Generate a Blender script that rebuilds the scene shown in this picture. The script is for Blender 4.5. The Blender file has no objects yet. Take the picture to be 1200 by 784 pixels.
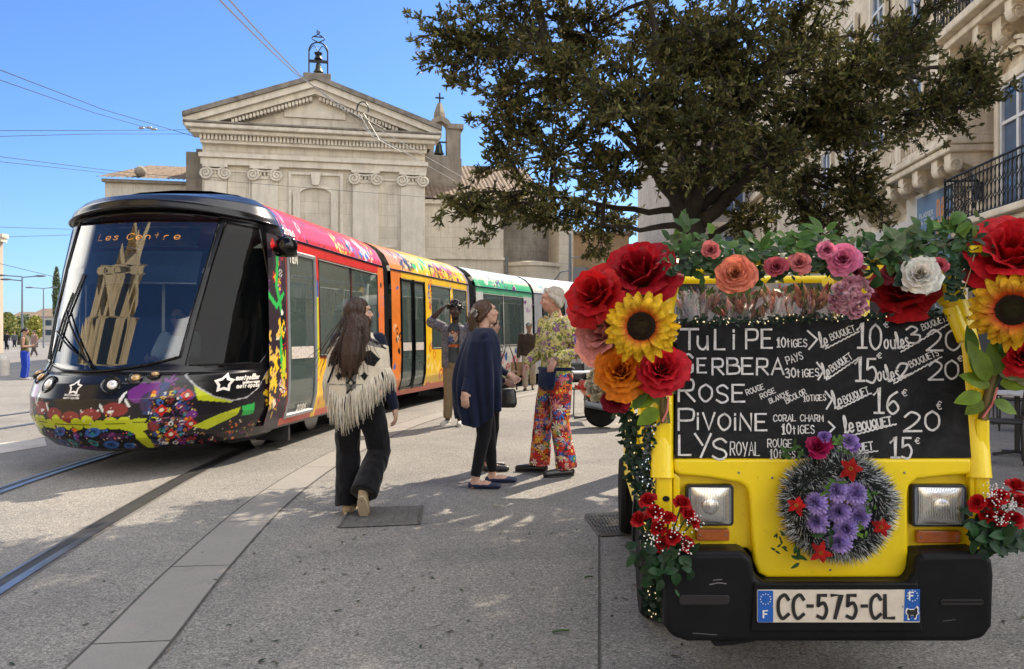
import bpy, math, random
import numpy as np
from mathutils import Vector, Matrix, noise, Euler
S = bpy.context.scene
COL = S.collection
rad = math.radians
RND = random.Random(11)
# ------------------------------------------------------------------ camera, sky, sun, exposure
FPX, CH = 950.0, 1.42
cd = bpy.data.cameras.new('camera'); cam = bpy.data.objects.new('camera', cd); COL.objects.link(cam)
cam.location = (0, 0, CH); cam.rotation_euler = (rad(90), 0, 0)
cd.sensor_width = 36; cd.lens = FPX / 1200 * 36; cd.clip_start = .05; cd.clip_end = 4000
S.camera = cam
SUN_AZ, SUN_EL = 33, 41
w = bpy.data.worlds.new('World'); S.world = w; w.use_nodes = True
nt = w.node_tree
sky = nt.nodes.new('ShaderNodeTexSky'); sky.sky_type = 'NISHITA'; sky.sun_disc = False
sky.sun_elevation = rad(SUN_EL); sky.sun_rotation = rad(SUN_AZ)
sky.air_density = 1.0; sky.dust_density = 0.4; sky.ozone_density = 2.2
bg = nt.nodes['Background']; bg.inputs[1].default_value = .10
def wn(typ, **k):
 n = nt.nodes.new('ShaderNode' + typ)
 for a, v in k.items():
  if a[0] == 'i' and a[1].isdigit(): n.inputs[int(a[1:])].default_value = v
  else: setattr(n, a, v)
 return n
tint = wn('Mix', data_type='RGBA', blend_type='MULTIPLY', i0=1.0, i7=(.50, .70, 1.0, 1)); nt.links.new(sky.outputs[0], tint.inputs[6])
wtc = wn('TexCoord'); wsx = wn('SeparateXYZ'); nt.links.new(wtc.outputs['Generated'], wsx.inputs[0])
w1 = wn('Math', operation='MULTIPLY_ADD', i1=1.15); nt.links.new(wsx.outputs[2], w1.inputs[0])
w0 = wn('Math', operation='MULTIPLY', i1=-1.0); nt.links.new(wsx.outputs[1], w0.inputs[0]); nt.links.new(w0.outputs[0], w1.inputs[2])
wno = wn('TexNoise'); wno.inputs['Scale'].default_value = 2.6; wno.inputs['Detail'].default_value = 7; nt.links.new(wtc.outputs['Generated'], wno.inputs['Vector'])
w2 = wn('Math', operation='MULTIPLY_ADD', i1=1.4, i2=-.75); nt.links.new(wno.outputs[0], w2.inputs[0])
w3 = wn('Math', operation='ADD'); wz = wn('Math', operation='SUBTRACT', i1=.10); nt.links.new(wsx.outputs[0], wz.inputs[0]); wy = wn('Math', operation='MINIMUM', i1=0.0); nt.links.new(wz.outputs[0], wy.inputs[0]); wx = wn('Math', operation='MULTIPLY_ADD', i1=1.3); nt.links.new(wy.outputs[0], wx.inputs[0]); nt.links.new(w1.outputs[0], wx.inputs[2]); nt.links.new(wx.outputs[0], w3.inputs[0]); nt.links.new(w2.outputs[0], w3.inputs[1])
wh = wn('VectorMath', operation='DOT_PRODUCT'); wh.inputs[1].default_value = (-.10, -.66, .74); nt.links.new(wtc.outputs['Generated'], wh.inputs[0])
wh1 = wn('Math', operation='SUBTRACT', i1=.82); nt.links.new(wh.outputs['Value'], wh1.inputs[0]); wh2 = wn('Math', operation='MAXIMUM', i1=0.0); nt.links.new(wh1.outputs[0], wh2.inputs[0])
wh3 = wn('Math', operation='MULTIPLY_ADD', i1=-15.0); nt.links.new(wh2.outputs[0], wh3.inputs[0]); nt.links.new(w3.outputs[0], wh3.inputs[2])  # opens the added cloud where the tram windscreen mirrors the sky
w4 = wn('MapRange', interpolation_type='SMOOTHSTEP', i1=.24, i2=.66); nt.links.new(wh3.outputs[0], w4.inputs[0])
CLOUD_FILL = 17.0  # radiance of a made-up cloud bank out of view, added as fill light
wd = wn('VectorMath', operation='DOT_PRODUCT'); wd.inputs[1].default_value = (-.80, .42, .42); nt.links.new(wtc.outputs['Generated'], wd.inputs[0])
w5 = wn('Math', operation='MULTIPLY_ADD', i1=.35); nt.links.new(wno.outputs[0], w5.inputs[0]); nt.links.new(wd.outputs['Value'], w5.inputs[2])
w6 = wn('MapRange', interpolation_type='SMOOTHSTEP', i1=1.07, i2=1.18); nt.links.new(w5.outputs[0], w6.inputs[0])  # second cloud patch added out of view on the left, fills the right-hand facades
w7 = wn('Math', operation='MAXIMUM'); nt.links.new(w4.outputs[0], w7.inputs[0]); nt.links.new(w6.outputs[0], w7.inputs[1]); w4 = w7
wm = wn('Mix', data_type='RGBA', i7=(CLOUD_FILL, CLOUD_FILL * .985, CLOUD_FILL * .97, 1)); nt.links.new(w4.outputs[0], wm.inputs[0]); nt.links.new(tint.outputs[2], wm.inputs[6])
wl = wn('Mix', data_type='RGBA', i7=(27, 26, 24, 1)); nt.links.new(w6.outputs[0], wl.inputs[0]); nt.links.new(wm.outputs[2], wl.inputs[6])  # added left patch set brighter than the rest of the fill cloud
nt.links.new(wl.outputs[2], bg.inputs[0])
sd = bpy.data.lights.new('sun', 'SUN'); sun = bpy.data.objects.new('sun', sd); COL.objects.link(sun)
sd.energy = 5.0; sd.angle = rad(.5); sd.color = (1, .86, .67)
sun.location = (20, 30, 40)
sun.rotation_euler = Vector((math.sin(rad(SUN_AZ)) * math.cos(rad(SUN_EL)), math.cos(rad(SUN_AZ)) * math.cos(rad(SUN_EL)), math.sin(rad(SUN_EL)))).to_track_quat('Z', 'Y').to_euler()
S.view_settings.view_transform = 'Standard'; S.view_settings.look = 'None'
S.view_settings.exposure = .93; S.view_settings.gamma = 1
S.cycles.max_bounces = 8; S.cycles.transparent_max_bounces = 12
S.cycles.use_denoising = True
# ------------------------------------------------------------------ helpers
def at(px, py, Y):
 return Vector(((px - 600) / FPX * Y, Y, CH + (392 - py) / FPX * Y))
def gd(px, py):
 Y = CH * FPX / (py - 392)
 return Vector(((px - 600) / FPX * Y, Y, 0))
def lerp(a, b, t): return a + (b - a) * t
class MB:
 def __init__(s): s.v = []; s.f = []; s.c = []
 def add(s, vs, fs, col=(1, 1, 1)):
  n = len(s.v)
  s.v += [tuple(v) for v in vs]; s.f += [tuple(i + n for i in f) for f in fs]
  s.c += (list(col) if isinstance(col, list) else [col] * len(vs))
  return s
 def box(s, c, d, rz=0, m=None, col=(1, 1, 1)):
  x, y, z = d[0] / 2, d[1] / 2, d[2] / 2
  vs = [Vector((a * x, b * y, e * z)) for a in (-1, 1) for b in (-1, 1) for e in (-1, 1)]
  if m is None: m = Matrix.Rotation(rz, 3, 'Z')
  vs = [m @ v + Vector(c) for v in vs]
  return s.add(vs, [(0, 1, 3, 2), (4, 6, 7, 5), (0, 4, 5, 1), (2, 3, 7, 6), (0, 2, 6, 4), (1, 5, 7, 3)], col)
 def tube(s, pts, r, n=8, cap=True, col=(1, 1, 1), flat=1.0, side=None):
  pts = [Vector(p) for p in pts]; k = len(pts)
  rs = list(r) if isinstance(r, (list, tuple)) else [r] * k
  vs = []; up = None
  for i, p in enumerate(pts):
   d = pts[min(i + 1, k - 1)] - pts[max(i - 1, 0)]
   if d.length < 1e-9: d = Vector((0, 0, 1))
   d.normalize()
   if side is not None: u = Vector(side)
   elif up is None: u = Vector((0, 0, 1)) if abs(d.z) < .9 else Vector((1, 0, 0))
   else: u = up
   u = u - d * u.dot(d)
   if u.length < 1e-6: u = d.orthogonal()
   u.normalize(); up = u; wv = d.cross(u)
   for j in range(n):
    a = 2 * math.pi * j / n
    vs.append(p + (u * math.cos(a) + wv * math.sin(a) * flat) * rs[i])
  fs = [(i * n + j, i * n + (j + 1) % n, (i + 1) * n + (j + 1) % n, (i + 1) * n + j) for i in range(k - 1) for j in range(n)]
  if cap: fs += [tuple(range(n - 1, -1, -1)), tuple((k - 1) * n + j for j in range(n))]
  return s.add(vs, fs, col)
 def ell(s, c, r, m=None, nu=14, nv=9, col=(1, 1, 1)):
  vs = []; m = m or Matrix.Identity(3); c = Vector(c)
  r = (r, r, r) if not isinstance(r, (tuple, list)) else r
  vs.append(c + m @ Vector((0, 0, r[2])))
  for i in range(1, nv):
   t = math.pi * i / nv
   for j in range(nu):
    a = 2 * math.pi * j / nu
    vs.append(c + m @ Vector((r[0] * math.sin(t) * math.cos(a), r[1] * math.sin(t) * math.sin(a), r[2] * math.cos(t))))
  vs.append(c + m @ Vector((0, 0, -r[2])))
  fs = [(0, 1 + j, 1 + (j + 1) % nu) for j in range(nu)]
  for i in range(nv - 2):
   o = 1 + i * nu
   fs += [(o + j, o + nu + j, o + nu + (j + 1) % nu, o + (j + 1) % nu) for j in range(nu)]
  o = 1 + (nv - 2) * nu; e = len(vs) - 1
  fs += [(o + j, e, o + (j + 1) % nu) for j in range(nu)]
  return s.add(vs, fs, col)
 def limb(s, pts, rs, n=12):          # tapered capsule chain (for the body remesh)
  s.tube(pts, rs, n)
  for p, r in zip(pts, rs): s.ell(p, r, nu=n, nv=8)
  return s
 def loft(s, secs, n=20, cap=True):   # secs: (centre, half width x, half depth y)
  vs = []
  for c, a, b in secs:
   for j in range(n):
    t = 2 * math.pi * j / n
    vs.append(Vector(c) + Vector((a * math.cos(t), b * math.sin(t), 0)))
  k = len(secs)
  fs = [(i * n + j, i * n + (j + 1) % n, (i + 1) * n + (j + 1) % n, (i + 1) * n + j) for i in range(k - 1) for j in range(n)]
  if cap: fs += [tuple(range(n - 1, -1, -1)), tuple((k - 1) * n + j for j in range(n))]
  return s.add(vs, fs)
 def grid(s, fn, nu, nv, wrap=False, colfn=None, flip=False):
  vs = []; cs = []
  m = nu if wrap else nu + 1
  for i in range(nv + 1):
   for j in range(m):
    u, v = j / nu, i / nv
    vs.append(fn(u, v)); cs.append(colfn(u, v) if colfn else (1, 1, 1))
  fs = []
  for i in range(nv):
   for j in range(nu):
    a, b = i * m + j, i * m + (j + 1) % m
    q = (a, b, b + m, a + m)
    fs.append(q[::-1] if flip else q)
  return s.add(vs, fs, cs)
 def prism(s, poly, fn, a, b, col=(1, 1, 1)):  # fn(x, y, depth) -> point; poly counter-clockwise seen from depth a
  n = len(poly)
  vs = [fn(x, y, a) for x, y in poly] + [fn(x, y, b) for x, y in poly]
  fs = [tuple(range(n)), tuple(range(2 * n - 1, n - 1, -1))] + [(i, i + n, (i + 1) % n + n, (i + 1) % n) for i in range(n)]
  return s.add(vs, fs, col)
 def lathe(s, prof, c=(0, 0, 0), n=20, m=None, col=(1, 1, 1)):
  m = m or Matrix.Identity(3); c = Vector(c); vs = []
  for r, z in prof:
   for j in range(n):
    a = 2 * math.pi * j / n
    vs.append(c + m @ Vector((r * math.cos(a), r * math.sin(a), z)))
  k = len(prof)
  fs = [(i * n + j, i * n + (j + 1) % n, (i + 1) * n + (j + 1) % n, (i + 1) * n + j) for i in range(k - 1) for j in range(n)]
  fs += [tuple(range(n - 1, -1, -1)), tuple((k - 1) * n + j for j in range(n))]
  return s.add(vs, fs, col)
 def join(s, o, m=None):
  return s.add([(m @ Vector(v)) for v in o.v] if m else o.v, o.f, list(o.c))
 def move(s, m):
  s.v = [tuple(m @ Vector(v)) for v in s.v]; return s
 def mesh(s, name):
  me = bpy.data.meshes.new(name)
  me.from_pydata(s.v, [], s.f)
  ca = me.color_attributes.new('Col', 'FLOAT_COLOR', 'POINT')
  a = np.ones((len(s.v), 4), np.float32)
  s.c += [(1, 1, 1)] * (len(s.v) - len(s.c))
  if s.v: a[:, :3] = np.array(s.c, np.float32)[:, :3]
  ca.data.foreach_set('color', a.ravel())
  return me
 def build(s, name, mat, parent=None, smooth=None, bevel=0, world=False, loc=None, thick=0, seg=2):
  me = s.mesh(name)
  return link(name, me, mat, parent, smooth, bevel, world, loc, thick, seg)
def wmat(o):
 m = Matrix.LocRotScale(o.location, o.rotation_euler, o.scale)
 return (wmat(o.parent) @ m) if o.parent else m
def link(name, me, mat, parent=None, smooth=None, bevel=0, world=False, loc=None, thick=0, seg=2):
 if world and parent is not None: me.transform(wmat(parent).inverted())
 o = bpy.data.objects.new(name, me); COL.objects.link(o)
 if mat: me.materials.append(mat)
 if smooth is not None:
  me.shade_smooth()
  if smooth < 180: me.set_sharp_from_angle(angle=rad(smooth))
 if parent is not None: o.parent = parent
 if loc is not None: o.location = loc
 if thick:
  md = o.modifiers.new('s', 'SOLIDIFY'); md.thickness = thick; md.offset = 0
 if bevel:
  md = o.modifiers.new('b', 'BEVEL'); md.width = bevel; md.segments = seg; md.limit_method = 'ANGLE'; md.angle_limit = rad(40)
 return o
def thing(name, label, cat, loc=(0, 0, 0), rz=0, group=None):
 o = bpy.data.objects.new(name, None); COL.objects.link(o)
 o.empty_display_size = .1; o.location = loc; o.rotation_euler = (0, 0, rz)
 return tag(o, label, cat, group)
def tag(o, label, cat, group=None):
 o['label'] = label; o['category'] = cat
 if group: o['group'] = group
 return o
def struct(o, kind='structure'):
 o['kind'] = kind; return o
def copy_tree(o, parent=None):
 c = o.copy(); COL.objects.link(c)
 if parent: c.parent = parent
 for ch in list(o.children): copy_tree(ch, c)
 return c
def remesh(mb, vox, it=2, fac=.5):
 me = mb.mesh('tmp'); o = bpy.data.objects.new('tmp', me); COL.objects.link(o)
 md = o.modifiers.new('r', 'REMESH'); md.mode = 'VOXEL'; md.voxel_size = vox
 if it:
  sm = o.modifiers.new('s', 'SMOOTH'); sm.iterations = it; sm.factor = fac
 dg = bpy.context.evaluated_depsgraph_get()
 out = bpy.data.meshes.new_from_object(o.evaluated_get(dg))
 bpy.data.objects.remove(o); bpy.data.meshes.remove(me)
 return out
def coords(me):
 a = np.empty(len(me.vertices) * 3, np.float32); me.vertices.foreach_get('co', a); return a.reshape(-1, 3)
def normals(me):
 a = np.empty(len(me.vertices) * 3, np.float32); me.vertices.foreach_get('normal', a); return a.reshape(-1, 3)
def setco(me, a): me.vertices.foreach_set('co', np.ascontiguousarray(a, np.float32).ravel()); me.update()
def setcol(me, c):
 ca = me.color_attributes.get('Col') or me.color_attributes.new('Col', 'FLOAT_COLOR', 'POINT')
 a = np.ones((len(me.vertices), 4), np.float32); a[:, :3] = c; ca.data.foreach_set('color', a.ravel())
def folds(me, amp=.008, sc=(9, 9, 3), ridge=.6, seed=0):
 p = coords(me); n = normals(me); d = np.empty(len(p), np.float32)
 for i, q in enumerate(p):
  v = Vector((q[0] * sc[0] + seed, q[1] * sc[1] - seed, q[2] * sc[2]))
  a = noise.noise(v); b = noise.noise(v * 2.3)
  d[i] = (1 - 2 * abs(a)) * ridge + b * (1 - ridge)
 setco(me, p + n * (d * amp)[:, None])
 return me
# ---- materials
def nodes(name):
 m = bpy.data.materials.new(name); m.use_nodes = True
 t = m.node_tree; b = t.nodes['Principled BSDF']
 return m, t, b
def nd(t, typ, **k):
 n = t.nodes.new('ShaderNode' + typ)
 for a, v in k.items():
  if a.startswith('i_'): n.inputs[int(a[2:])].default_value = v
  else: setattr(n, a, v)
 return n
def mixc(t, fac, a, b, mode='MIX'):
 n = t.nodes.new('ShaderNodeMix'); n.data_type = 'RGBA'; n.blend_type = mode
 for i, v in ((0, fac), (6, a), (7, b)):
  if hasattr(v, 'links') or hasattr(v, 'is_linked'): t.links.new(v, n.inputs[i])
  elif i == 0: n.inputs[0].default_value = v
  else: n.inputs[i].default_value = (*v[:3], 1)
 return n.outputs[2]
def ramp(t, src, stops, interp='LINEAR'):
 n = t.nodes.new('ShaderNodeValToRGB'); n.color_ramp.interpolation = interp
 el = n.color_ramp.elements
 while len(el) < len(stops): el.new(.5)
 for e, (p, c) in zip(el, stops):
  e.position = p; e.color = (*c, 1) if len(c) == 3 else c
 t.links.new(src, n.inputs[0]); return n.outputs[0]
def noi(t, scale, detail=4, rough=.6, vec=None, out=0, dist=0):
 n = t.nodes.new('ShaderNodeTexNoise'); n.inputs['Scale'].default_value = scale
 n.inputs['Detail'].default_value = detail; n.inputs['Roughness'].default_value = rough; n.inputs['Distortion'].default_value = dist
 if vec is None:
  tc = t.nodes.get('TC') or t.nodes.new('ShaderNodeTexCoord'); tc.name = 'TC'; vec = tc.outputs['Object']
 t.links.new(vec, n.inputs['Vector']); return n.outputs[out]
def bump(t, b, h, s=.3, d=.01):
 n = t.nodes.new('ShaderNodeBump'); n.inputs['Strength'].default_value = s; n.inputs['Distance'].default_value = d
 t.links.new(h, n.inputs['Height']); t.links.new(n.outputs[0], b.inputs['Normal'])
def M(name, c, rough=.5, metal=0, var=.12, sc=6, bmp=0, bsc=60, coat=0, sub=0, emit=0, vcol=False, spec=.5, bd=.004):
 m, t, b = nodes(name)
 b.inputs['Roughness'].default_value = rough; b.inputs['Metallic'].default_value = metal
 b.inputs['Specular IOR Level'].default_value = spec
 if coat: b.inputs['Coat Weight'].default_value = coat; b.inputs['Coat Roughness'].default_value = .06
 if vcol:
  a = nd(t, 'Attribute', attribute_name='Col'); base = a.outputs[0]
 else:
  r = nd(t, 'RGB'); r.outputs[0].default_value = (*c, 1); base = r.outputs[0]
 if var:
  f = noi(t, sc, 5, .65)
  v = ramp(t, f, [(.3, (1 - var * 1.6,) * 3), (.7, (1 + var * .4,) * 3)])
  base = mixc(t, 1, base, v, 'MULTIPLY')
 t.links.new(base, b.inputs['Base Color'])
 if sub:
  b.inputs['Subsurface Weight'].default_value = sub; b.inputs['Subsurface Radius'].default_value = (.02, .008, .005)
 if bmp: bump(t, b, noi(t, bsc, 5, .7), bmp, bd)
 if emit:
  b.inputs['Emission Color'].default_value = (*c, 1); b.inputs['Emission Strength'].default_value = emit
 return m
def petal_mat(name, vcol=True, c=(1, 1, 1), rough=.55, tr=.25, var=.12, sc=20):
 m, t, b = nodes(name); b.inputs['Specular IOR Level'].default_value = .22
 b.inputs['Roughness'].default_value = rough
 if vcol: base = nd(t, 'Attribute', attribute_name='Col').outputs[0]
 else:
  r = nd(t, 'RGB'); r.outputs[0].default_value = (*c, 1); base = r.outputs[0]
 v = ramp(t, noi(t, sc, 4), [(.3, (1 - var * 1.6,) * 3), (.7, (1 + var * .3,) * 3)])
 base = mixc(t, 1, base, v, 'MULTIPLY')
 t.links.new(base, b.inputs['Base Color'])
 bump(t, b, noi(t, sc * 4, 3), .15, .003)
 td = nd(t, 'BsdfTranslucent'); t.links.new(base, td.inputs[0])
 mx = nd(t, 'MixShader', i_0=tr); o = t.nodes['Material Output']
 t.links.new(b.outputs[0], mx.inputs[1]); t.links.new(td.outputs[0], mx.inputs[2]); t.links.new(mx.outputs[0], o.inputs[0])
 return m
def glass_mat(name, tint=(.35, .42, .42), op=.45, dark=(.015, .02, .022), rough=.02, refl=1.0, ior=1.5):
 m, t, b = nodes(name)
 b.inputs['Base Color'].default_value = (*dark, 1); b.inputs['Roughness'].default_value = .4; b.inputs['Specular IOR Level'].default_value = 0
 tr = nd(t, 'BsdfTransparent'); tr.inputs[0].default_value = (*tint, 1)
 mx = nd(t, 'MixShader', i_0=op); t.links.new(tr.outputs[0], mx.inputs[1]); t.links.new(b.outputs[0], mx.inputs[2])
 gl = nd(t, 'BsdfGlossy'); gl.inputs['Roughness'].default_value = rough; gl.inputs[0].default_value = (refl, refl, refl, 1)
 fr = nd(t, 'Fresnel', i_0=ior); m2 = nd(t, 'MixShader'); t.links.new(fr.outputs[0], m2.inputs[0])
 t.links.new(mx.outputs[0], m2.inputs[1]); t.links.new(gl.outputs[0], m2.inputs[2])
 t.links.new(m2.outputs[0], t.nodes['Material Output'].inputs[0])
 return m
# ---- one-stroke lettering (used as chalk, paint and plate letters): polylines on a unit cell, '~' = smooth curve
G = {
 'A': ['0,0 .5,1 1,0', '.18,.36 .82,.36'], 'B': ['0,0 0,1', '~0,1 .75,.95 .8,.62 0,.54', '~0,.54 .95,.5 .95,.08 0,0'],
 'C': ['~.95,.82 .6,1.02 .1,.8 .05,.3 .4,-.02 .95,.16'], 'D': ['0,0 0,1', '~0,1 .8,.9 .95,.5 .8,.1 0,0'],
 'E': ['.85,1 0,1 0,0 .9,0', '0,.52 .7,.52'], 'F': ['.85,1 0,1 0,0', '0,.52 .7,.52'],
 'G': ['~.92,.84 .55,1.02 .1,.8 .04,.3 .4,-.02 .92,.12', '.92,.12 .92,.45 .55,.45'], 'H': ['0,0 0,1', '1,0 1,1', '0,.5 1,.5'],
 'I': ['.1,0 .1,1'], 'i': ['.1,0 .1,.72', '.1,.9 .1,.98'], 'L': ['0,1 0,0 .85,0'], 'M': ['0,0 .08,1 .5,.3 .92,1 1,0'],
 'N': ['0,0 0,1 .9,0 .9,1'], 'O': ['~.5,1 .08,.78 .03,.35 .45,0 .92,.28 .92,.75 .5,1'], 'P': ['0,0 0,1', '~0,1 .85,.96 .9,.55 .6,.45 0,.45'],
 'Q': ['~.5,1 .08,.78 .03,.35 .45,0 .92,.28 .92,.75 .5,1', '.6,.25 1,-.08'], 'R': ['0,0 0,1', '~0,1 .8,.96 .85,.56 .5,.48 0,.48', '.35,.48 .95,0'],
 'S': ['~.88,.84 .55,1.02 .12,.86 .2,.6 .75,.42 .88,.15 .5,-.02 .05,.14'], 'T': ['0,1 1,1', '.5,1 .5,0'], 'U': ['~0,1 .02,.35 .4,-.02 .85,.25 .9,1'],
 'u': ['~0,.65 .03,.2 .4,0 .75,.2 .8,.65', '.8,.65 .82,0'], 'V': ['0,1 .48,0 .95,1'], 'Y': ['0,1 .45,.5', '.95,1 .35,-.05'],
 'X': ['0,0 .9,1', '0,1 .9,0'], 'K': ['0,0 0,1', '.85,1 0,.45 .9,0'], 'J': ['~.7,1 .7,.2 .4,-.02 0,.15'],
 'l': ['~0,.05 .5,.7 .45,1.25 .2,1.2 .15,.3 .45,0 .75,.15'], 'e': ['~.08,.3 .75,.36 .6,.66 .2,.62 .06,.25 .35,0 .8,.12'],
 's': ['~.7,.6 .35,.68 .15,.5 .65,.25 .45,0 .05,.1'], 'o': ['~.4,.66 .06,.45 .12,.08 .5,.0 .78,.3 .65,.62 .4,.66'],
 't': ['.3,1 .3,0', '.02,.68 .62,.68'], 'n': ['0,0 0,.66', '~0,.5 .35,.68 .65,.5 .66,0'], 'a': ['~.7,.62 .2,.62 .05,.25 .35,0 .7,.2', '.7,.66 .72,0'],
 'r': ['0,0 0,.66', '~0,.45 .25,.65 .5,.6'], 'p': ['0,-.32 0,.66', '~0,.6 .6,.68 .72,.3 .45,0 0,.08'], 'm': ['0,0 0,.66', '~0,.5 .28,.68 .45,.5 .45,0', '~.45,.5 .72,.68 .9,.5 .9,0'],
 'é': ['~.08,.3 .75,.36 .6,.66 .2,.62 .06,.25 .35,0 .8,.12', '.3,.82 .55,1'], 'd': ['~.7,.6 .2,.64 .05,.3 .3,0 .7,.15', '.7,1 .72,0'],
 '0': ['~.45,1 .06,.75 .06,.25 .45,0 .84,.25 .84,.75 .45,1'], '1': ['.05,.72 .4,1 .4,0', '.1,0 .7,0'], '2': ['~.05,.78 .4,1.02 .8,.8 .6,.45 .0,.02', '0,.02 .9,.02'],
 '3': ['~.08,.88 .45,1.02 .78,.78 .35,.55', '~.35,.55 .88,.42 .7,.02 .05,.1'], '5': ['.8,1 .15,1 .1,.55', '~.1,.55 .6,.66 .88,.35 .6,0 .05,.08'],
 '6': ['~.75,.95 .2,.7 .06,.25 .45,0 .85,.25 .5,.55 .1,.35'], '7': ['0,1 .85,1 .3,0'], '8': ['~.45,1 .1,.8 .8,.3 .45,0 .08,.25 .8,.75 .45,1'],
 '4': ['.65,0 .65,1 0,.3 .9,.3'], '9': ['~.8,.65 .4,.45 .08,.7 .45,1 .8,.75 .6,0'],
 '-': ['.1,.5 .6,.5'], '>': ['0,1 .8,.5 0,0'], '€': ['~.9,.85 .5,1.0 .2,.6 .25,.2 .55,0 .9,.12', '0,.6 .7,.6', '0,.4 .65,.4'], '.': ['.1,0 .1,.06'], "'": ['.1,1 .05,.8'],
}
def smoothline(p, k=6):
 out = []
 P = [p[0]] + p + [p[-1]]
 for i in range(1, len(P) - 2):
  a, b, c, d = P[i - 1], P[i], P[i + 1], P[i + 2]
  for j in range(k):
   t = j / k
   out.append(tuple(.5 * (2 * b[n] + (c[n] - a[n]) * t + (2 * a[n] - 5 * b[n] + 4 * c[n] - d[n]) * t * t + (3 * b[n] - a[n] - 3 * c[n] + d[n]) * t ** 3) for n in (0, 1)))
 out.append(p[-1]); return out
def strokes(txt, x, y, h, wd=None, rot=0, gap=.32, cw=.62, jit=0, rnd=None):
 """polylines of a word: baseline start x, y; cap height h; total width wd; y up"""
 adv = []; pos = 0
 for ch in txt:
  gw = {' ': .5, 'I': .2, 'i': .2, '.': .2, "'": .2, 'l': .6, '1': .75, 'M': 1.1, 'm': 1.0, '-': .7}.get(ch, .95)
  adv.append(pos); pos += gw + gap
 tot = pos - gap
 sx = (wd / tot) if wd else h * cw
 out = []
 for ch, a in zip(txt, adv):
  dy = (rnd.uniform(-1, 1) * jit * h) if rnd else 0
  for st in G.get(ch, []):
   sm = st[0] == '~'
   p = [tuple(map(float, q.split(','))) for q in st.lstrip('~').split()]
   if sm: p = smoothline(p)
   q = []
   for u, v in p:
    X, Y = (a + u) * sx, v * h + dy
    q.append((x + X * math.cos(rot) - Y * math.sin(rot), y + X * math.sin(rot) + Y * math.cos(rot)))
   out.append(q)
 return out
def ribbon(mb, pts, wd, fn, col=(1, 1, 1), dep=0.0, caps=True):
 """flat stroke of width wd along 2-D pts; fn(x, y) -> 3-D point"""
 n = len(pts); L = []; Rr = []
 for i in range(n):
  a = pts[max(i - 1, 0)]; b = pts[min(i + 1, n - 1)]
  dx, dy = b[0] - a[0], b[1] - a[1]; l = math.hypot(dx, dy) or 1
  dx, dy = dx / l, dy / l
  e = 0
  if caps and i == 0: e = -wd * .4
  if caps and i == n - 1: e = wd * .4
  cx, cy = pts[i][0] + dx * e, pts[i][1] + dy * e
  k = wd / 2
  if 0 < i < n - 1:   # mitre
   d1 = (pts[i][0] - a[0], pts[i][1] - a[1]); d2 = (b[0] - pts[i][0], b[1] - pts[i][1])
   l1 = math.hypot(*d1) or 1; l2 = math.hypot(*d2) or 1
   cs = (d1[0] * d2[0] + d1[1] * d2[1]) / l1 / l2
   k /= max(.55, math.sqrt(max(0, (1 + cs) / 2)))
  L.append(fn(cx - dy * k, cy + dx * k)); Rr.append(fn(cx + dy * k, cy - dx * k))
 mb.add(L + Rr, [(i, n + i, n + i + 1, i + 1) for i in range(n - 1)], col)
# ================================================================== SETTING
def stone_mat(name, c, var=.25, dirt=.35, rough=.85, sc=1.2, blocks=None, bmp=.25):
 m, t, b = nodes(name)
 b.inputs['Roughness'].default_value = rough; b.inputs['Specular IOR Level'].default_value = .25
 tc = nd(t, 'TexCoord'); tc.name = 'TC'
 base = mixc(t, ramp(t, noi(t, sc, 7, .65), [(.3, (0,) * 3), (.7, (1,) * 3)]), tuple(x * (1 - var) for x in c), tuple(min(1, x * (1 + var * .4)) for x in c))
 st = ramp(t, noi(t, sc * .6, 6, .7, dist=1.5), [(.55, (0,) * 3), (.8, (1,) * 3)])
 base = mixc(t, st, base, tuple(x * (1 - dirt) for x in (c[0], c[1] * .97, c[2] * .92)))
 mp = nd(t, 'Mapping'); mp.inputs['Scale'].default_value = (2.6, 2.6, .22); t.links.new(tc.outputs['Object'], mp.inputs[0])
 base = mixc(t, 1, base, ramp(t, noi(t, 1, 6, .75, vec=mp.outputs[0]), [(.36, (1 - dirt * .55, 1 - dirt * .6, 1 - dirt * .65)), (.52, (1, 1, 1)), (.75, (1.06, 1.05, 1.04))]), 'MULTIPLY')
 h = noi(t, 18, 6, .75)
 if blocks:
  br = nd(t, 'TexBrick'); br.inputs['Scale'].default_value = 1; br.inputs['Brick Width'].default_value = blocks[0]; br.inputs['Row Height'].default_value = blocks[1]
  br.inputs['Mortar Size'].default_value = .012; br.inputs['Mortar Smooth'].default_value = .3; br.inputs['Bias'].default_value = -.2
  br.inputs['Color1'].default_value = (1, 1, 1, 1); br.inputs['Color2'].default_value = (.90, .885, .865, 1); br.inputs['Mortar'].default_value = (.74, .71, .67, 1)
  sx = nd(t, 'SeparateXYZ'); t.links.new(tc.outputs['Object'], sx.inputs[0])
  ad = nd(t, 'Math', operation='ADD'); t.links.new(sx.outputs[0], ad.inputs[0]); t.links.new(sx.outputs[1], ad.inputs[1])
  cx = nd(t, 'CombineXYZ'); t.links.new(ad.outputs[0], cx.inputs[0]); t.links.new(sx.outputs[2], cx.inputs[1])
  t.links.new(cx.outputs[0], br.inputs['Vector'])
  base = mixc(t, 1, base, br.outputs['Color'], 'MULTIPLY')
 t.links.new(base, b.inputs['Base Color']); bump(t, b, h, bmp, .02)
 return m
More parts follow.
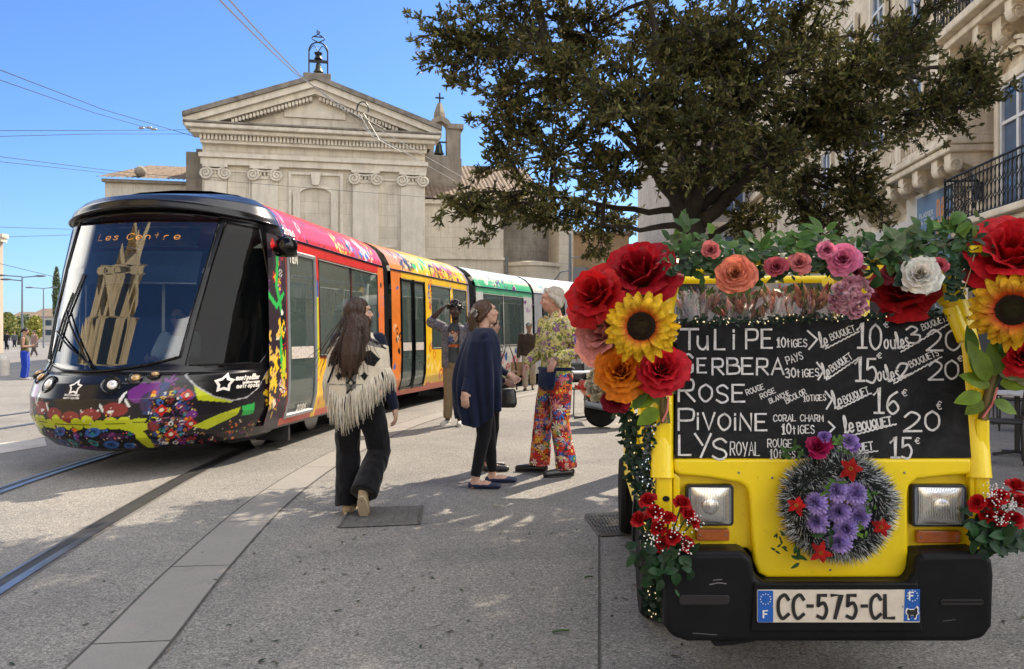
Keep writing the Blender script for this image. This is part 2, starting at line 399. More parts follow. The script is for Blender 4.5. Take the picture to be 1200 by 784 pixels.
# --- ground of exposed aggregate
m_ground, t, b = nodes('ground_aggregate')
tc = nd(t, 'TexCoord'); tc.name = 'TC'
vo = nd(t, 'TexVoronoi'); vo.inputs['Scale'].default_value = 115; t.links.new(tc.outputs['Object'], vo.inputs['Vector'])
sp = nd(t, 'SeparateColor'); t.links.new(vo.outputs['Color'], sp.inputs[0])
chip = ramp(t, sp.outputs[0], [(0, (.105, .10, .096)), (.28, (.17, .162, .153)), (.62, (.232, .221, .205)), (.9, (.29, .277, .257)), (1, (.38, .365, .34))])
fine = ramp(t, noi(t, 260, 3, .8), [(.3, (.62,) * 3), (.7, (1.22,) * 3)])
base = mixc(t, 1, chip, fine, 'MULTIPLY')
big = ramp(t, noi(t, .45, 7, .72, dist=.6), [(.32, (.63, .635, .645)), (.5, (.87, .87, .865)), (.68, (1.04, 1.02, .99))])
base = mixc(t, 1, base, big, 'MULTIPLY')
spots = ramp(t, noi(t, 2.6, 5, .75, dist=.8), [(.58, (0,) * 3), (.72, (1,) * 3)])
base = mixc(t, mixc(t, .5, (0, 0, 0), spots), base, (.09, .085, .08))
gum = ramp(t, noi(t, 9, 2, .4), [(.755, (0,) * 3), (.775, (1,) * 3)])
base = mixc(t, mixc(t, .5, (0, 0, 0), gum), base, (.08, .078, .075))
t.links.new(base, b.inputs['Base Color'])
b.inputs['Roughness'].default_value = .82; b.inputs['Specular IOR Level'].default_value = .3
bump(t, b, vo.outputs['Distance'], .45, .004)
mb = MB(); mb.add([(-1500, -1500, 0), (1500, -1500, 0), (1500, 1500, 0), (-1500, 1500, 0)], [(0, 1, 2, 3)])
struct(mb.build('ground', m_ground))
# --- tram path (axis of the track): front of tram curves away to the right
def chain(p, k=8):
 return smoothline(p, k)
RAIL_R = chain([(-1.75, .2), (-2.2, 1.6), (-2.58, 3.0), (-2.86, 4.53), (-3.12, 6.81), (-3.27, 8.8), (-3.22, 10.6), (-2.82, 13.9), (-2.0, 17.2), (-.9, 20.0), (.45, 23.0), (2.6, 26.6), (6.0, 30.8), (10, 34.5)])
def offset(path, d):
 out = []
 for i, p in enumerate(path):
  a = path[max(i - 1, 0)]; b = path[min(i + 1, len(path) - 1)]
  dx, dy = b[0] - a[0], b[1] - a[1]; l = math.hypot(dx, dy)
  out.append((p[0] + dy / l * d, p[1] - dx / l * d))
 return out
m_steel = M('rail_steel', (.30, .30, .31), .36, 1, var=.2, sc=3)
m_groove = M('rail_groove', (.012, .012, .013), .6, 0, var=.3, sc=8)
m_edge = M('rail_edge', (.16, .15, .14), .7, 0, var=.3, sc=5)
for d, lb in ((0, 'steel tram rail running under the near side of the tram, closer to the people'), (-1.45, 'steel tram rail running under the far side of the tram nose')):
 pth = offset(RAIL_R, d)
 r = thing('tram_rail', lb, 'rail', (pth[10][0], pth[10][1], 0), group='tram rails in the paving')
 for nm, off, wd, z, mt in (('rail_bed', -.02, .2, .004, m_edge), ('groove', -.03, .06, .008, m_groove), ('rail_head', .035, .06, .012, m_steel), ('rail_lip', -.075, .022, .012, m_steel)):
  mb = MB(); ribbon(mb, offset(pth, off), wd, lambda x, y, z=z: (x, y, z)); mb.build(nm, mt, r, world=True)
for d, lb in ((-4.6, 'far track steel rail in the street beyond the tram, nearer one'), (-6.05, 'far track steel rail in the street beyond the tram, outer one')):
 pth = offset(RAIL_R, d)
 r = thing('tram_rail', lb, 'rail', (pth[20][0], pth[20][1], 0), group='tram rails in the paving')
 for nm, off, wd, z, mt in (('groove', -.03, .06, .008, m_groove), ('rail_head', .035, .06, .012, m_steel)):
  mb = MB(); ribbon(mb, offset(pth, off), wd, lambda x, y, z=z: (x, y, z)); mb.build(nm, mt, r, world=True)
# --- stone strip along the track
m_slab, t, b = nodes('strip_slab')
tc = nd(t, 'TexCoord'); tc.name = 'TC'
base = mixc(t, noi(t, 2.2, 6, .7), (.165, .154, .142), (.235, .22, .20))
base = mixc(t, ramp(t, noi(t, 7, 5, .8, dist=1), [(.56, (0,) * 3), (.75, (1,) * 3)]), base, (.15, .14, .13))
fine = ramp(t, noi(t, 140, 3, .8), [(.3, (.8,) * 3), (.7, (1.12,) * 3)])
t.links.new(mixc(t, 1, base, fine, 'MULTIPLY'), b.inputs['Base Color']); b.inputs['Roughness'].default_value = .72
bump(t, b, noi(t, 60, 5, .7), .25, .004)
STR = chain([(-1.2, .2), (-1.6, 1.9), (-1.715, 3.44), (-1.9, 4.95), (-2.06, 6.9), (-2.06, 8.9), (-1.9, 10.8), (-1.5, 13.4), (-.55, 16.8), (.7, 19.9), (2.2, 23), (5, 27)], 16)
ln = [0]
for a, c in zip(STR, STR[1:]): ln.append(ln[-1] + math.dist(a, c))
for k, (e, pos) in enumerate(((1.25, 0), (1.3, 1), (1.22, 2), (1.3, 3), (1.26, 4))): pass
mb = MB(); mb2 = MB(); cuts = [0]; cur = []; acc = 0
for i, p in enumerate(STR):
 cur.append(p); acc = ln[i] - cuts[-1]
 if acc > 1.15 or i == len(STR) - 1:
  if len(cur) > 1: ribbon(mb, cur, .34, lambda x, y: (x, y, .006), caps=False)
  q = offset(STR, 0)[i]; cur = []; cuts.append(ln[i])
  if i < len(STR) - 1:
   nx = STR[i + 1]; dl = math.dist(p, nx); f = .012 / dl
   cur = [(p[0] + (nx[0] - p[0]) * f, p[1] + (nx[1] - p[1]) * f)]
struct(mb.build('path', m_slab))
m_gap = M('joint_dirt', (.06, .056, .05), .9, var=.4, sc=12)
mb = MB()
for off, wd in ((-.178, .018), (.178, .011)):
 ribbon(mb, offset(STR, off), wd, lambda x, y: (x, y, .0045), caps=False)
struct(mb.build('path_joint', m_gap))
mb = MB(); ribbon(mb, STR, .33, lambda x, y: (x, y, .003), caps=False); struct(mb.build('path_bed', m_edge))
mb = MB()
ribbon(mb, [(gd(702, 628).x, gd(702, 628).y), (gd(702, 800).x, gd(702, 800).y), (.22, 1.5)], .012, lambda x, y: (x, y, .004), caps=False)
struct(mb.build('paving_joint', m_gap))
m_pale = stone_mat('pale_slab', (.42, .4, .37), .15, .2, sc=2)
mb = MB()
for P in ([(-30, 523), (52, 514), (55, 523), (-30, 537)],):
 vs = [gd(*q) for q in P]; mb.add([(v.x, v.y, .006) for v in vs], [(0, 3, 2, 1)])
struct(mb.build('pavement', m_pale))
# --- iron drain grates
m_iron = M('cast_iron', (.11, .105, .10), .65, .2, var=.3, sc=20, bmp=.2)
def grate(q, lb, cells):
 P = [gd(*p) for p in q]; o = thing('drain_grate', lb, 'drain grate', (P[0] + P[2]) / 2, group='drain grates in the paving')
 mb = MB(); mb.add([(v.x, v.y, .004) for v in P], [(0, 1, 2, 3)]); mb.build('pit', m_groove, o, world=True)
 mb = MB()
 f = lambda u, v: P[0].lerp(P[1], u).lerp(P[3].lerp(P[2], u), v)
 n = cells
 for k in range(n + 1):
  a, c = f(k / n, 0), f(k / n, 1); mb.tube([a + Vector((0, 0, .008)), c + Vector((0, 0, .008))], .011, 4)
 for k in range(7):
  a, c = f(0, k / 6), f(1, k / 6); mb.tube([a + Vector((0, 0, .009)), c + Vector((0, 0, .009))], .010 if 0 < k < 6 else .02, 4)
 mb.build('bars', m_iron, o, world=True)
grate([(399, 619), (412, 597), (494, 595), (490, 615)], 'black iron drain grate under the foot of the woman in the fringed poncho', 22)
grate([(686, 606), (745, 603), (752, 626), (703, 629)], 'black iron drain grate beside the rear wheel of the yellow van', 14)
# ================================================================== CHURCH
m_ch = stone_mat('church_stone', (.66, .605, .50), .16, .3, sc=.7, blocks=(1.3, .55))
m_chp = stone_mat('church_trim', (.68, .625, .52), .16, .3, sc=1.5)
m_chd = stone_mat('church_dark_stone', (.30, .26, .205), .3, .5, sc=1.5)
m_weather = stone_mat('weathered_coping', (.24, .215, .18), .45, .55, sc=2.5)
m_tile = stone_mat('clay_tile', (.21, .155, .112), .5, .6, sc=4)
m_blackiron = M('black_iron', (.02, .02, .022), .5, .5, var=.2)
m_bronze = M('bronze_bell', (.06, .065, .05), .45, .7, var=.3)
CB = rad(12.3)
ch = thing('church', 'pale stone church with a pediment, ionic capitals and iron bell frame behind the tram', 'church', (-14.25, 37.3, 0), CB)
CT = Vector((math.cos(CB), math.sin(CB))); CN = Vector((-math.sin(CB), math.cos(CB)))   # along, inward
def ploc(px, py, ly, O, T, N):          # ray through a pixel met with the vertical plane at depth ly behind a facade
 d = Vector(((px - 600) / FPX, 1.0)); o2 = Vector((O[0], O[1])) + N * ly
 k = o2.dot(N) / d.dot(N); P = d * k
 return (P - Vector((O[0], O[1]))).dot(T), CH + (392 - py) / FPX * k
CO = (-14.25, 37.3)
def L(px, py, ly=0): return ploc(px, py, ly, CO, CT, CN)
def LX(px, ly=0): return L(px, 392, ly)[0]
def LZ(py, px=260, ly=0): return L(px, py, ly)[1]
def cbox(mb, x0, x1, z0, z1, y0, y1):
 mb.box(((x0 + x1) / 2, (y0 + y1) / 2, (z0 + z1) / 2), (x1 - x0, y1 - y0, z1 - z0)); return mb
fn_xz = lambda x, z, y: (x, y, z)
x0, x1 = LX(237), LX(498)
zc = LZ(165)
mb = MB(); cbox(mb, x0, x1, 0, zc, 0, .6); mb.build('front_wall', m_ch, ch)
mb = MB(); cbox(mb, x0 + .05, x0 + .6, 0, zc, .62, 22); cbox(mb, x1 - .6, x1 - .05, 0, zc, .62, 22); mb.build('side_wall', m_ch, ch)
mb = MB(); cbox(mb, x0 - .12, x1 + .12, 0, 1.1, -.22, -.003); mb.build('plinth', m_chp, ch, bevel=.02)
PIL = [(240, 266), (295, 326), (413, 443), (469, 497)]
zcap = LZ(208); ztop = LZ(194)
for a, c in PIL:
 mb = MB(); cbox(mb, LX(a), LX(c), 1.1, zcap, -.14, -.003); p = mb.build('pilaster', m_chp, ch, bevel=.015)
 xa, xc = LX(a), LX(c); wd = xc - xa
 mb = MB(); cbox(mb, xa - .06, xc + .06, ztop - .13, ztop, -.34, -.003)
 cbox(mb, xa + .03, xc - .03, zcap - .03, zcap + .12, -.2, -.003)
 for sx_ in (xa + .06, xc - .06):     # volutes
  pts = []
  for k in range(26):
   an = k / 25 * 4.2 * math.pi; rr = .27 * (1 - k / 25) + .035
   sg = -1 if sx_ < (xa + xc) / 2 else 1
   pts.append((sx_ + sg * rr * math.sin(an) * -1, -.27, ztop - .4 + rr * math.cos(an)))
  mb.tube(pts, .055, 6)
  mb.tube([(sx_, -.003, ztop - .4), (sx_, -.24, ztop - .4)], .22, 14)
 pts = [(lerp(xa + .06, xc - .06, k / 10), -.27, ztop - .14 - .1 * math.sin(math.pi * k / 10)) for k in range(11)]
 mb.tube(pts, .05, 6)
 for k in range(5):                   # leaf drop
  mb.ell((lerp(xa + .25, xc - .25, k / 4), -.2, zcap + .2), (.06, .07, .13), nu=8, nv=6)
 mb.build('capital', m_chp, p, smooth=40)
mb = MB(); cbox(mb, x0 - .05, x1 + .05, ztop + .003, LZ(186), -.22, -.004); cbox(mb, x0 - .12, x1 + .12, LZ(186), LZ(181), -.36, -.004); mb.build('architrave', m_chp, ch, bevel=.02)
zd0, zd1 = LZ(166), LZ(160)
mb = MB(); cbox(mb, x0 - .05, x1 + .05, zd0 - .14, zd0 - .004, -.3, -.004); cbox(mb, x0 - .08, x1 + .08, zd0, zd1, -.24, -.004)
n = 62
mb.build('frieze_band', m_chp, ch)
mb = MB()
for k in range(n):
 xx = lerp(x0 - .05, x1 - .12, k / (n - 1)); cbox(mb, xx, xx + .1, zd0, zd1 - .003, -.42, -.243)
o = mb.build('dentil_course', m_chp, ch)
zco = LZ(150)
mb = MB(); cbox(mb, x0 - .45, x1 + .45, zd1, lerp(zd1, zco, .5), -.62, .5); cbox(mb, x0 - .65, x1 + .65, lerp(zd1, zco, .5) + .002, zco, -.85, .5)
mb.build('cornice', m_chp, ch, bevel=.05)
mb = MB(); cbox(mb, x0 - .7, x1 + .7, zco + .002, zco + .1, -.9, .4); mb.build('cornice_cap', m_weather, ch, bevel=.03)
xm = (x0 + x1) / 2 - .05; za = L(363, 88, -.7)[1]
xl, xr = x0 - .72, x1 + .72; zl = zco + .1
sl = (za - zl) / (xm - xl)
def rake(mb, d0, d1, y0, y1, inset=0):
 P = [(xl + inset, zl + .35 + sl * inset - d0), (xm, za - d0), (xr - inset, zl + .35 + sl * inset - d0), (xr - inset, zl + .35 + sl * inset - d1), (xm, za - d1), (xl + inset, zl + .35 + sl * inset - d1)]
 for q in ([P[0], P[5], P[4], P[1]], [P[1], P[4], P[3], P[2]]):
  mb.prism(q, fn_xz, y0, y1)
slo = (za - (zl + .35)) / (xm - xl)
sl = slo
mb = MB(); rake(mb, 0, .22, -.92, 1.2); mb.build('coping', m_weather, ch)
mb = MB(); rake(mb, .223, .52, -.78, .4); rake(mb, .523, .8, -.55, .4, .25); mb.build('raking_cornice', m_chp, ch)
for side in (0, 1):
 mb = MB()
 for k in range(30):
  f = (k + .6) / 31; X = lerp(xl + .9, xm, f) if side == 0 else lerp(xr - .9, xm, f)
  Z = zl + .35 + sl * (abs(X - (xl if side == 0 else xr))) - .94
  if Z > zl + .12: cbox(mb, X - .06, X + .06, Z - .08, Z + .1, -.42, .0)
 mb.build('dentil_course', m_chp, ch)
mb = MB(); mb.prism([(xl + .5, zl), (xr - .5, zl), (xm, za - .85)], fn_xz, .05, .5); mb.build('tympanum', m_ch, ch)
mb = MB(); a, c = L(333, 124), L(405, 137); cbox(mb, a[0], c[0], LZ(137, 333), LZ(112, 333), -.06, .045); mb.build('tympanum_panel', m_chp, ch, bevel=.02)
mb = MB()
for side in (0, 1):
 xa = xl if side == 0 else xr
 mb.add([(xa, 1.1, zl + .3), (xm, 1.1, za - .05), (xm, 22, za - .05), (xa, 22, zl + .3)], [(0, 1, 2, 3)])
mb.build('roof', m_tile, ch)
def frame(mb, xa, xb, za_, zb, wd, y0, y1):
 cbox(mb, xa, xa + wd, za_, zb, y0, y1); cbox(mb, xb - wd, xb, za_, zb, y0, y1); cbox(mb, xa + wd, xb - wd, zb - wd, zb, y0, y1)
mb = MB(); frame(mb, LX(338), LX(402), 1.1, LZ(198), .14, -.1, -.003)
frame(mb, LX(441.5), LX(469), 5.6, LZ(202), .1, -.06, -.003); cbox(mb, LX(446), LX(465), 5.6, 5.72, -.06, -.003)
frame(mb, LX(267), LX(294), 1.2, LZ(199), .1, -.06, -.003)
mb.build('moulding_frame', m_chp, ch, bevel=.02)
cx_ = LX(370); zar = LZ(228, 370); ra = (LX(396) - LX(344)) / 2
poly = []
mb = MB()
nA = 14
for k in range(nA):
 a0, a1 = math.pi * k / nA, math.pi * (k + 1) / nA
 q = [(cx_ + r_ * math.cos(a_), zar + .42 * r_ * math.sin(a_)) for r_, a_ in ((ra, a0), (ra, a1), (ra - .32, a1), (ra - .32, a0))]
 mb.prism(q, fn_xz, -.16, -.003)
cbox(mb, cx_ - ra, cx_ - ra + .32, 1.1, zar, -.16, -.003); cbox(mb, cx_ + ra - .32, cx_ + ra, 1.1, zar, -.16, -.003)
mb.build('blind_arch', m_chp, ch)
mb = MB(); zk = LZ(203, 370); mb.prism([(cx_ - .16, zk - .62), (cx_ + .16, zk - .62), (cx_ + .24, zk), (cx_ - .24, zk)], fn_xz, -.3, -.163); mb.build('keystone', m_chp, ch, bevel=.03)
mb = MB(); xb0, xb1 = L(356, 88)[0], L(388, 88)[0]; cbox(mb, xb0, xb1, za - .35, za + .12, -.75, .7); mb.build('apex_block', m_weather, ch, bevel=.04)
bx0, bx1 = L(362, 60)[0], L(384, 60)[0]; zb0 = za + .1; zt = L(372, 60)[1]; cxb = (bx0 + bx1) / 2; hw = (bx1 - bx0) / 2
mb = MB()
mb.tube([(bx0, 0, zb0), (bx0, 0, zt)] + [(cxb - hw * math.cos(math.pi * k / 10), 0, zt + .42 * math.sin(math.pi * k / 10)) for k in range(11)] + [(bx1, 0, zt), (bx1, 0, zb0)], .035, 6)
for sg in (-1, 1):
 mb.tube([(cxb + sg * (.05 + .3 * math.sin(k / 14 * 5.2) * (1 - k / 20)), 0, zt + .45 + k / 14 * .55) for k in range(15)], .025, 6)
 mb.tube([(cxb + sg * hw * (1 - k / 8), 0, zt - .05 + .3 * math.sin(k / 8 * 3.1)) for k in range(9)], .02, 6)
 mb.tube([(bx0 if sg < 0 else bx1, 0, zb0 + .3), (bx0 if sg < 0 else bx1, .6, zb0)], .02, 5)
bf = mb.build('bell_frame', m_blackiron, ch, smooth=60)
ztop_ = L(372, 37)[1]
mb = MB(); mb.tube([(cxb, 0, zt + .9), (cxb, 0, ztop_)], .03, 6); mb.tube([(cxb - .2, 0, ztop_ - .25), (cxb + .2, 0, ztop_ - .25)], .03, 6); mb.build('cross', m_blackiron, bf)
zbm = L(372, 72)[1]
mb = MB(); cbox(mb, bx0, bx1, zbm - .06, zbm + .06, -.06, .06); mb.lathe([(.06, 0), (.2, .05), (.13, .2), (.2, .34)], (cxb, 0, zbm + .06), 12); mb.build('yoke', m_blackiron, bf)
BELL = [(.001, .0), (.1, -.02), (.15, -.1), (.17, -.28), (.22, -.42), (.28, -.5), (.24, -.5), (.05, -.2)]
mb = MB(); mb.lathe([(r * .85, z * .85) for r, z in BELL], (cxb, 0, zbm - .08), 16); mb.build('bell', m_bronze, bf, smooth=60)
gy = 5.0
def cpx(px, py): return L(px, py, gy)
gx0, gx1 = cpx(499, 150)[0], cpx(542, 150)[0]; gz0, gzs = cpx(520, 215)[1], cpx(520, 150)[1]
hx0, hx1 = cpx(508.5, 150)[0], cpx(524, 150)[0]
mb = MB(); cbox(mb, gx0 - .2, hx0, gz0, gzs, gy, gy + .7); cbox(mb, hx1, gx1 - .1, gz0, gzs, gy, gy + .7); cbox(mb, hx0, hx1, gz0, cpx(520, 182)[1], gy, gy + .7)
hc, hr = (hx0 + hx1) / 2, (hx1 - hx0) / 2; oc = hc; orr = hr + .28
for k in range(12):
 a0, a1 = math.pi * k / 12, math.pi * (k + 1) / 12
 mb.prism([(hc + hr * math.cos(a0), gzs + hr * math.sin(a0)), (hc + orr * math.cos(a0), gzs + orr * math.sin(a0)), (hc + orr * math.cos(a1), gzs + orr * math.sin(a1)), (hc + hr * math.cos(a1), gzs + hr * math.sin(a1))], fn_xz, gy, gy + .7)
cbox(mb, gx0 - .35, hx0 - .02, gzs - .02, gzs + .25, gy - .1, gy + .8); cbox(mb, hx1 + .02, gx1 + .05, gzs - .02, gzs + .25, gy - .1, gy + .8)
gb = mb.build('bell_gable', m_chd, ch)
zc1 = cpx(514, 130)[1]; zc2 = cpx(514, 119)[1]; zc3 = cpx(514, 107)[1]; gcx = cpx(516, 120)[0]
mb = MB(); mb.lathe([(.34, gzs + orr - .1), (.3, zc1), (.12, zc2)], (gcx, gy + .35, 0), 4); mb.build('finial', m_chd, gb)
mb = MB(); mb.tube([(gcx, gy + .3, zc2 - .1), (gcx, gy + .3, zc3)], .05, 6); mb.tube([(gcx - .24, gy + .3, zc3 - .27), (gcx + .24, gy + .3, zc3 - .27)], .05, 6); mb.build('cross', m_blackiron, gb)
mb = MB(); mb.lathe([(r * 1.1, z * 1.25) for r, z in BELL], (hc - .05, gy + .35, cpx(520, 166)[1]), 16); mb.tube([(hx0, gy + .35, cpx(520, 165)[1]), (hx1, gy + .35, cpx(520, 165)[1])], .05, 6); mb.build('bell', m_bronze, gb, smooth=60)
def tile_roof(name, xa, xb, zlo, zhi, ylo, yhi, xa2=None, xb2=None):
 xa2 = xa if xa2 is None else xa2; xb2 = xb if xb2 is None else xb2
 nn = int((xb - xa) / .055); mb = MB()
 def f(u, v):
  v2 = v; z = lerp(zlo, zhi, v2) + .055 * abs(math.sin(u * (xb - xa) / .24 * math.pi)) + .02 * ((v * 14) % 1 < .5)
  return (lerp(lerp(xa, xb, u), lerp(xa2, xb2, u), v), lerp(ylo, yhi, v), z)
 mb.grid(f, nn, 14)
 return mb.build(name, m_tile, ch)
wy = 3.5
wx1 = L(590, 300, wy)[0]; zev = L(545, 236, wy)[1]
mb = MB(); cbox(mb, x1 - .04, wx1, 0, zev, wy, wy + 6); wr = mb.build('nave_wall', m_ch, ch)
mb = MB(); cbox(mb, x1, wx1 + .05, L(540, 304, wy)[1], L(540, 301, wy)[1], wy - .12, wy - .003); mb.build('string_course', m_chp, wr); mb = MB(); cbox(mb, x1, wx1 + .1, zev - .2, zev + .02, wy - .2, wy - .004); mb.build('eave', m_chp, wr)
tile_roof('nave_roof', x1, L(640, 236, wy)[0], zev + .03, L(560, 196, wy + 5)[1], wy - .35, wy + 5)
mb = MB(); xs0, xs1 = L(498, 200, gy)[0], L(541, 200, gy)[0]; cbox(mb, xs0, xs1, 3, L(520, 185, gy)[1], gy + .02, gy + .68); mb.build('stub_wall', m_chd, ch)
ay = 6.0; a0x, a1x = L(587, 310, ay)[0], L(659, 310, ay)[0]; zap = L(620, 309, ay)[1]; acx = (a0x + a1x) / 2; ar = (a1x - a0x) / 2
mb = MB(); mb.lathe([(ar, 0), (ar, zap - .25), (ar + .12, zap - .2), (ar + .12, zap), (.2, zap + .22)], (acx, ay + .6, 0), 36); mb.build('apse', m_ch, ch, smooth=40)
m_choir = stone_mat('choir_dark_stone', (.3, .28, .245), .3, .5, sc=1.2, blocks=(.8, .4))  # choir wall stone, darker and greyer than the church stone
mb = MB(); cbox(mb, wx1 - .02, L(657, 250, ay + 1)[0], zap - .5, L(620, 232, ay + 1)[1], ay + 1.8, ay + 5); mb.build('choir_wall', m_choir, ch)
mb = MB(); ex0, ex1 = L(655, 280, ay - .5)[0], L(672, 280, ay - .5)[0]; cbox(mb, ex0, ex1, 0, L(660, 262, ay - .5)[1], ay - .5, ay + 4); mb.build('buttress', m_ch, ch, bevel=.03)
mb = MB(); px_ = L(592, 300, wy)[0]; mb.tube([(px_ + .05, wy - .12, 0), (px_ + .05, wy - .12, L(592, 300, wy)[1])], .09, 8); mb.build('drainpipe', M('zinc_pipe', (.16, .18, .2), .45, .6), ch)
ly_ = 4.5
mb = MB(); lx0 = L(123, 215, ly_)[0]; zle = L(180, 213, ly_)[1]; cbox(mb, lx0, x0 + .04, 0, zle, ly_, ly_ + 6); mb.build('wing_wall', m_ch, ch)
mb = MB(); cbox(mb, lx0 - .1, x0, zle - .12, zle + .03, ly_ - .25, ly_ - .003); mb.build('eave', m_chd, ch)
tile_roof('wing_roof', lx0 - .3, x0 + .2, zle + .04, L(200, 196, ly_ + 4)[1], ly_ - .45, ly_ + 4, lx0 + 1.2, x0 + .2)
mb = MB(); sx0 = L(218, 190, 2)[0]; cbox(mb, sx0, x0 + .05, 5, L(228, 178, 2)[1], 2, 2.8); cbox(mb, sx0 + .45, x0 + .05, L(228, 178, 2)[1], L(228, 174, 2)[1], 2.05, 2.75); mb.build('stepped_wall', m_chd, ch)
mb = MB(); q = L(165, 203, ly_); mb.lathe([(.16, 0), (.29, .2), (.27, .4), (.08, .54)], (q[0], ly_ - .1, q[1] - .2), 14); mb.build('stone_ball', m_chd, ch, smooth=60)
m_ochre = stone_mat('ochre_render', (.42, .29, .17), .15, .3)
m_glassd = M('dark_window', (.035, .045, .06), .08, 0, var=.2, sc=2)
m_glassb = M('sky_window', (.10, .16, .26), .05, 0, var=.3, sc=.8)
m_white = M('white_paint', (.72, .71, .69), .5, var=.1)
m_zinc = M('zinc', (.2, .23, .26), .45, .5)
bo = thing('townhouse', 'narrow ochre rendered house just beyond the church apse', 'house', at(664, 392, 52).xy.to_3d())
mb = MB(); mb.box((2, 3, 3.9), (4, 6, 7.8)); mb.build('wall', m_ochre, bo)
mb = MB(); mb.box((2, 3, 7.92), (4.5, 6.5, .22)); mb.build('roof', m_tile, bo)
for z in (2.2, 5):
 mb = MB(); mb.box((.9, -.04, z), (.9, .1, 1.5)); mb.build('window', m_glassd, bo)
q = at(668, 392, 44)
p_ = thing('utility_pole', 'tall grey pole standing against the end of the church apse', 'pole', (q.x, q.y, 0))
mb = MB(); mb.tube([(0, 0, 0), (0, 0, 6.9)], [.11, .07], 10); mb.build('shaft', m_zinc, p_, smooth=60)
mb = MB(); mb.tube([(0, 0, 4.9), (-.5, -.2, 4.8), (-.9, -.3, 4.3)], .035, 6); mb.tube([(0, 0, 5.6), (1.2, 0, 5.6)], .03, 6); mb.build('bracket', m_zinc, p_)
mb = MB(); mb.ell((-.9, -.3, 4.2), (.16, .16, .1)); mb.build('camera_dome', m_white, p_, smooth=180)
# ================================================================== RIGHT-HAND BUILDINGS
m_rb = stone_mat('town_stone', (.74, .63, .47), .2, .4, sc=.9, blocks=(.9, .42))
m_rbt = stone_mat('town_trim', (.76, .66, .50), .2, .4, sc=1.6)
m_iron2 = M('balcony_iron', (.018, .02, .02), .5, .4, var=.2)
FA = rad(6.8); FT = Vector((math.sin(FA), math.cos(FA))); FN = Vector((-math.cos(FA), math.sin(FA)))   # away along the street, out of the facade
RO = Vector((10.15, 19.0)) - FN * .85        # wall foot under the far end of the iron balcony
class Facade:                               # local: x = away along facade, y = out of the facade (towards the square), z up
 def __init__(s, name, lb, org, cat='building'):
  s.o = thing(name, lb, cat, (org.x, org.y, 0)); s.org = org
  M3 = Matrix(((FT.x, FN.x, 0), (FT.y, FN.y, 0), (0, 0, 1)))
  s.o.rotation_euler = (0, 0, 0); s.m = M3.to_4x4()
 def put(s, mb, name, mat, parent=None, **k):
  mb.move(s.m)
  return mb.build(name, mat, parent or s.o, **k)
 def px(s, px, py, out=0):               # pixel -> (x along, z) on the plane 'out' metres in front of the wall
  d = Vector(((px - 600) / FPX, 1.0)); o2 = s.org + FN * out
  k = o2.dot(FN) / d.dot(FN); P = d * k - s.org
  return P.dot(FT), CH + (392 - py) / FPX * k
def fbox(mb, x0, x1, y0, y1, z0, z1): mb.box(((x0 + x1) / 2, (y0 + y1) / 2, (z0 + z1) / 2), (x1 - x0, y1 - y0, z1 - z0)); return mb
def scroll(mb, x, z, y0, y1, h, wd):        # console bracket with a scroll end, profile in (y, z)
 P = [(y0, z), (y1, z), (y1, z - h * .35)]
 for k in range(9): a = k / 8 * math.pi * 1.1; P.append((y1 - h * .22 + h * .22 * math.cos(a), z - h * .42 - h * .24 * math.sin(a)))
 P += [(y0 + (y1 - y0) * .35, z - h * .6), (y0 + (y1 - y0) * .16, z - h * 1.0), (y0, z - h)]
 mb.prism([(p[0], p[1]) for p in P], lambda a, b, d: (d, a, b), x - wd / 2, x + wd / 2)
 for sg in (-1, 1):
  pts = [(x + sg * wd * .52, y1 - h * .22 + h * (.2 - .16 * k / 16) * math.cos(k / 16 * 9), z - h * .4 + h * (.2 - .16 * k / 16) * math.sin(k / 16 * 9)) for k in range(17)]
  mb.tube(pts, .03, 5)
def rail_iron(F, x0, x1, yo, z0, h, name='railing', parent=None):
 mb = MB()
 for (a, ya), (c, yc) in (((x0, yo), (x1, yo)), ((x1, yo), (x1, 0)), ((x0, yo), (x0, 0))):
  for z in (z0, z0 + h): mb.tube([(a, ya, z), (c, yc, z)], .028 if z > z0 else .02, 6)
  mb.tube([(a, ya, z0 + h - .14), (c, yc, z0 + h - .14)], .014, 4)
  Lg = math.hypot(c - a, yc - ya); n = max(2, int(Lg / .17))
  for k in range(n):
   f0, f1 = k / n, (k + 1) / n; fm = (f0 + f1) / 2
   p = lambda f, z: (lerp(a, c, f), lerp(ya, yc, f), z)
   q = [z0 + h - .14 - j * (h - .14) / 3 for j in range(4)]
   mb.tube([p(f0, z0), p(f0, z0 + h)], .010, 4)
   for j in range(3):
    zz0, zz1 = q[j + 1], q[j]; zm = (zz0 + zz1) / 2
    ov = [p(fm + (f1 - f0) * .46 * math.sin(i / 8 * 2 * math.pi), zm + (zz1 - zz0) * .5 * math.cos(i / 8 * 2 * math.pi)) for i in range(9)]
    mb.tube(ov, .011, 4, cap=False)
  for P in ((a, ya), (c, yc)): mb.tube([(*P, z0 - .05), (*P, z0 + h + .05)], .028, 6)
 return F.put(mb, name, m_iron2, parent, smooth=60)
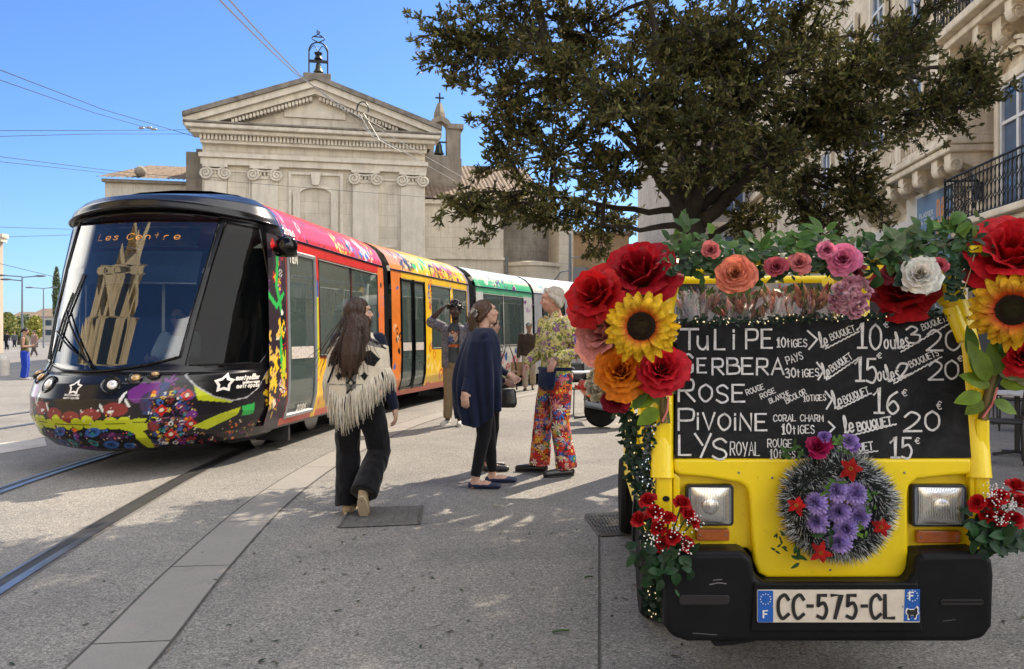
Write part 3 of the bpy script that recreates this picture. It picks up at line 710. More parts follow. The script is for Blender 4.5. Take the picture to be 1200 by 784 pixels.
def win(F, x, z0, wd, h, arch=0, m=None, name='window', out=.0):
 mb = MB(); fbox(mb, x - wd / 2, x + wd / 2, .003, .02, z0, z0 + h); wn = F.put(mb, name, m or m_glassb)
 mb = MB(); e = .07
 fbox(mb, x - wd / 2 - .003, x - wd / 2 + e, .024, .09, z0, z0 + h); fbox(mb, x + wd / 2 - e, x + wd / 2 + .003, .024, .09, z0, z0 + h)
 fbox(mb, x - .05, x + .05, .024, .08, z0, z0 + h); fbox(mb, x - wd / 2 + e, x + wd / 2 - e, .026, .085, z0 + h - e, z0 + h); fbox(mb, x - wd / 2 + e, x + wd / 2 - e, .026, .085, z0 + h * .7, z0 + h * .7 + .07)
 F.put(mb, 'frame', m_white, wn)
 mb = MB(); s_ = .2
 fbox(mb, x - wd / 2 - s_, x - wd / 2 - .006, .003, .14, z0 - .1, z0 + h + s_); fbox(mb, x + wd / 2 + .006, x + wd / 2 + s_, .003, .14, z0 - .1, z0 + h + s_); fbox(mb, x - wd / 2, x + wd / 2, .003, .14, z0 + h + .005, z0 + h + s_)
 F.put(mb, 'surround', m_rbt, wn, bevel=.02)
 return wn
A = Facade('stone_building', 'sunless honey stone town building with iron balconies at the right edge', RO)
xA0, xA1 = -14, A.px(1137, 200)[0]
mb = MB(); fbox(mb, xA0, xA1, -9, 0, 0, 17); A.put(mb, 'wall', m_rb)
zbal = A.px(1115, 262, .85)[1]
for (xa, xb, zb_, yo) in ((-3.9, 0, zbal, .85), (-11, -6.0, zbal, .85)):
 mb = MB(); fbox(mb, xa - .08, xb + .08, .003, yo + .1, zb_ - .16, zb_); fbox(mb, xa + .05, xb - .05, .003, yo - .1, zb_ - .3, zb_ - .163)
 bl = A.put(mb, 'balcony', m_rbt, bevel=.04)
 for k in range(8): mb = MB(); scroll(mb, lerp(xa + .2, xb - .2, k / 7), zb_ - .3, .0, yo - .2, .42, .18); A.put(mb, 'corbel', m_rbt, bl)
 rail_iron(A, xa, xb, yo, zb_ + .02, 1.02, parent=bl)
for k, x in enumerate((-1.75, -8.5)):
 wn = win(A, x, zbal + .02, 1.5, 2.9, m=m_glassb)
 mb = MB()
 for i in range(12):
  a0, a1 = math.pi * i / 12, math.pi * (i + 1) / 12
  for r0, r1, yy in ((.8, .98, .2), (1.0, 1.12, .26)):
   mb.prism([(x + r0 * math.cos(a), zbal + 3.0 + .65 * r0 * math.sin(a)) if r == 0 else (x + r1 * math.cos(a), zbal + 3.0 + .65 * r1 * math.sin(a)) for r, a in ((0, a0), (1, a0), (1, a1), (0, a1))], lambda p, q, d: (p, d, q), .003, yy)
 A.put(mb, 'arch_hood', m_rbt, wn)
 mb = MB(); scroll(mb, x, zbal + 4.15, .0, .5, .75, .4); A.put(mb, 'keystone', m_rbt, wn)
z2 = zbal + 4.35
mb = MB(); fbox(mb, -4.6, xA1 - .15, .003, 1.0, z2, z2 + .2); fbox(mb, -4.5, xA1 - .25, .003, .8, z2 - .18, z2 - .003); bl = A.put(mb, 'balcony', m_rbt, bevel=.04)
for k in range(4): mb = MB(); scroll(mb, lerp(-4.2, xA1 - .5, k / 3), z2 - .18, 0, .72, .62, .28); A.put(mb, 'corbel', m_rbt, bl)
rail_iron(A, -4.5, xA1 - .25, .9, z2 + .22, 1.0, parent=bl)
for x in (-3.1, -.4): win(A, x, z2 + .25, 1.3, 2.6)
for z in (z2 + 3.8,):
 for x in (-8.5, -1.75): win(A, x, z, 1.3, 2.2)
for x in (-9, -5, -1):    # shop openings, glazed, at street level
 mb = MB(); fbox(mb, x - 1.5, x + 1.5, .003, .03, .2, 3.0); sw = A.put(mb, 'shop_window', m_glassd)
 mb = MB(); fbox(mb, x - 1.62, x - 1.5, .004, .14, 0, 3.15); fbox(mb, x + 1.5, x + 1.62, .004, .14, 0, 3.15); fbox(mb, x - 1.5, x + 1.5, .004, .14, 3.0, 3.15); A.put(mb, 'frame', m_rbt, sw)
mb = MB(); xd = A.px(1143, 250, .12)[0]; mb.tube([(xd, .12, 4.6), (xd, .12, 11)], .09, 10); mb.tube([(xd, .12, A.px(1143, 172)[1]), (xd, .12, A.px(1143, 163)[1])], .13, 10)
A.put(mb, 'drainpipe', m_zinc, smooth=60)
mb = MB(); mb.tube([A.px(1152, 240, .05)[:1] + (.05, A.px(1152, 240)[1]), A.px(1150, 190)[:1] + (.05, A.px(1150, 190)[1]), A.px(1163, 130)[:1] + (.05, A.px(1163, 130)[1]), A.px(1195, 100)[:1] + (.05, A.px(1195, 100)[1])], .018, 5)
A.put(mb, 'cable', m_blackiron)
B = Facade('balcony_building', 'long stone building with a balustrade balcony on scroll brackets above a white shop band', RO + FT * (xA1 + .02))
mb = MB(); fbox(mb, .01, 34, -9, -.05, 0, 16); B.put(mb, 'wall', m_rb)
yo = 1.0
xb0, zbb = B.px(1112, 177, yo); xb1 = B.px(985, 255, yo)[0]
mb = MB(); fbox(mb, xb0, xb1, -.04, yo, zbb, zbb + .16); fbox(mb, xb0 - .06, xb1 + .06, -.04, yo + .08, zbb + .163, zbb + .34); bl = B.put(mb, 'balcony', m_rbt, bevel=.04)
nb = 9
for k in range(nb):
 mb = MB(); scroll(mb, lerp(xb0 + .35, xb1 - .3, k / (nb - 1)) + (.0 if k != 1 else -.25), zbb - .003, -.04, yo - .1, .62, .36); B.put(mb, 'scroll_bracket', m_rbt, bl)
mb = MB(); zr = zbb + .34
nbal = int((xb1 - xb0) / .2)
for k in range(nbal):
 xx = lerp(xb0 + .55, xb1, k / nbal)
 mb.lathe([(.05, zr + .1), (.045, zr + .16), (.08, zr + .32), (.07, zr + .42), (.035, zr + .62), (.05, zr + .72)], (xx, yo - .08, 0), 8)
B.put(mb, 'baluster_row', m_rbt, bl, smooth=50)
mb = MB(); fbox(mb, xb0 + .5, xb1, yo - .2, yo + .03, zr + .003, zr + .1); fbox(mb, xb0 + .5, xb1, yo - .22, yo + .06, zr + .723, zr + .80)
fbox(mb, xb0, xb0 + .5, yo - .45, yo + .05, zr + .004, zr + .86); fbox(mb, xb0 - .06, xb0 + .56, yo - .5, yo + .1, zr + .863, zr + .96); fbox(mb, xb0, xb0 + .2, -.04, yo - .453, zr + .003, zr + .9)
for f in (.33, .66): fbox(mb, lerp(xb0, xb1, f), lerp(xb0, xb1, f) + .4, yo - .25, yo + .075, zr + .005, zr + .9)
B.put(mb, 'balustrade', m_rbt, bl, bevel=.02)
for k in range(6): win(B, xb0 + 1.6 + k * 3.1, zbb + .36, 1.25, 2.7, m=m_glassb)
for k in range(6): win(B, xb0 + 1.6 + k * 3.1, zbb + 4.6, 1.2, 2.3, m=m_glassb)
mb = MB(); fbox(mb, .05, 34, -.045, .25, zbb + 3.75, zbb + 4.1); B.put(mb, 'string_course', m_rbt, bevel=.05)
for k in range(6):
 mb = MB(); xx = xb0 + .1 + k * 3.1; fbox(mb, xx - .3, xx + .3, -.045, .1, zbb + .9, zbb + 3.74); B.put(mb, 'pilaster', m_rbt)
m_band = M('white_band', (.62, .58, .52), .55, var=.15, sc=2)
zs1 = B.px(1082, 232, .3)[1];
mb = MB(); z_t = B.px(1110, 213, .25)[1]; z_b = B.px(1110, 275, .25)[1]; xs_ = B.px(1062, 250, .25)[0]
fbox(mb, .3, xs_, -.04, .25, z_b - .2, z_t); B.put(mb, 'shop_band', m_band, bevel=.02)
mb = MB(); fbox(mb, xs_ + .08, 22, -.04, .2, z_b - .2, z_t - .55); B.put(mb, 'shop_band', m_band, bevel=.02)
for k in range(5):
 mb = MB(); fbox(mb, .6 + k * 4.2, 4.2 + k * 4.2, -.045, .06, .1, z_b - .3); B.put(mb, 'shop_window', m_glassd)
sg_ = thing('shop_sign', 'slate blue shop sign with orange letters on the white band under the balconies', 'sign', (B.org.x, B.org.y, 0))
F2 = B
sx0, sx1 = B.px(1118, 250, .27)[0], B.px(1076, 250, .27)[0]; sz0, sz1 = B.px(1100, 285, .27)[1], B.px(1100, 223, .27)[1]
sx0 = .35
m_sblue = M('sign_blue', (.10, .17, .27), .5, var=.05)
m_sor = M('sign_orange', (.55, .24, .07), .5, var=0)
mb = MB(); fbox(mb, sx0, sx1, .254, .30, sz0, sz1); B.put(mb, 'board', m_sblue, sg_)
mb = MB(); W_ = sx1 - sx0; H_ = sz1 - sz0
fs = lambda x, y: (sx1 - x, .304, sz0 + y)
for tx, x, y, h, wd in (('ne', .62, .52, .34, .52), ('plan', .62, .13, .34, .9)):
 for st in strokes(tx, x * W_, y * H_, h * H_ * 1.25, wd * W_ * .42): ribbon(mb, st, H_ * .055, fs)
B.put(mb, 'orange_lettering', m_sor, sg_)
mb = MB()
for tx, x, y, wd in (('PLASSER', .08, .58, .42), ('A FERME', .14, .44, .38)):
 for st in strokes(tx, x * W_, y * H_, .085 * H_, wd * W_): ribbon(mb, st, H_ * .014, fs)
B.put(mb, 'small_lettering', m_white, sg_)
m_pb = stone_mat('pale_block', (.46, .42, .36), .15, .3, sc=.7, blocks=(1.1, .45))
c0 = thing('apartment_building', 'pale stone block with tall windows seen through the tree crown', 'building', at(790, 392, 50).xy.to_3d(), rad(4))
mb = MB(); mb.box((10, 5, 7.2), (20, 10, 14.4)); mb.build('wall', m_pb, c0)
mb = MB();
for z in (4.3, 8.2, 12.2, 14.3): mb.box((10, -.12, z), (20.3, .3, .28))
mb.build('string_course', m_rbt, c0, bevel=.04)
for r_, z in enumerate((5.0, 9.0)):
 for k in range(8):
  x = 1.3 + k * 2.45
  mb = MB(); mb.box((x, -.02, z + 1.25), (1.15, .06, 2.5)); wn = mb.build('window', m_glassb, c0)
  mb = MB()
  for dx in (-.62, .62): mb.box((x + dx, -.05, z + 1.25), (.12, .1, 2.6))
  mb.box((x, -.05, z + 2.6), (1.4, .12, .12)); mb.box((x, -.045, z + 1.25), (.07, .07, 2.5)); mb.box((x, -.045, z + 1.7), (1.1, .07, .06)); mb.build('frame', m_white, wn)
mb = MB(); mb.box((10, 4.6, 15.6), (19, 8, 2.2)); mb.build('roof', m_zinc, c0, bevel=.6)
for k in range(5):
 mb = MB(); mb.box((2 + k * 4, -.03, 1.9), (2.8, .08, 3.4)); mb.build('shop_window', m_glassd, c0)
mb = MB(); mb.tube([(14.6, -.14, 0), (14.6, -.14, 13)], .1, 8); mb.build('drainpipe', m_zinc, c0)
# ================================================================== FAR LEFT
m_far1 = stone_mat('far_render', (.46, .38, .3), .12, .2); m_far2 = stone_mat('far_pale', (.52, .47, .4), .1, .2); m_far3 = stone_mat('far_pink', (.42, .3, .22), .12, .2)
def house(label, px0, px1, ytop, Y, mt, rows, cols, roof=True, name='far_house', dep=9, wy0=.25):
 a, b_ = at(px0, ytop, Y), at(px1, ytop, Y); w_ = b_.x - a.x; h = a.z
 o = thing(name, label, 'house', (a.x, Y, 0))
 mb = MB(); mb.box((w_ / 2, dep / 2, h / 2), (w_, dep, h)); mb.build('wall', mt, o)
 if roof:
  mb = MB(); mb.add([(-.4, -.5, h), (w_ + .4, -.5, h), (w_ + .4, dep + .5, h), (-.4, dep + .5, h), (-.4, dep / 2, h + dep * .18), (w_ + .4, dep / 2, h + dep * .18)], [(0, 1, 5, 4), (2, 3, 4, 5), (0, 4, 3), (1, 2, 5)]); mb.build('roof', m_tile, o)
 for r_ in range(rows):
  for c_ in range(cols):
   x = w_ * (c_ + .5) / cols; z = h * (wy0 + (1 - wy0) * (r_ + .35) / rows)
   mb = MB(); mb.box((x, -.03, z), (min(1.1, w_ / cols * .5), .12, h / rows * .42)); mb.build('window', m_glassd, o)
 return o
house('cream far house with red tile roof behind the plane trees', 36, 92, 371, 150, m_far2, 2, 4)
house('brown far house rising right behind the tram windscreen pillar', 92, 175, 357, 120, m_far3, 3, 5)
house('pale far house low beside the street edge', 10, 38, 374, 170, m_far1, 2, 2)
house('tall stone corner house cut by the edge of the picture', -60, -1, 283, 62, m_far1, 4, 3, name='corner_house', roof=False, dep=.5)
mb = MB()
ex = thing('stone_cornice', 'overhanging cornice along the top of the tall corner house', 'cornice', at(-60, 283, 61.9))
mb = MB(); mb.box((2.0, .3, .15), (4.1, .7, .3)); mb.box((2.0, .3, .45), (4.3, .8, .3)); mb.build('ledge', m_rbt, ex)
mb = MB()
def hillf(u, v):
 x = lerp(-900, 500, u); y = 700 + v * 300
 z = (22 + 9 * noise.noise(Vector((u * 9, 3, 0))) + 4 * noise.noise(Vector((u * 40, 1, 0)))) * math.sin(min(1, v * 1.6) * math.pi / 2)
 return (x, y, z)
mb.grid(hillf, 120, 8)
struct(mb.build('hills', M('hill_wood', (.06, .075, .035), .9, var=.4, sc=.05), smooth=180))
m_lamp = M('lamp_grey', (.2, .22, .24), .45, .5)
def lamp(px, Y, ytop, lb, arms):
 q = at(px, ytop, Y); o = thing('street_lamp', lb, 'street lamp', (q.x, Y, 0), group='street lamps on the left')
 mb = MB(); mb.tube([(0, 0, 0), (0, 0, q.z)], [.09, .05], 8); mb.build('mast', m_lamp, o, smooth=60)
 for ax, az in arms:
  mb = MB(); mb.tube([(0, 0, q.z + az), (ax, 0, q.z + az + .1)], .04, 6); a_ = mb.build('arm', m_lamp, o)
  mb = MB(); mb.ell((ax * 1.06, 0, q.z + az + .1), (.45, .15, .08)); mb.build('lamp_head', m_lamp, a_)
lamp(26, 60, 325, 'grey double arm street lamp standing clear of the tram', [(-1.15, -.25), (1.25, 0), (-1.5, .05)])
lamp(51, 85, 338, 'smaller double arm street lamp close to the tram windscreen', [(-1.4, 0), (1.0, 0)])
q = gd(5, 440)
o = thing('bollard', 'short white stone bollard by the left picture edge', 'bollard', q)
mb = MB(); mb.lathe([(.17, 0), (.16, .5), (.14, .6), (.06, .66)], n=16); mb.build('post', M('bollard_stone', (.6, .56, .5), .7, var=.15), o, smooth=60)
# ================================================================== BUILDINGS BEHIND THE CAMERA (seen in reflections)
bt = thing('bell_tower', 'sunlit pale stone tower behind the photographer, mirrored in the tram windscreen', 'tower', (-29.5, -13.0, 0), rad(-50))
m_tow = stone_mat('tower_stone', (.74, .62, .40), .2, .35, sc=.8, blocks=(1, .5))
TWS = lambda mb: mb.move(Matrix.Diagonal((2.5, 2.5, 1.15, 1)))
mb = MB(); mb.box((0, 0, 8), (9, 9, 16)); mb.box((0, 0, 19.5), (6, 6, 7)); mb.lathe([(3, 23), (2.9, 27), (2.2, 27.2), (1.9, 30), (1.0, 30.3), (.8, 33), (.1, 38)], n=8); TWS(mb).build('shaft', m_tow, bt)
mb = MB()
for z, h in ((4, .5), (9, .5), (16, .7), (18, .3), (23, .6), (27.1, .4), (30.1, .3)):
 r = 9.6 if z <= 16 else 6.6 if z <= 23 else 5.4 if z < 28 else 3.2
 mb.box((0, 0, z), (r, r, h))
for sg in (-1, 1):
 for k in (-3.4, -1.9, 1.9, 3.4):
  mb.box((k, sg * 4.6, 8), (.45, .5, 15)); mb.box((sg * 4.6, k, 8), (.5, .45, 15)); mb.box((k * .66, sg * 3.1, 19.6), (.3, .4, 6.6)); mb.box((sg * 3.1, k * .66, 19.6), (.4, .3, 6.6))
TWS(mb).build('cornice', m_tow, bt)
mb = MB()
for k in range(4):
 m = Matrix.Rotation(k * math.pi / 2, 3, 'Z')
 for x, c, d in ((0, (0, -4.52, 11.5), (1.7, .1, 4.2)), (-2.65, (0, -4.52, 12), (.6, .1, 3)), (2.65, (0, -4.52, 12), (.6, .1, 3)), (0, (0, -4.52, 5.8), (1.3, .1, 2.6)), (0, (0, -3.03, 19.8), (1.2, .1, 4.2))):
  mb.box(m @ Vector((x, c[1], c[2])), d, m=m); mb.tube([m @ Vector((x, c[1] - .05, c[2] + d[2] / 2)), m @ Vector((x, c[1] + .06, c[2] + d[2] / 2))], d[0] / 2, 16)
TWS(mb).build('window', m_glassd, bt)
for k, (x, y, w_, h, rz, lb) in enumerate(((-2, -28, 16, 8.5, 0, 'cream house behind the photographer, facing the square'), (16, -26, 15, 9, .1, 'tall honey house behind the photographer, at the shop side'), (-15, -30, 12, 7.5, -.1, 'low cream house next to the tower behind the photographer'))):
 o = thing('townhouse', lb, 'house', (x, y, 0), rz)
 mb = MB(); mb.box((0, -4, h / 2), (w_, 8, h)); mb.build('wall', m_tow if k != 1 else m_rb, o)
 for r_ in range(4):
  for c_ in range(5):
   mb = MB(); mb.box(((c_ - 2) * w_ / 5.4, .02, 2 + r_ * h / 4.6), (1.1, .06, 2)); mb.build('window', m_glassd, o)
 mb = MB(); mb.box((0, -4, h + .3), (w_ + .6, 8.8, .6)); mb.build('roof', m_rbt, o)
# ================================================================== TRAM
def interp(tab, x, col):
 return float(np.interp(x, [r[0] for r in tab], [r[col] for r in tab]))
LAT = [(.22, 1.16), (.32, 1.23), (.6, 1.315), (1.0, 1.325), (2.2, 1.305), (2.58, 1.285), (2.68, 1.255), (2.85, 1.16), (2.98, 1.0), (3.07, .8), (3.13, .45), (3.15, 0)]
def lat(z): return interp(LAT, z, 1)
A0 = Vector((-4.075, 9.42)); TA = rad(7)
tram = thing('tram', 'tram with a black domed nose and flower painted coloured cars curving behind the people', 'tram', (A0.x, A0.y, 0), -TA)
m_black = M('gloss_black', (.005, .005, .006), .12, 0, var=.2, sc=1.5, spec=.35)
m_liv = M('livery', (1, 1, 1), .2, vcol=True, var=.12, sc=3, spec=.35)
m_blackrub = M('bellows_rubber', (.018, .018, .018), .7, var=.2)
m_under = M('underframe', (.012, .012, .012), .8)
m_wind = glass_mat('windscreen', (.5, .58, .63), .12, (.012, .02, .035), .012, 1.0, 2.0)
m_gl = glass_mat('tram_glass', (.72, .82, .80), .32, (.15, .21, .20), .02, .9, 1.6)
m_alu = M('aluminium', (.5, .5, .5), .35, .9, var=.1)
m_int = M('interior_grey', (.36, .37, .38), .6)
m_intd = M('interior_dark', (.02, .022, .026), .6)
m_chrome = M('chrome', (.7, .7, .7), .12, 1, var=0)
class Paint:      # vertex painter in flat panel coordinates
 def __init__(s, x, y, base):
  s.x = np.asarray(x); s.y = np.asarray(y); s.c = np.empty((len(s.x), 3)); s.c[:] = base
 def ell(s, cx, cy, rx, ry, col, rot=0, k=1):
  dx, dy = s.x - cx, s.y - cy; ca, sa = math.cos(rot), math.sin(rot)
  u = (dx * ca + dy * sa) / rx; v = (-dx * sa + dy * ca) / ry
  m = u * u + v * v < 1
  s.c[m] = s.c[m] * (1 - k) + np.array(col) * k
 def ring(s, cx, cy, r, wd, col):
  d = np.hypot(s.x - cx, s.y - cy); s.c[np.abs(d - r) < wd] = col
 def line(s, pts, wd, col):
  for a, b in zip(pts, pts[1:]):
   d = np.array(b) - a; l2 = d @ d or 1
   t = np.clip(((s.x - a[0]) * d[0] + (s.y - a[1]) * d[1]) / l2, 0, 1)
   s.c[np.hypot(s.x - a[0] - t * d[0], s.y - a[1] - t * d[1]) < wd] = col
 def poly(s, P, col):
  ins = np.zeros(len(s.x), bool); n = len(P)
  for i in range(n):
   x1_, y1_ = P[i]; x2_, y2_ = P[(i + 1) % n]
   c = ((y1_ > s.y) != (y2_ > s.y)) & (s.x < (x2_ - x1_) * (s.y - y1_) / ((y2_ - y1_) or 1e-9) + x1_)
   ins ^= c
  s.c[ins] = col
 def flower(s, cx, cy, r, col, mid, n=6, rot=0):
  dx, dy = s.x - cx, s.y - cy; d = np.hypot(dx, dy); a = np.arctan2(dy, dx) + rot
  s.c[d < r * (.62 + .38 * np.cos(a * n))] = col; s.c[d < r * .28] = mid
 def scatter(s, rnd, n, x0, x1, y0, y1, r0, r1, pal, kinds=('ell',)):
  for _ in range(n):
   cx, cy, r = rnd.uniform(x0, x1), rnd.uniform(y0, y1), rnd.uniform(r0, r1); col = rnd.choice(pal); k = rnd.choice(kinds)
   if k == 'ell': s.ell(cx, cy, r, r * rnd.uniform(.35, 1), col, rnd.uniform(0, 3))
   elif k == 'flower': s.flower(cx, cy, r * 1.3, col, rnd.choice(pal), rnd.choice((5, 6, 8)), rnd.uniform(0, 3))
   elif k == 'dia': s.poly([(cx - r, cy), (cx, cy - r), (cx + r, cy), (cx, cy + r)], col); s.poly([(cx - r * .45, cy), (cx, cy - r * .45), (cx + r * .45, cy), (cx, cy + r * .45)], rnd.choice(pal))
   elif k == 'line': a = rnd.uniform(0, 6.3); s.line([(cx, cy), (cx + r * 2.5 * math.cos(a), cy + r * 2.5 * math.sin(a)), (cx + r * 3 * math.cos(a + .8), cy + r * 3 * math.sin(a + .8))], r * .18, col)
   elif k == 'ring': s.ring(cx, cy, r, r * .25, col)
   elif k == 'star':
    for j in range(3): a = rnd.uniform(0, 3); s.line([(cx - r * math.cos(a), cy - r * math.sin(a)), (cx + r * math.cos(a), cy + r * math.sin(a))], r * .22, col)
YG, RED, ORA, YEL, GRN, PUR, BLU, WHT, BLK, MAR, PNK, TEA, CRM = (.50, .55, .02), (.55, .015, .015), (.75, .16, .015), (.80, .50, .02), (.03, .42, .08), (.16, .03, .2), (.04, .12, .4), (.75, .74, .7), (.008, .008, .01), (.22, .03, .03), (.65, .12, .2), (.03, .25, .27), (.7, .6, .42)
# --- nose surface: angle th (0 = front) and profile position v
PRO = [  # v, z, tip distance ahead of the section origin, half width
 (0, .20, .95, 1.05), (.05, .26, 1.18, 1.14), (.11, .38, 1.36, 1.23), (.2, .58, 1.46, 1.31), (.28, .78, 1.45, 1.325), (.345, .93, 1.36, 1.325), (.375, 1.0, 1.25, 1.325), (.39, 1.03, 1.12, 1.325), (.41, 1.1, 1.06, 1.325),
 (.55, 1.6, .90, 1.32), (.7, 2.15, .66, 1.305), (.83, 2.62, .38, 1.285), (.845, 2.68, .36, 1.27), (.856, 2.70, .50, 1.265), (.875, 2.78, .50, 1.23), (.91, 2.92, .36, 1.13), (.945, 3.03, .10, .95), (.975, 3.10, -.25, .7), (1, 3.14, -.8, .3)]
Y0 = .42
PV = np.array(PRO)
def nosep(th, v, off=0):
 z, t_, w_ = (float(np.interp(v, PV[:, 0], PV[:, i])) for i in (1, 2, 3))
 c_ = abs(math.cos(th))
 p = Vector((w_ * math.sin(th), Y0 - (t_ + Y0) * c_ ** .92, z + .13 * c_ * c_ * float(np.interp(v, (.68, .83, .875, .95), (0, 1, 1, 0)))))
 if off:
  e = 1e-3
  n_ = (nosep(th, min(1, v + e)) - p).cross(nosep(th + e, v) - p)
  if n_.length > 0:
   n_.normalize()
   if n_.dot(Vector((math.sin(th), -math.cos(th), .2))) < 0: n_ = -n_
   p = p + n_ * off
 return p
def v_of_z(z): return float(np.interp(z, PV[:, 1], PV[:, 0]))
def npz(th, z, off=0): return nosep(th, v_of_z(z), off)
def wth(s_, z):                                                   # side edges of the windscreen, s_ = -1 ... 1
 f = max(0, min(1, (z - 1.05) / 1.6)); return rad(lerp(-6, -2.5, f) + s_ * lerp(37, 42.5, f))
def wb(s_): return 1.035 + .13 * s_ * s_ + .02 * s_            # lower edge
WT = 2.655
CABF = ([1.06, 1.6, 2.1, 2.62], [34.5, 37, 39.5, 43]); CABR = ([1.06, 1.2, 1.5, 1.9, 2.3, 2.62], [69, 75, 78.5, 77, 71, 65])
nth, nv = 400, 260
vs = []; ths = []; zs = []
vrow = np.linspace(0, 1, nv + 1)
for i in range(nv + 1):
 zn = float(np.interp(vrow[i], PV[:, 0], PV[:, 1]))
 for j in range(nth + 1):
  th = -math.pi / 2 + math.pi * j / nth
  vs.append(nosep(th, vrow[i])); ths.append(th); zs.append(zn)
groups = {'nose_shell': [], 'windscreen': [], 'cab_window': [], 'far': []}
m1 = nth + 1
for i in range(nv):
 z = (zs[i * m1] + zs[(i + 1) * m1]) / 2; l0, l1 = wth(-1, z), wth(1, z); cf, cr_ = np.interp(z, *CABF), np.interp(z, *CABR)
 for j in range(nth):
  th = -math.pi / 2 + math.pi * (j + .5) / nth; s_ = (th - (l0 + l1) / 2) / ((l1 - l0) / 2); ad_ = math.degrees(th)
  if ad_ < 0: ad_ = -ad_ - 11
  k = 'windscreen' if abs(s_) < 1 and wb(s_) < z < WT else 'cab_window' if cf < ad_ < cr_ and 1.09 + .03 * math.cos(ad_ * .2) < z < 2.61 else 'nose_shell'
  if k == 'cab_window' and th < 0: k = 'far'
  a = i * m1 + j; groups[k].append((a, a + 1, a + m1 + 1, a + m1))
TH = np.array(ths); ZZ = np.array(zs); AA = TH * 1.25 + .10         # arc coordinate, metres
rn = random.Random(5)
ad = np.degrees(TH); ad = np.where(ad < -3, -ad - 9, ad)
art_top = .68 + .37 * (AA / .72) ** 2
sw = np.interp(ad, [33, 35, 45, 52, 60, 67, 73, 78, 78.3], [1.08, 1.05, .87, .77, .71, .73, .83, 1.05, 2.62])
art = np.where(ad <= 33, ZZ < art_top, ZZ < sw)
P2 = Paint(AA, ZZ, (.012, .010, .014))
for sg in (-1, 1):
 for q in ((.0, .60, .10, .06), (.2, .63, .10, .06), (.42, .68, .11, .07)): P2.ell(sg * q[0], q[1], q[2], q[3], MAR)
 P2.ell(sg * .60, .84, .09, .10, PUR); P2.ell(sg * .5, .92, .06, .05, PUR); P2.ell(sg * .68, .74, .06, .1, (.05, .03, .08))
 for k in range(7): P2.ell(sg * (.06 + .11 * k), .535 + .02 * math.sin(k * 2.2), .062, .06 + .012 * (k % 2), YG, .3 * k)
 P2.line([(sg * .5, .50), (sg * .62, .40), (sg * .66, .3)], .05, YG); P2.ell(sg * .62, .52, .09, .07, YG)
 P2.ell(sg * .36, .40, .22, .085, BLK); P2.ell(sg * .36, .40, .12, .045, (.05, .015, .05))
 for cx, cy, rx, ry, c_ in ((.19, .45, .085, .045, BLU), (.30, .31, .09, .045, BLU), (.13, .33, .05, .04, TEA), (.47, .29, .06, .035, BLU), (.05, .26, .05, .03, PUR)): P2.ell(sg * cx, cy, rx, ry, c_, .3); P2.ell(sg * cx, cy, rx * .5, ry * .5, tuple(q * .35 for q in c_), .3)
 for cx, cy, rx, ry, rt in ((.30, .70, .012, .05, .4), (.47, .80, .014, .07, -.3), (.52, .74, .012, .05, .5), (.38, .66, .03, .014, .2), (.08, .72, .02, .01, 0)): P2.ell(sg * cx, cy, rx, ry, WHT, rt)
P2.ell(0, .4, .035, .05, PUR); P2.ell(0, .47, .025, .02, ORA)
P2.scatter(rn, 150, -.7, .6, .24, .78, .004, .010, [WHT, CRM, CRM, ORA, YEL, PNK], ('ell',))
P2.scatter(rn, 60, -.7, .6, .22, .50, .008, .022, [BLU, PUR, MAR, TEA, BLK, BLK], ('ell', 'flower'))
for sg in (-1, 1):
 m_ = lambda x: sg * (x + .10 if sg > 0 else x + .10)
 X0, X1 = sorted((m_(.60), m_(.98)))
 P2.scatter(rn, 70, X0, X1, .27, .95, .02, .06, [PUR, BLK, (.03, .05, .16), (.05, .02, .06), MAR, BLK], ('ell', 'flower'))
 P2.scatter(rn, 150, X0, X1, .27, .86, .006, .022, [ORA, MAR, BLU, YEL, PUR, WHT, TEA, (.25, .12, .05), BLK, BLK], ('ell', 'ring', 'flower'))
 for q in ((.70, .66), (.90, .80), (.95, .50), (.78, .40)):
  x = m_(q[0]); P2.poly([(x - .055, q[1]), (x, q[1] - .06), (x + .055, q[1]), (x, q[1] + .06)], RED); P2.poly([(x - .03, q[1]), (x, q[1] - .034), (x + .03, q[1]), (x, q[1] + .034)], BLK); P2.ell(x, q[1], .018, .02, CRM)
 P2.poly([(m_(.90), .99), (m_(1.0), .90), (m_(1.36), .74), (m_(1.3), .69), (m_(1.0), .74)], YG); P2.poly([(m_(.96), .47), (m_(1.2), .58), (m_(1.40), .63), (m_(1.38), .55), (m_(1.1), .42)], YG)
 P2.poly([(m_(1.42), .64), (m_(1.56), .66), (m_(1.56), .54), (m_(1.43), .53)], GRN)
 P2.scatter(rn, 50, *sorted((m_(.98), m_(1.7))), .26, .5, .006, .02, [(.3, .2, .05), CRM, PUR, MAR, ORA], ('ell', 'line', 'star'))
 X0, X1 = sorted((m_(1.68), m_(2.0)))      # painted pillar behind the cab window
 P2.scatter(rn, 90, X0, X1, .4, 2.6, .015, .05, [RED, RED, BLK, PUR, WHT, BLK, MAR], ('ell', 'line', 'flower')); P2.scatter(rn, 20, X0, X1, .6, 1.6, .04, .07, [YEL, (.6, .4, .1)], ('star',))
cols = np.empty((len(AA), 3)); cols[:] = BLK; cols[art] = P2.c[art]
cols[(np.abs(ZZ - sw) < .007) & (ad > 37) & (ad < 78)] = (.45, .45, .46)
cols[(np.abs(AA - (.70 + .16 * ((ZZ - .55) / .3) ** 2 * .6)) < .005) & (ZZ < .97)] = BLK
cols[(np.abs(ZZ - (.53 + .04 * AA ** 2)) < .003) & (np.abs(AA) < .7)] = BLK
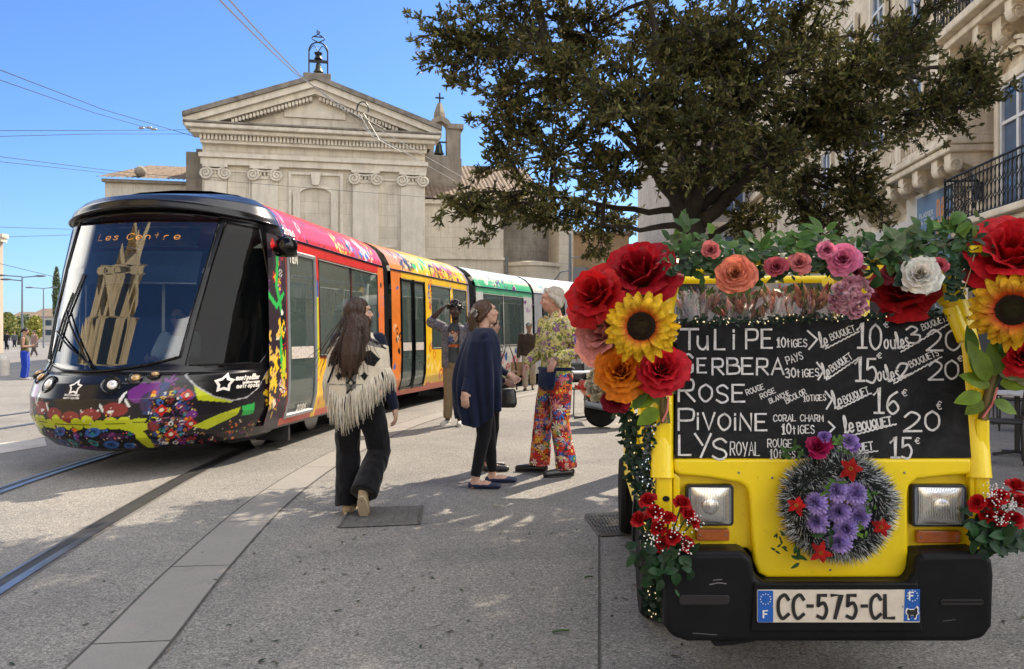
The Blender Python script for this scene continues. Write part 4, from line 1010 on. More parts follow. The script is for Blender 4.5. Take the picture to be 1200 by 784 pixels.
m_cabg = glass_mat('cab_glass', (.22, .25, .26), .35, (.006, .007, .008), .02, .38)
for gname, mt in (('nose_shell', m_liv), ('windscreen', m_wind), ('cab_window', m_cabg), ('far', m_cabg)):
 used = sorted({i for f in groups[gname] for i in f}); mp = {o_: n_ for n_, o_ in enumerate(used)}
 mb = MB(); mb.add([vs[i] for i in used], [tuple(mp[i] for i in f) for f in groups[gname]], [tuple(cols[i]) for i in used])
 o = mb.build(gname.replace('far', 'cab_window'), mt, tram, smooth=50 if gname == 'nose_shell' else 180)
mb = MB()
ed = [npz(wth(q, wb(q)), wb(q), .004) for q in np.linspace(-1, 1, 41)] + [npz(wth(1, z), z, .004) for z in np.linspace(wb(1), WT, 20)[1:]] + [npz(wth(q, WT), WT, .004) for q in np.linspace(1, -1, 41)] + [npz(wth(-1, z), z, .004) for z in np.linspace(WT, wb(-1), 20)[1:]]
mb.tube(ed, .016, 6); mb.build('windscreen_seal', m_black, tram, smooth=60)
for e0 in (0,):
 mb = MB(); mb.tube([npz(rad(np.interp(z, *CABF)), z, .005) for z in np.linspace(1.1, 2.61, 24)] + [npz(rad(q), 2.61, .005) for q in np.linspace(43, 65, 10)] + [npz(rad(np.interp(z, *CABR)), z, .005) for z in np.linspace(2.61, 1.1, 30)] + [npz(rad(q), 1.1, .005) for q in np.linspace(71, 36, 12)], .010, 5); mb.build('cab_window_seal', m_black, tram, smooth=60)
mb = MB()
mb.tube([npz(lerp(-rad(86), rad(86), k / 50), 2.7, .006) for k in range(51)], .014, 6); mb.build('visor_lip', m_black, tram, smooth=60)
m_lens = M('lamp_lens', (.75, .74, .7), .08, .3, var=0, coat=.6); m_amber = M('lamp_amber', (.5, .3, .12), .12, .2, var=0, coat=.6); m_hole = M('lamp_recess', (.004, .004, .004), .35)
def nnorm(th, z):
 a = npz(th, z); n_ = (npz(th, z, .01) - a).normalized(); return a, n_
for sg in (-1, 1):
 for thd, z, r, rl, mt in (((11, .915, .088, .05, m_lens), (18.5, .975, .075, .045, m_amber), (25, 1.005, .066, .038, m_amber)) if sg > 0 else ((-21, .915, .088, .05, m_lens), (-33, .97, .075, .045, m_amber), (-43, 1.0, .066, .038, m_amber))):
  p, n_ = nnorm(rad(thd), z); mm = n_.to_track_quat('Z', 'Y').to_matrix()
  mb = MB(); mb.lathe([(r * .8, -.03), (r * .85, .004), (r, .012), (r * 1.1, .004), (r * 1.12, -.03)], p, 24, mm); o = mb.build('headlamp', m_black, tram, smooth=40)
  mb = MB(); mb.lathe([(r * .84, .004), (r * .8, .008)], p, 24, mm); mb.build('recess', m_hole, o, smooth=40)
  off = mm @ Vector((r * .18, 0, 0))
  mb = MB(); mb.lathe([(rl, .009), (rl, .02), (rl * .7, .032), (.001, .036)], p + off, 20, mm); mb.build('lens', mt, o, smooth=60)
def star(c, R1, R2, fn, wd, mb):
 pts = []
 for k in range(11):
  a = math.pi / 2 + k * math.pi / 5; r = R1 if k % 2 == 0 else R2
  pts.append((c[0] + r * math.cos(a), c[1] + r * math.sin(a)))
 pts.append(pts[1]); ribbon(mb, pts, wd, fn, caps=False)
m_logo = M('logo_white', (.78, .74, .68), .4, var=0)
fn_front = lambda x, y: npz(x / 1.25, y, .006)
mb = MB(); star((-.095, .89), .062, .038, fn_front, .016, mb)
for k, tx in enumerate(('Montpellier', 'metropole')):
 for st in strokes(tx, -.18, .81 - k * .028, .02, .17): ribbon(mb, st, .004, fn_front)
mb.build('emblem', m_logo, tram)
fn_side = lambda x, y: npz(x / 1.25, y, .006)
mb = MB(); star((1.21, .90), .085, .052, fn_side, .026, mb)
for tx, x, y, h, wd in (('montpellier', 1.32, .925, .045, .27), ('mediterranee', 1.40, .885, .022, .19), ('metropole', 1.34, .84, .04, .25)):
 for st in strokes(tx, x, y, h, wd): ribbon(mb, st, .010, fn_side)
mb.build('emblem', m_logo, tram)
mb = MB()
def inner(th, z, k): p = npz(th, z); return Vector((p.x * k, Y0 + (p.y - Y0) * k, z))
mb.grid(lambda u, v: (inner(lerp(-1.2, 1.2, u), 1.02, .97) if v == 0 else inner(lerp(-1.2, 1.2, u), 1.02 - .03 * v, .35)), 20, 1, flip=True)
mb.build('dashboard', m_intd, tram)
mb = MB(); mb.grid(lambda u, v: inner(lerp(-.74, .60, u), lerp(1.98, 2.34, v), .955), 20, 4); mb.build('sun_blind', M('blind_cloth', (.11, .15, .19), .6), tram, smooth=180)
mb = MB(); mb.tube([inner(lerp(-.74, .60, k / 12), 1.975, .957) for k in range(13)], .012, 6); mb.build('blind_bar', m_alu, tram)
mb = MB(); mb.box((0, .85, 1.3), (2.4, .05, 2.4)); mb.build('cab_bulkhead', m_intd, tram)
mb = MB(); mb.box((.36, .35, 1.15), (.5, .14, .9)); mb.box((.36, .1, .78), (.5, .5, .12)); mb.build('cab_seat', M('seat_red', (.12, .02, .03), .7), tram, bevel=.04)
mb = MB(); mb.box((-.02, .1, 1.6), (.04, .04, 1.2)); mb.build('cab_post', m_alu, tram)
mb = MB()
dz0, dz1, dth = 2.40, 2.62, rad(31)
mb.grid(lambda u, v: inner(lerp(-dth * 1.05, dth * .98, u), lerp(dz0, dz1, v), .975), 24, 2); ds = mb.build('destination_display', M('display_black', (.09, .085, .07), .3, var=.5, sc=5), tram, smooth=180)
mb = MB()
rr = random.Random(3)
fnd = lambda x, y: inner(x / 1.05, y, .979)
for st in strokes('Les Centre', -.46, 2.475, .07, .85):
 for (ax, ay), (bx, by) in zip(st, st[1:]):
  l = math.hypot(bx - ax, by - ay); k_ = max(1, int(l / .014))
  for i in range(k_):
   x, y = lerp(ax, bx, i / k_), lerp(ay, by, i / k_)
   mb.add([fnd(x - .004, y - .003), fnd(x + .004, y - .003), fnd(x + .004, y + .003), fnd(x - .004, y + .003)], [(0, 1, 2, 3)])
mb.build('display_lettering', M('amber_led', (1, .36, .03), .5, emit=1.1, var=0), ds)
mb = MB(); frp = [inner(lerp(-dth * 1.08, dth * 1.0, u), z, .978) for u, z in ((0, dz0 - .01), (1, dz0 - .01), (1, dz1), (0, dz1), (0, dz0 - .01))]
pp = []
for a, c in zip(frp, frp[1:]): pp += [a.lerp(c, k / 8) for k in range(8)]
for z in (dz0 - .012, dz1): mb.tube([inner(lerp(-dth * 1.08, dth * 1.0, k / 20), z, .98) for k in range(21)], .008, 5)
mb.build('display_frame', m_alu, ds)
for sg, th0, tip, z1 in ((0, -.09, -.50, 1.66), (1, -.05, -.60, 1.45)):
 mb = MB()
 b0 = npz(th0, 1.05, .03);
 pts = [npz(lerp(th0, tip, k / 12), lerp(1.06, z1, k / 12), .03) for k in range(13)]
 mb.tube(pts, .011, 6); o = mb.build('wiper', m_black, tram, smooth=60)
 e0 = (tip + (.02), z1)
 pts = [npz(lerp(tip - .06, tip + .08 if sg == 0 else tip + .10, k / 12), lerp(z1 - .42, z1 + .42, k / 12), .014) for k in range(13)]
 mb = MB(); mb.tube(pts, .012, 5); mb.build('wiper_blade', m_blackrub, o)
mb = MB(); mb.limb([(1.27, .3, 2.42), (1.36, .18, 2.45)], [.04, .045]); mb.ell((1.47, .12, 2.44), (.13, .1, .13)); mb.box((1.45, .16, 2.42), (.22, .16, .2)); mb.build('mirror', m_black, tram, smooth=50, bevel=.03)
# --- cars
class Car:
 def __init__(s, org, ang, res):
  s.o = Vector(org); s.a = ang; s.d = Vector((math.sin(ang), math.cos(ang))); s.r = Vector((math.cos(ang), -math.sin(ang))); s.res = res
 def p(s, y, z, side=1, off=0):         # on the side skin
  q = s.o + s.d * y + s.r * side * (lat(z) + off); return Vector((q.x, q.y, z))
 def c(s, x, y, z): q = s.o + s.d * y + s.r * x; return Vector((q.x, q.y, z))
 def patch(s, name, y0, y1, z0, z1, mat, parent=None, paint=None, off=0, side=1):
  nu = max(1, int((y1 - y0) / s.res)) if paint else max(1, int((y1 - y0) / .3)); nv_ = max(2, int((z1 - z0) / s.res)) if paint else max(2, int((z1 - z0) / .12))
  mb = MB(); uv = []
  def f(u, v):
   y, z = lerp(y0, y1, u), lerp(z0, z1, v); uv.append((y, z)); return s.p(y, z, side, off)
  mb.grid(f, nu, nv_, flip=side < 0)
  if paint:
   uv_ = np.array(uv); P = Paint(uv_[:, 0], uv_[:, 1], (.5, .5, .5)); paint(P); mb.c = [tuple(c) for c in P.c]
  return mb.build(name, mat, parent or tram, smooth=60, world=True)
def roof_patch(car, y0, y1, paint, z0=2.6):
 zt = np.concatenate([np.linspace(z0, 3.0, 12), [3.04, 3.07, 3.1, 3.13, 3.15]])
 n1 = max(2, int((y1 - y0) / car.res)); mb = MB(); uv = []
 prof = [(lat(z), z) for z in zt]; full = prof + [(-x, z) for x, z in prof[-2::-1]]
 for i in range(n1 + 1):
  y = lerp(y0, y1, i / n1); ar = 0
  for j, (x, z) in enumerate(full):
   mb.v.append(tuple(car.c(x, y, z))); uv.append((y, z if x > 0 else 3.3 + (3.15 - z)))
 k = len(full)
 for i in range(n1):
  for j in range(k - 1): mb.f.append((i * k + j, (i + 1) * k + j, (i + 1) * k + j + 1, i * k + j + 1))
 uv_ = np.array(uv); P = Paint(uv_[:, 0], uv_[:, 1], (.5, .5, .5)); paint(P); mb.c = [tuple(c) for c in P.c]
 o = mb.build('roof_shell', m_liv, tram, smooth=60, world=True)
 mb = MB()
 for sd in (1, -1): mb.tube([car.p(y0, 2.585, sd, .004), car.p(y1, 2.585, sd, .004)], .016, 5)
 mb.build('gutter', m_black, o, world=False) if False else mb.build('gutter', m_black, tram, world=True)
def window(car, y0, y1, z0=1.14, z1=2.42, name='window'):
 for sd in (1, -1):
  o = car.patch(name, y0 + .012, y1 - .012, z0, z1, m_gl, off=-.006, side=sd)
  if sd > 0:
   mb = MB(); q = [car.p(y0 + .01, z0, 1, -.002), car.p(y1 - .01, z0, 1, -.002), car.p(y1 - .01, z1, 1, -.002), car.p(y0 + .01, z1, 1, -.002)]
   for a, c_ in zip(q, q[1:] + q[:1]): mb.tube([a, c_], .012, 4)
   mb.build('seal', m_blackrub, o, world=True)
def door(car, y0, y1, num=None):
 for sd in (1, -1):
  o = car.patch('door', y0 + .01, y1 - .01, .40, 2.46, m_gl, off=-.01, side=sd)
  mb = MB(); z0, z1 = .40, 2.46
  for yy in (y0 + .03, y1 - .03): mb.tube([car.p(yy, lerp(z0, z1, k / 8), sd, -.004) for k in range(9)], .026, 5)
  for zz in (z0 + .03, z1 - .03): mb.tube([car.p(y0 + .03, zz, sd, -.004), car.p(y1 - .03, zz, sd, -.004)], .03, 5)
  mb.build('door_frame', m_int if num else m_black, o, world=True)
  if sd > 0:
   mb = MB(); mb.grid(lambda u, v: car.p(lerp(y0 + .12, y1 - .1, u), lerp(1.12, 1.27, v), 1, -.004), 2, 2); mb.build('sticker', M('sticker', (.6, .55, .52), .5, var=.4, sc=25), o, world=True)
   if num:
    mb = MB()
    for tx, x, y, h, wd in ((num, lerp(y0, y1, .36), .47, .07, .3), ('TaM', y0 + .08, 2.30, .1, .26)):
     for st in strokes(tx, x, y, h, wd): ribbon(mb, st, .018, lambda a, b_: car.p(a, b_, 1, .006))
    mb.build('number', m_logo, o, world=True)
def shellbase(car, y0, y1, endcap=True):
 mb = MB()
 P = [car.c(sx * 1.2, y, z) for y in (y0, y1) for sx, z in ((-1, .45), (1, .45))]
 mb.add(P, [(0, 1, 3, 2)]); mb.build('car_floor', m_intd, tram, world=True)
 mb = MB()
 mb.tube([car.c(0, y0 + .2, .3), car.c(0, y1 - .2, .3)], .9, 4, flat=.25); mb.build('underframe', m_under, tram, world=True)
 for k in range(int((y1 - y0) / 1.0)):
  for sx in (-.8, .8):
   mb = MB(); m = Matrix.Rotation(-car.a, 3, 'Z')
   y = y0 + .7 + k * 1.0
   mb.box(car.c(sx, y, .95), (.5, .45, .1), m=m); mb.box(car.c(sx, y + .25, 1.35), (.5, .08, .75), m=m)
   mb.build('seat', M('seat_blue', (.05, .09, .14), .8) if 'seat_blue' not in bpy.data.materials else bpy.data.materials['seat_blue'], tram, world=True, bevel=.03)
 mb = MB()
 for k in range(int((y1 - y0) / 1.3) + 1): mb.tube([car.c(.45, y0 + .3 + k * 1.3, .45), car.c(.45, y0 + .3 + k * 1.3, 2.6)], .018, 6)
 mb.build('grab_pole', M('pole_yellow', (.6, .45, .05), .4) if 'pole_yellow' not in bpy.data.materials else bpy.data.materials['pole_yellow'], tram, world=True)
def body(car, y0, y1, opens, paint):
 """skin panels round the openings; opens: list of (y0, y1, z0, z1)"""
 for sd in (1, -1):
  yy = y0
  for a, c_, z0, z1 in opens + [(y1, y1, 0, 0)]:
   if a > yy + 1e-3: car.patch('side_panel', yy, a, .30, 2.58, m_liv, paint=paint, side=sd)
   if c_ > a:
    if z0 > .31: car.patch('side_panel', a, c_, .30, z0, m_liv, paint=paint, side=sd)
    car.patch('side_panel', a, c_, z1, 2.58, m_liv, paint=paint, side=sd)
   yy = c_
rn = random.Random(21)
def paint1(P):
 P.c[:] = (.30, .03, .025)
 P.poly([(-.5, -1), (.5, -1), (.5, 9), (-.5, 9)], (.03, .02, .03))
 P.poly([(4.3, 0), (5, 0), (5, 9), (4.3, 9)], (.68, .17, .04))
 P.poly([(1.5, 0), (4.4, 0), (4.4, 1.1), (1.5, 1.1)], (.75, .42, .03)); P.poly([(.4, 0), (4.9, 0), (4.9, .42), (.4, .42)], (.62, .1, .06))
 P.poly([(1.46, 0), (1.6, 0), (1.6, 1.2), (1.46, 1.2)], YEL)
 r = random.Random(2)
 P.scatter(r, 60, -.2, .46, .4, 2.5, .02, .06, [RED, RED, (.05, .01, .06), PUR, WHT, YEL], ('ell', 'line', 'flower'))
 P.scatter(r, 18, -.1, .42, .6, 1.5, .05, .09, [YEL, (.7, .45, .1)], ('star',))
 P.line([(.28, 2.5), (.2, 2.0), (.36, 1.65), (.30, 1.2), (.38, .9)], .035, GRN); P.line([(-.05, 1.9), (.2, 1.75), (.4, 1.9)], .03, GRN); P.line([(.40, 1.2), (.38, .85)], .05, YG)
 P.ell(.12, .62, .045, .055, CRM)
 P.line([(1.53, 1.9), (1.53, 1.1)], .05, YG); P.line([(1.53, 2.5), (1.53, 2.2)], .05, RED); P.line([(1.53, 2.1), (1.53, 1.95)], .04, BLU)
 P.scatter(r, 30, 1.6, 4.4, .45, 1.05, .03, .1, [YEL, ORA, RED, BLK, WHT, YG], ('ell', 'flower', 'line'))
 P.scatter(r, 12, 4.35, 4.9, .4, 2.4, .03, .06, [BLU, BLK, RED, WHT], ('ell', 'line'))
 P.poly([(.5, 2.46), (4.4, 2.46), (4.4, 9), (.5, 9)], (.58, .02, .02))
 P.poly([(-1, .28), (9, .28), (9, .33), (-1, .33)], BLK)
def roof1(P):
 P.c[:] = (.62, .012, .012); r = random.Random(9)
 P.poly([(-1, 0), (.5, 0), (.75, 9), (-1, 9)], BLK)
 P.scatter(r, 26, .45, 1.3, 2.6, 3.0, .02, .06, [BLU, WHT, (.3, .3, .35), PNK, BLK], ('ell', 'flower', 'ring'))
 P.flower(.1, 2.86, .11, PNK, WHT, 5); P.line([(0, 2.62), (.1, 2.78), (.2, 2.62)], .02, WHT)
 P.scatter(r, 24, 1.4, 2.4, 2.6, 3.0, .02, .04, [BLK, (.25, .01, .01)], ('ell', 'star'))
 for cx, cy, rr_, c_ in ((2.55, 2.75, .13, (.75, .7, .1)), (2.75, 2.66, .1, YEL), (3.0, 2.72, .12, ORA), (3.2, 2.8, .1, WHT), (3.3, 2.7, .1, BLU), (3.75, 2.78, .17, WHT), (4.1, 2.7, .12, CRM), (4.3, 2.85, .1, YEL)): P.flower(cx, cy, rr_ * 1.25, c_, RED, 5, cx)
 for cx in (3.6, 3.9): P.ell(cx, 2.68, .09, .05, BLU)
 P.scatter(r, 30, 2.5, 4.6, 2.6, 2.95, .02, .05, [WHT, YEL, BLK, GRN, BLU], ('ell', 'line'))
 P.poly([(4.62, 0), (5, 0), (5, 9), (4.62, 9)], (.5, .1, .06))
c1 = Car(A0, TA, .018)
body(c1, .42, 4.72, [(.52, 1.48, .40, 2.46), (1.6, 2.95, 1.12, 2.44), (2.97, 4.36, 1.12, 2.44)], paint1)
c1.patch('side_panel', -.02, .418, .30, 2.58, m_liv, paint=paint1, off=.002)
roof_patch(c1, .3, 4.72, roof1); door(c1, .52, 1.48, '2086'); window(c1, 1.6, 2.95); window(c1, 2.97, 4.36); shellbase(c1, .9, 4.7)
mb = MB()
for st in strokes('2086', .52, 2.64, .07, .34): ribbon(mb, st, .014, lambda a, b_: c1.p(a, b_, 1, .008))
mb.build('number', m_logo, tram, world=True)
mb = MB(); mb.grid(lambda u, v: c1.p(lerp(3.15, 4.0, u), lerp(2.24, 2.36, v), 1, -.012), 2, 2); mb.build('route_panel', M('route_panel', (.10, .16, .05), .4, var=.4, sc=12), tram, world=True)
def paint2(P):
 P.c[:] = YEL; r = random.Random(4)
 P.poly([(-1, 0), (.5, 0), (.5, 9), (-1, 9)], (.72, .2, .03)); P.poly([(-1, 0), (9, 0), (9, .45), (-1, .45)], (.6, .1, .05))
 P.scatter(r, 40, .5, 4.9, .45, 1.15, .05, .14, [YEL, ORA, (.85, .65, .2), RED, BLK], ('ring', 'ell', 'line'))
 P.scatter(r, 10, 0, .45, .5, 2.4, .04, .07, [BLU, BLK, CRM], ('ell', 'ring'))
 for y in (2.0, 3.4): P.scatter(r, 26, y - .1, y + .1, .6, 2.5, .03, .06, [BLU, YEL, (.85, .7, .3), BLU, RED], ('ell', 'ring'))
 P.poly([(4.55, 0), (5, 0), (5, 9), (4.55, 9)], (.25, .22, .3)); P.scatter(r, 14, 4.5, 4.9, .5, 2.5, .05, .1, [PUR, BLK, YEL], ('ell',))
def roof2(P):
 P.c[:] = (.80, .48, .03); r = random.Random(14)
 P.poly([(-1, 0), (.9, 0), (1.3, 9), (-1, 9)], (.72, .25, .06))
 P.scatter(r, 20, .4, 1.3, 2.62, 2.95, .05, .12, [BLK, (.2, .14, .1), CRM, (.1, .08, .08)], ('ell', 'flower', 'line'))
 P.scatter(r, 14, 1.3, 2.2, 2.6, 2.95, .06, .12, [GRN, YEL, WHT, YG], ('ell',))
 for cx in (2.4, 2.9, 3.3): P.ring(cx, 2.62, .22, .03, BLK); P.line([(cx, 2.62), (cx + .3, 2.9), (cx + .5, 2.75)], .025, MAR)
 P.scatter(r, 22, 2.2, 4.5, 2.6, 3.0, .04, .1, [RED, PUR, PNK, WHT, YG], ('ell', 'flower', 'ring'))
 P.poly([(4.55, 0), (5, 0), (5, 9), (4.55, 9)], (.3, .24, .28))
c2 = Car((-3.405, 14.70), rad(14), .03)
body(c2, 0, 4.72, [(.42, 1.72, .40, 2.46), (2.1, 3.3, 1.12, 2.44), (3.5, 4.5, 1.12, 2.44)], paint2)
roof_patch(c2, 0, 4.72, roof2); door(c2, .42, 1.06); door(c2, 1.07, 1.72); window(c2, 2.1, 3.3); window(c2, 3.5, 4.5); shellbase(c2, .1, 4.6)
def paint3(P):
 P.c[:] = (.62, .63, .62); r = random.Random(6)
 P.poly([(-1, 0), (9, 0), (9, .42), (-1, .42)], (.35, .5, .12)); P.scatter(r, 24, .1, 3.4, .5, 1.05, .05, .12, [BLK, PNK, RED, BLU, WHT], ('ell', 'flower', 'ring'))
 P.poly([(-1, 2.44), (9, 2.44), (9, 9), (-1, 9)], (.1, .45, .25)); P.scatter(r, 10, 3.0, 3.5, .5, 2.4, .05, .1, [PUR, (.4, .3, .5)], ('ell',))
def roof3(P):
 P.c[:] = (.55, .68, .58); r = random.Random(8)
 P.poly([(-1, 0), (9, 0), (9, 2.75), (-1, 2.75)], (.06, .46, .24)); P.scatter(r, 24, .1, 2.4, 2.62, 2.95, .04, .12, [(.3, .6, .6), PUR, BLU, WHT, (.2, .5, .3)], ('ell', 'flower', 'line'))
c3 = Car((-2.05, 20.04), rad(24), .035)
body(c3, 0, 3.5, [(.4, 1.55, 1.12, 2.44), (1.6, 2.9, 1.12, 2.44)], paint3)
roof_patch(c3, 0, 3.5, roof3); window(c3, .4, 1.55); window(c3, 1.6, 2.9); shellbase(c3, .1, 3.4)
def paint4(P):
 P.c[:] = (.66, .68, .7); r = random.Random(7); P.scatter(r, 30, 0, 5, .45, 1.1, .05, .14, [(.2, .45, .6), BLU, PNK, WHT], ('ell', 'ring', 'flower'))
def roof4(P):
 P.c[:] = (.72, .74, .74); r = random.Random(3); P.scatter(r, 16, .2, 4.8, 2.62, 2.9, .05, .12, [(.3, .55, .7), (.5, .7, .75)], ('ell', 'line'))
c4 = Car((-.448, 23.64), rad(34), .05); c5 = Car((2.75, 28.1), rad(43), .06)
for c_ in (c4, c5):
 body(c_, 0, 5.0, [(.4, 1.7, .40, 2.46), (2.0, 3.3, 1.12, 2.44), (3.4, 4.6, 1.12, 2.44)], paint4)
 roof_patch(c_, 0, 5.0, roof4); door(c_, .4, 1.7); window(c_, 2.0, 3.3); window(c_, 3.4, 4.6); shellbase(c_, .1, 4.9)
def bellows(ca, ya, cb, yb, n=7):
 zs_ = [.34, .6, 1, 1.6, 2.2, 2.58, 2.7, 2.85, 2.95, 3.02]
 prof = [(lat(z), z) for z in zs_]; full = prof + [(-x, z) for x, z in prof[::-1]]
 mb = MB(); k = len(full)
 for i in range(2 * n + 1):
  f = i / (2 * n); sh = .07 if i % 2 == 0 else .13
  for x, z in full:
   sgn = 1 if x > 0 else -1
   a = ca.c(x - sgn * sh, ya, z - (sh if z > 2.8 else 0)); b_ = cb.c(x - sgn * sh, yb, z - (sh if z > 2.8 else 0)); mb.v.append(tuple(a.lerp(b_, f)))
 for i in range(2 * n):
  for j in range(k - 1): mb.f.append((i * k + j, (i + 1) * k + j, (i + 1) * k + j + 1, i * k + j + 1))
 mb.build('gangway', m_blackrub, tram, world=True)
bellows(c1, 4.7, c2, .02); bellows(c2, 4.7, c3, .02); bellows(c3, 3.48, c4, .02); bellows(c4, 4.98, c5, .02)
mb = MB()
mb.grid(lambda u, v: nosep(lerp(-math.pi / 2, math.pi / 2, u), 0) * (1 - v) + Vector((0, .4, .2)) * v, 40, 1); mb.build('belly_pan', m_under, tram)
for c_, ys in ((c1, (.9, 2.7)), (c3, (.9, 2.6)), (c5, (1.5, 3.2))):
 for y in ys:
  for sx in (-.72, .72):
   mb = MB(); m = Matrix.Rotation(-c_.a, 3, 'Z') @ Matrix.Rotation(math.pi / 2, 3, 'Y')
   mb.lathe([(.1, -.06), (.29, -.06), (.3, .06), (.1, .06)], c_.c(sx, y, .30), 24, m); mb.build('wheel', m_steel, tram, world=True, smooth=40)
# ================================================================== YELLOW FLOWER VAN
VA = rad(5); VO = (1.185, 3.05); VT = Vector((math.cos(VA), -math.sin(VA))); VN = Vector((math.sin(VA), math.cos(VA)))
van = thing('flower_van', 'small yellow flower van with chalkboard windscreen and black bumper', 'van', (VO[0], VO[1], 0), -VA)
def V(px, py, ly=0): return ploc(px, py, ly, VO, VT, VN)
def VP(px, py, ly=0): x, z = V(px, py, ly); return Vector((x, ly, z))
VM = Matrix.Translation((VO[0], VO[1], 0)) @ Matrix.Rotation(-VA, 4, 'Z')
def VW(px, py, ly=0): return VM @ VP(px, py, ly)
m_yel = M('van_yellow', (.92, .68, .006), .3, var=.05, sc=2.5, coat=.12, bmp=.05, bsc=3)
t = m_yel.node_tree; bb = t.nodes['Principled BSDF']; lk = bb.inputs['Base Color'].links[0].from_socket
dirt = ramp(t, noi(t, 22, 6, .8, dist=.5), [(.60, (0,) * 3), (.66, (.18,) * 3), (.74, (.8,) * 3)])
t.links.new(mixc(t, dirt, lk, (.26, .17, .03)), bb.inputs['Base Color'])
m_bump = M('bumper_black', (.009, .0095, .011), .42, spec=.16, var=.3, sc=5, bmp=.12, bsc=220, bd=.002)
m_rub = M('black_rubber', (.010, .010, .010), .8, spec=.2, var=.3, sc=10, bmp=.15, bsc=40)
m_blk = M('black_plastic', (.015, .015, .016), .4, var=.2)
def pp(*a): return [V(*q) for q in a]
def yprism(P, l0, l1, mb=None, ly=None):
 """polygon traced in pixels on the plane at depth ly, extruded from l0 to l1 (van frame)"""
 mb = mb or MB(); Q = [V(x, y, l0 if ly is None else ly) for x, y in P]
 ar = sum(Q[i][0] * Q[(i + 1) % len(Q)][1] - Q[(i + 1) % len(Q)][0] * Q[i][1] for i in range(len(Q)))
 if ar < 0: Q = Q[::-1]
 return mb.prism(Q, lambda x, z, y: (x, y, z), l0, l1)
BASE = [(789, 536), (1140, 536), (1142, 641), (1066, 644), (1064, 671), (1058, 677), (897, 677), (887, 670), (883, 651), (876, 642), (790, 643)]
mb = yprism(BASE, .035, .09); fp = mb.build('front_panel', m_yel, van, bevel=.006)
HOOD = [(789.5, 537), (1139, 537), (1141, 556), (1110, 558), (1075, 562), (1066, 569), (1064, 580), (1065, 660), (1062, 672), (1055, 677.5), (899, 677.5), (889, 672), (884, 660), (878, 580), (875, 571), (866, 566), (830, 560), (797, 557), (790, 553)]
mb = yprism(HOOD, -.012, .036); mb.build('hood', m_yel, van, bevel=.014, seg=4)
mb = yprism([(789, 553), (797, 560), (797, 643.5), (789, 643.5)], .0, .036); mb.build('bay_rim', m_yel, van, bevel=.006)
mb = yprism([(1137, 553), (1143, 553), (1143, 642), (1137, 642)], .0, .036); mb.build('bay_rim', m_yel, van, bevel=.006)
mb = MB()
for px, py in ((973, 668), (803, 640), (1130, 640), (866, 554), (905, 560), (1060, 554)):
 p = VP(px, py, -.014 if py < 600 or px == 973 else .034); mb.ell(p, (.0045, .003, .0045), nu=8, nv=6)
mb.build('screw', m_zinc, van)
m_hl, t, b = nodes('headlight_glass')
b.inputs['Base Color'].default_value = (.62, .62, .58, 1); b.inputs['Metallic'].default_value = .85; b.inputs['Roughness'].default_value = .16
wv = nd(t, 'TexWave'); wv.inputs['Scale'].default_value = 55; wv.bands_direction = 'X'; tc = nd(t, 'TexCoord'); t.links.new(tc.outputs['Object'], wv.inputs['Vector'])
bump(t, b, wv.outputs['Fac'], .35, .006)
b.inputs['Coat Weight'].default_value = 1; b.inputs['Coat Roughness'].default_value = .03
m_ind = M('indicator_orange', (.42, .10, .012), .25, var=.15, sc=30, coat=.5)
def rrect(x0, y0, x1, y1, r=3, n=4):
 P = []
 for cx, cy, a0 in ((x1 - r, y1 - r, 0), (x0 + r, y1 - r, 90), (x0 + r, y0 + r, 180), (x1 - r, y0 + r, 270)):
  for k in range(n + 1): a = rad(a0 + 90 * k / n); P.append((cx + r * math.cos(a), cy + r * math.sin(a)))
 return P
for (x0, y0, x1, y1), lens, ind in (((804, 568.5, 860, 616.5), (810, 572, 854.5, 613), (816, 620.5, 855, 634)), ((1069, 568.5, 1133, 617.5), (1076, 572, 1127, 613.5), (1075, 622.5, 1126, 637))):
 mb = yprism(rrect(x0, y0, x1, y1, 4), -.004, .034); h = mb.build('headlight', m_blk, van, bevel=.004)
 mb = yprism(rrect(x0 + 3, y0 + 2.5, x1 - 3, y1 - 2.5, 3), -.008, -.003); mb.build('rim', m_zinc, h)
 a, c = VP(lens[0], lens[3], -.01), VP(lens[2], lens[1], -.01); mb = MB()
 def f(u, v):
  e = (1 - abs(2 * u - 1) ** 4) * (1 - abs(2 * v - 1) ** 4)
  rr_ = math.hypot(2 * u - 1, 2 * v - 1)
  return (lerp(a.x, c.x, u), -.010 - .010 * e - .003 * max(0, 1 - rr_ * 1.7), lerp(a.z, c.z, v))
 mb.grid(f, 24, 24); mb.build('lens', m_hl, h, smooth=180)
 mb = MB(); cc = (a + c) / 2; mb.lathe([(.028, 0), (.03, .006), (.022, .01), (.001, .012)], (cc.x, -.021, cc.z), 24, Matrix.Rotation(rad(90), 3, 'X')); mb.build('bulb_cap', m_hl, h, smooth=60)
 mb = yprism(rrect(*ind, 2), .005, .034); i_ = mb.build('indicator', m_ind, van, bevel=.004)
 mb = MB()
 for xx in (ind[0] + 4, ind[2] - 4): mb.ell(VP(xx, (ind[1] + ind[3]) / 2, .004), .0035, nu=8, nv=6)
 mb.build('screw', m_zinc, i_)
BUMP = [(777, 662), (781, 650), (788, 645), (872, 645), (880, 654), (884, 674), (895, 681), (1058, 681), (1067, 674), (1070, 652), (1078, 647), (1152, 645), (1160, 656), (1162, 672), (1160, 732), (1150, 746), (1130, 750), (805, 750), (786, 744), (777, 730)]
mb = yprism(BUMP, -.085, .22, ly=-.06); bm = mb.build('bumper', m_bump, van, bevel=.022, seg=4)
mb = yprism([(884, 683), (1076, 683), (1082, 741), (880, 741)], -.095, -.08); mb.build('plate_mount', m_bump, bm, bevel=.008)
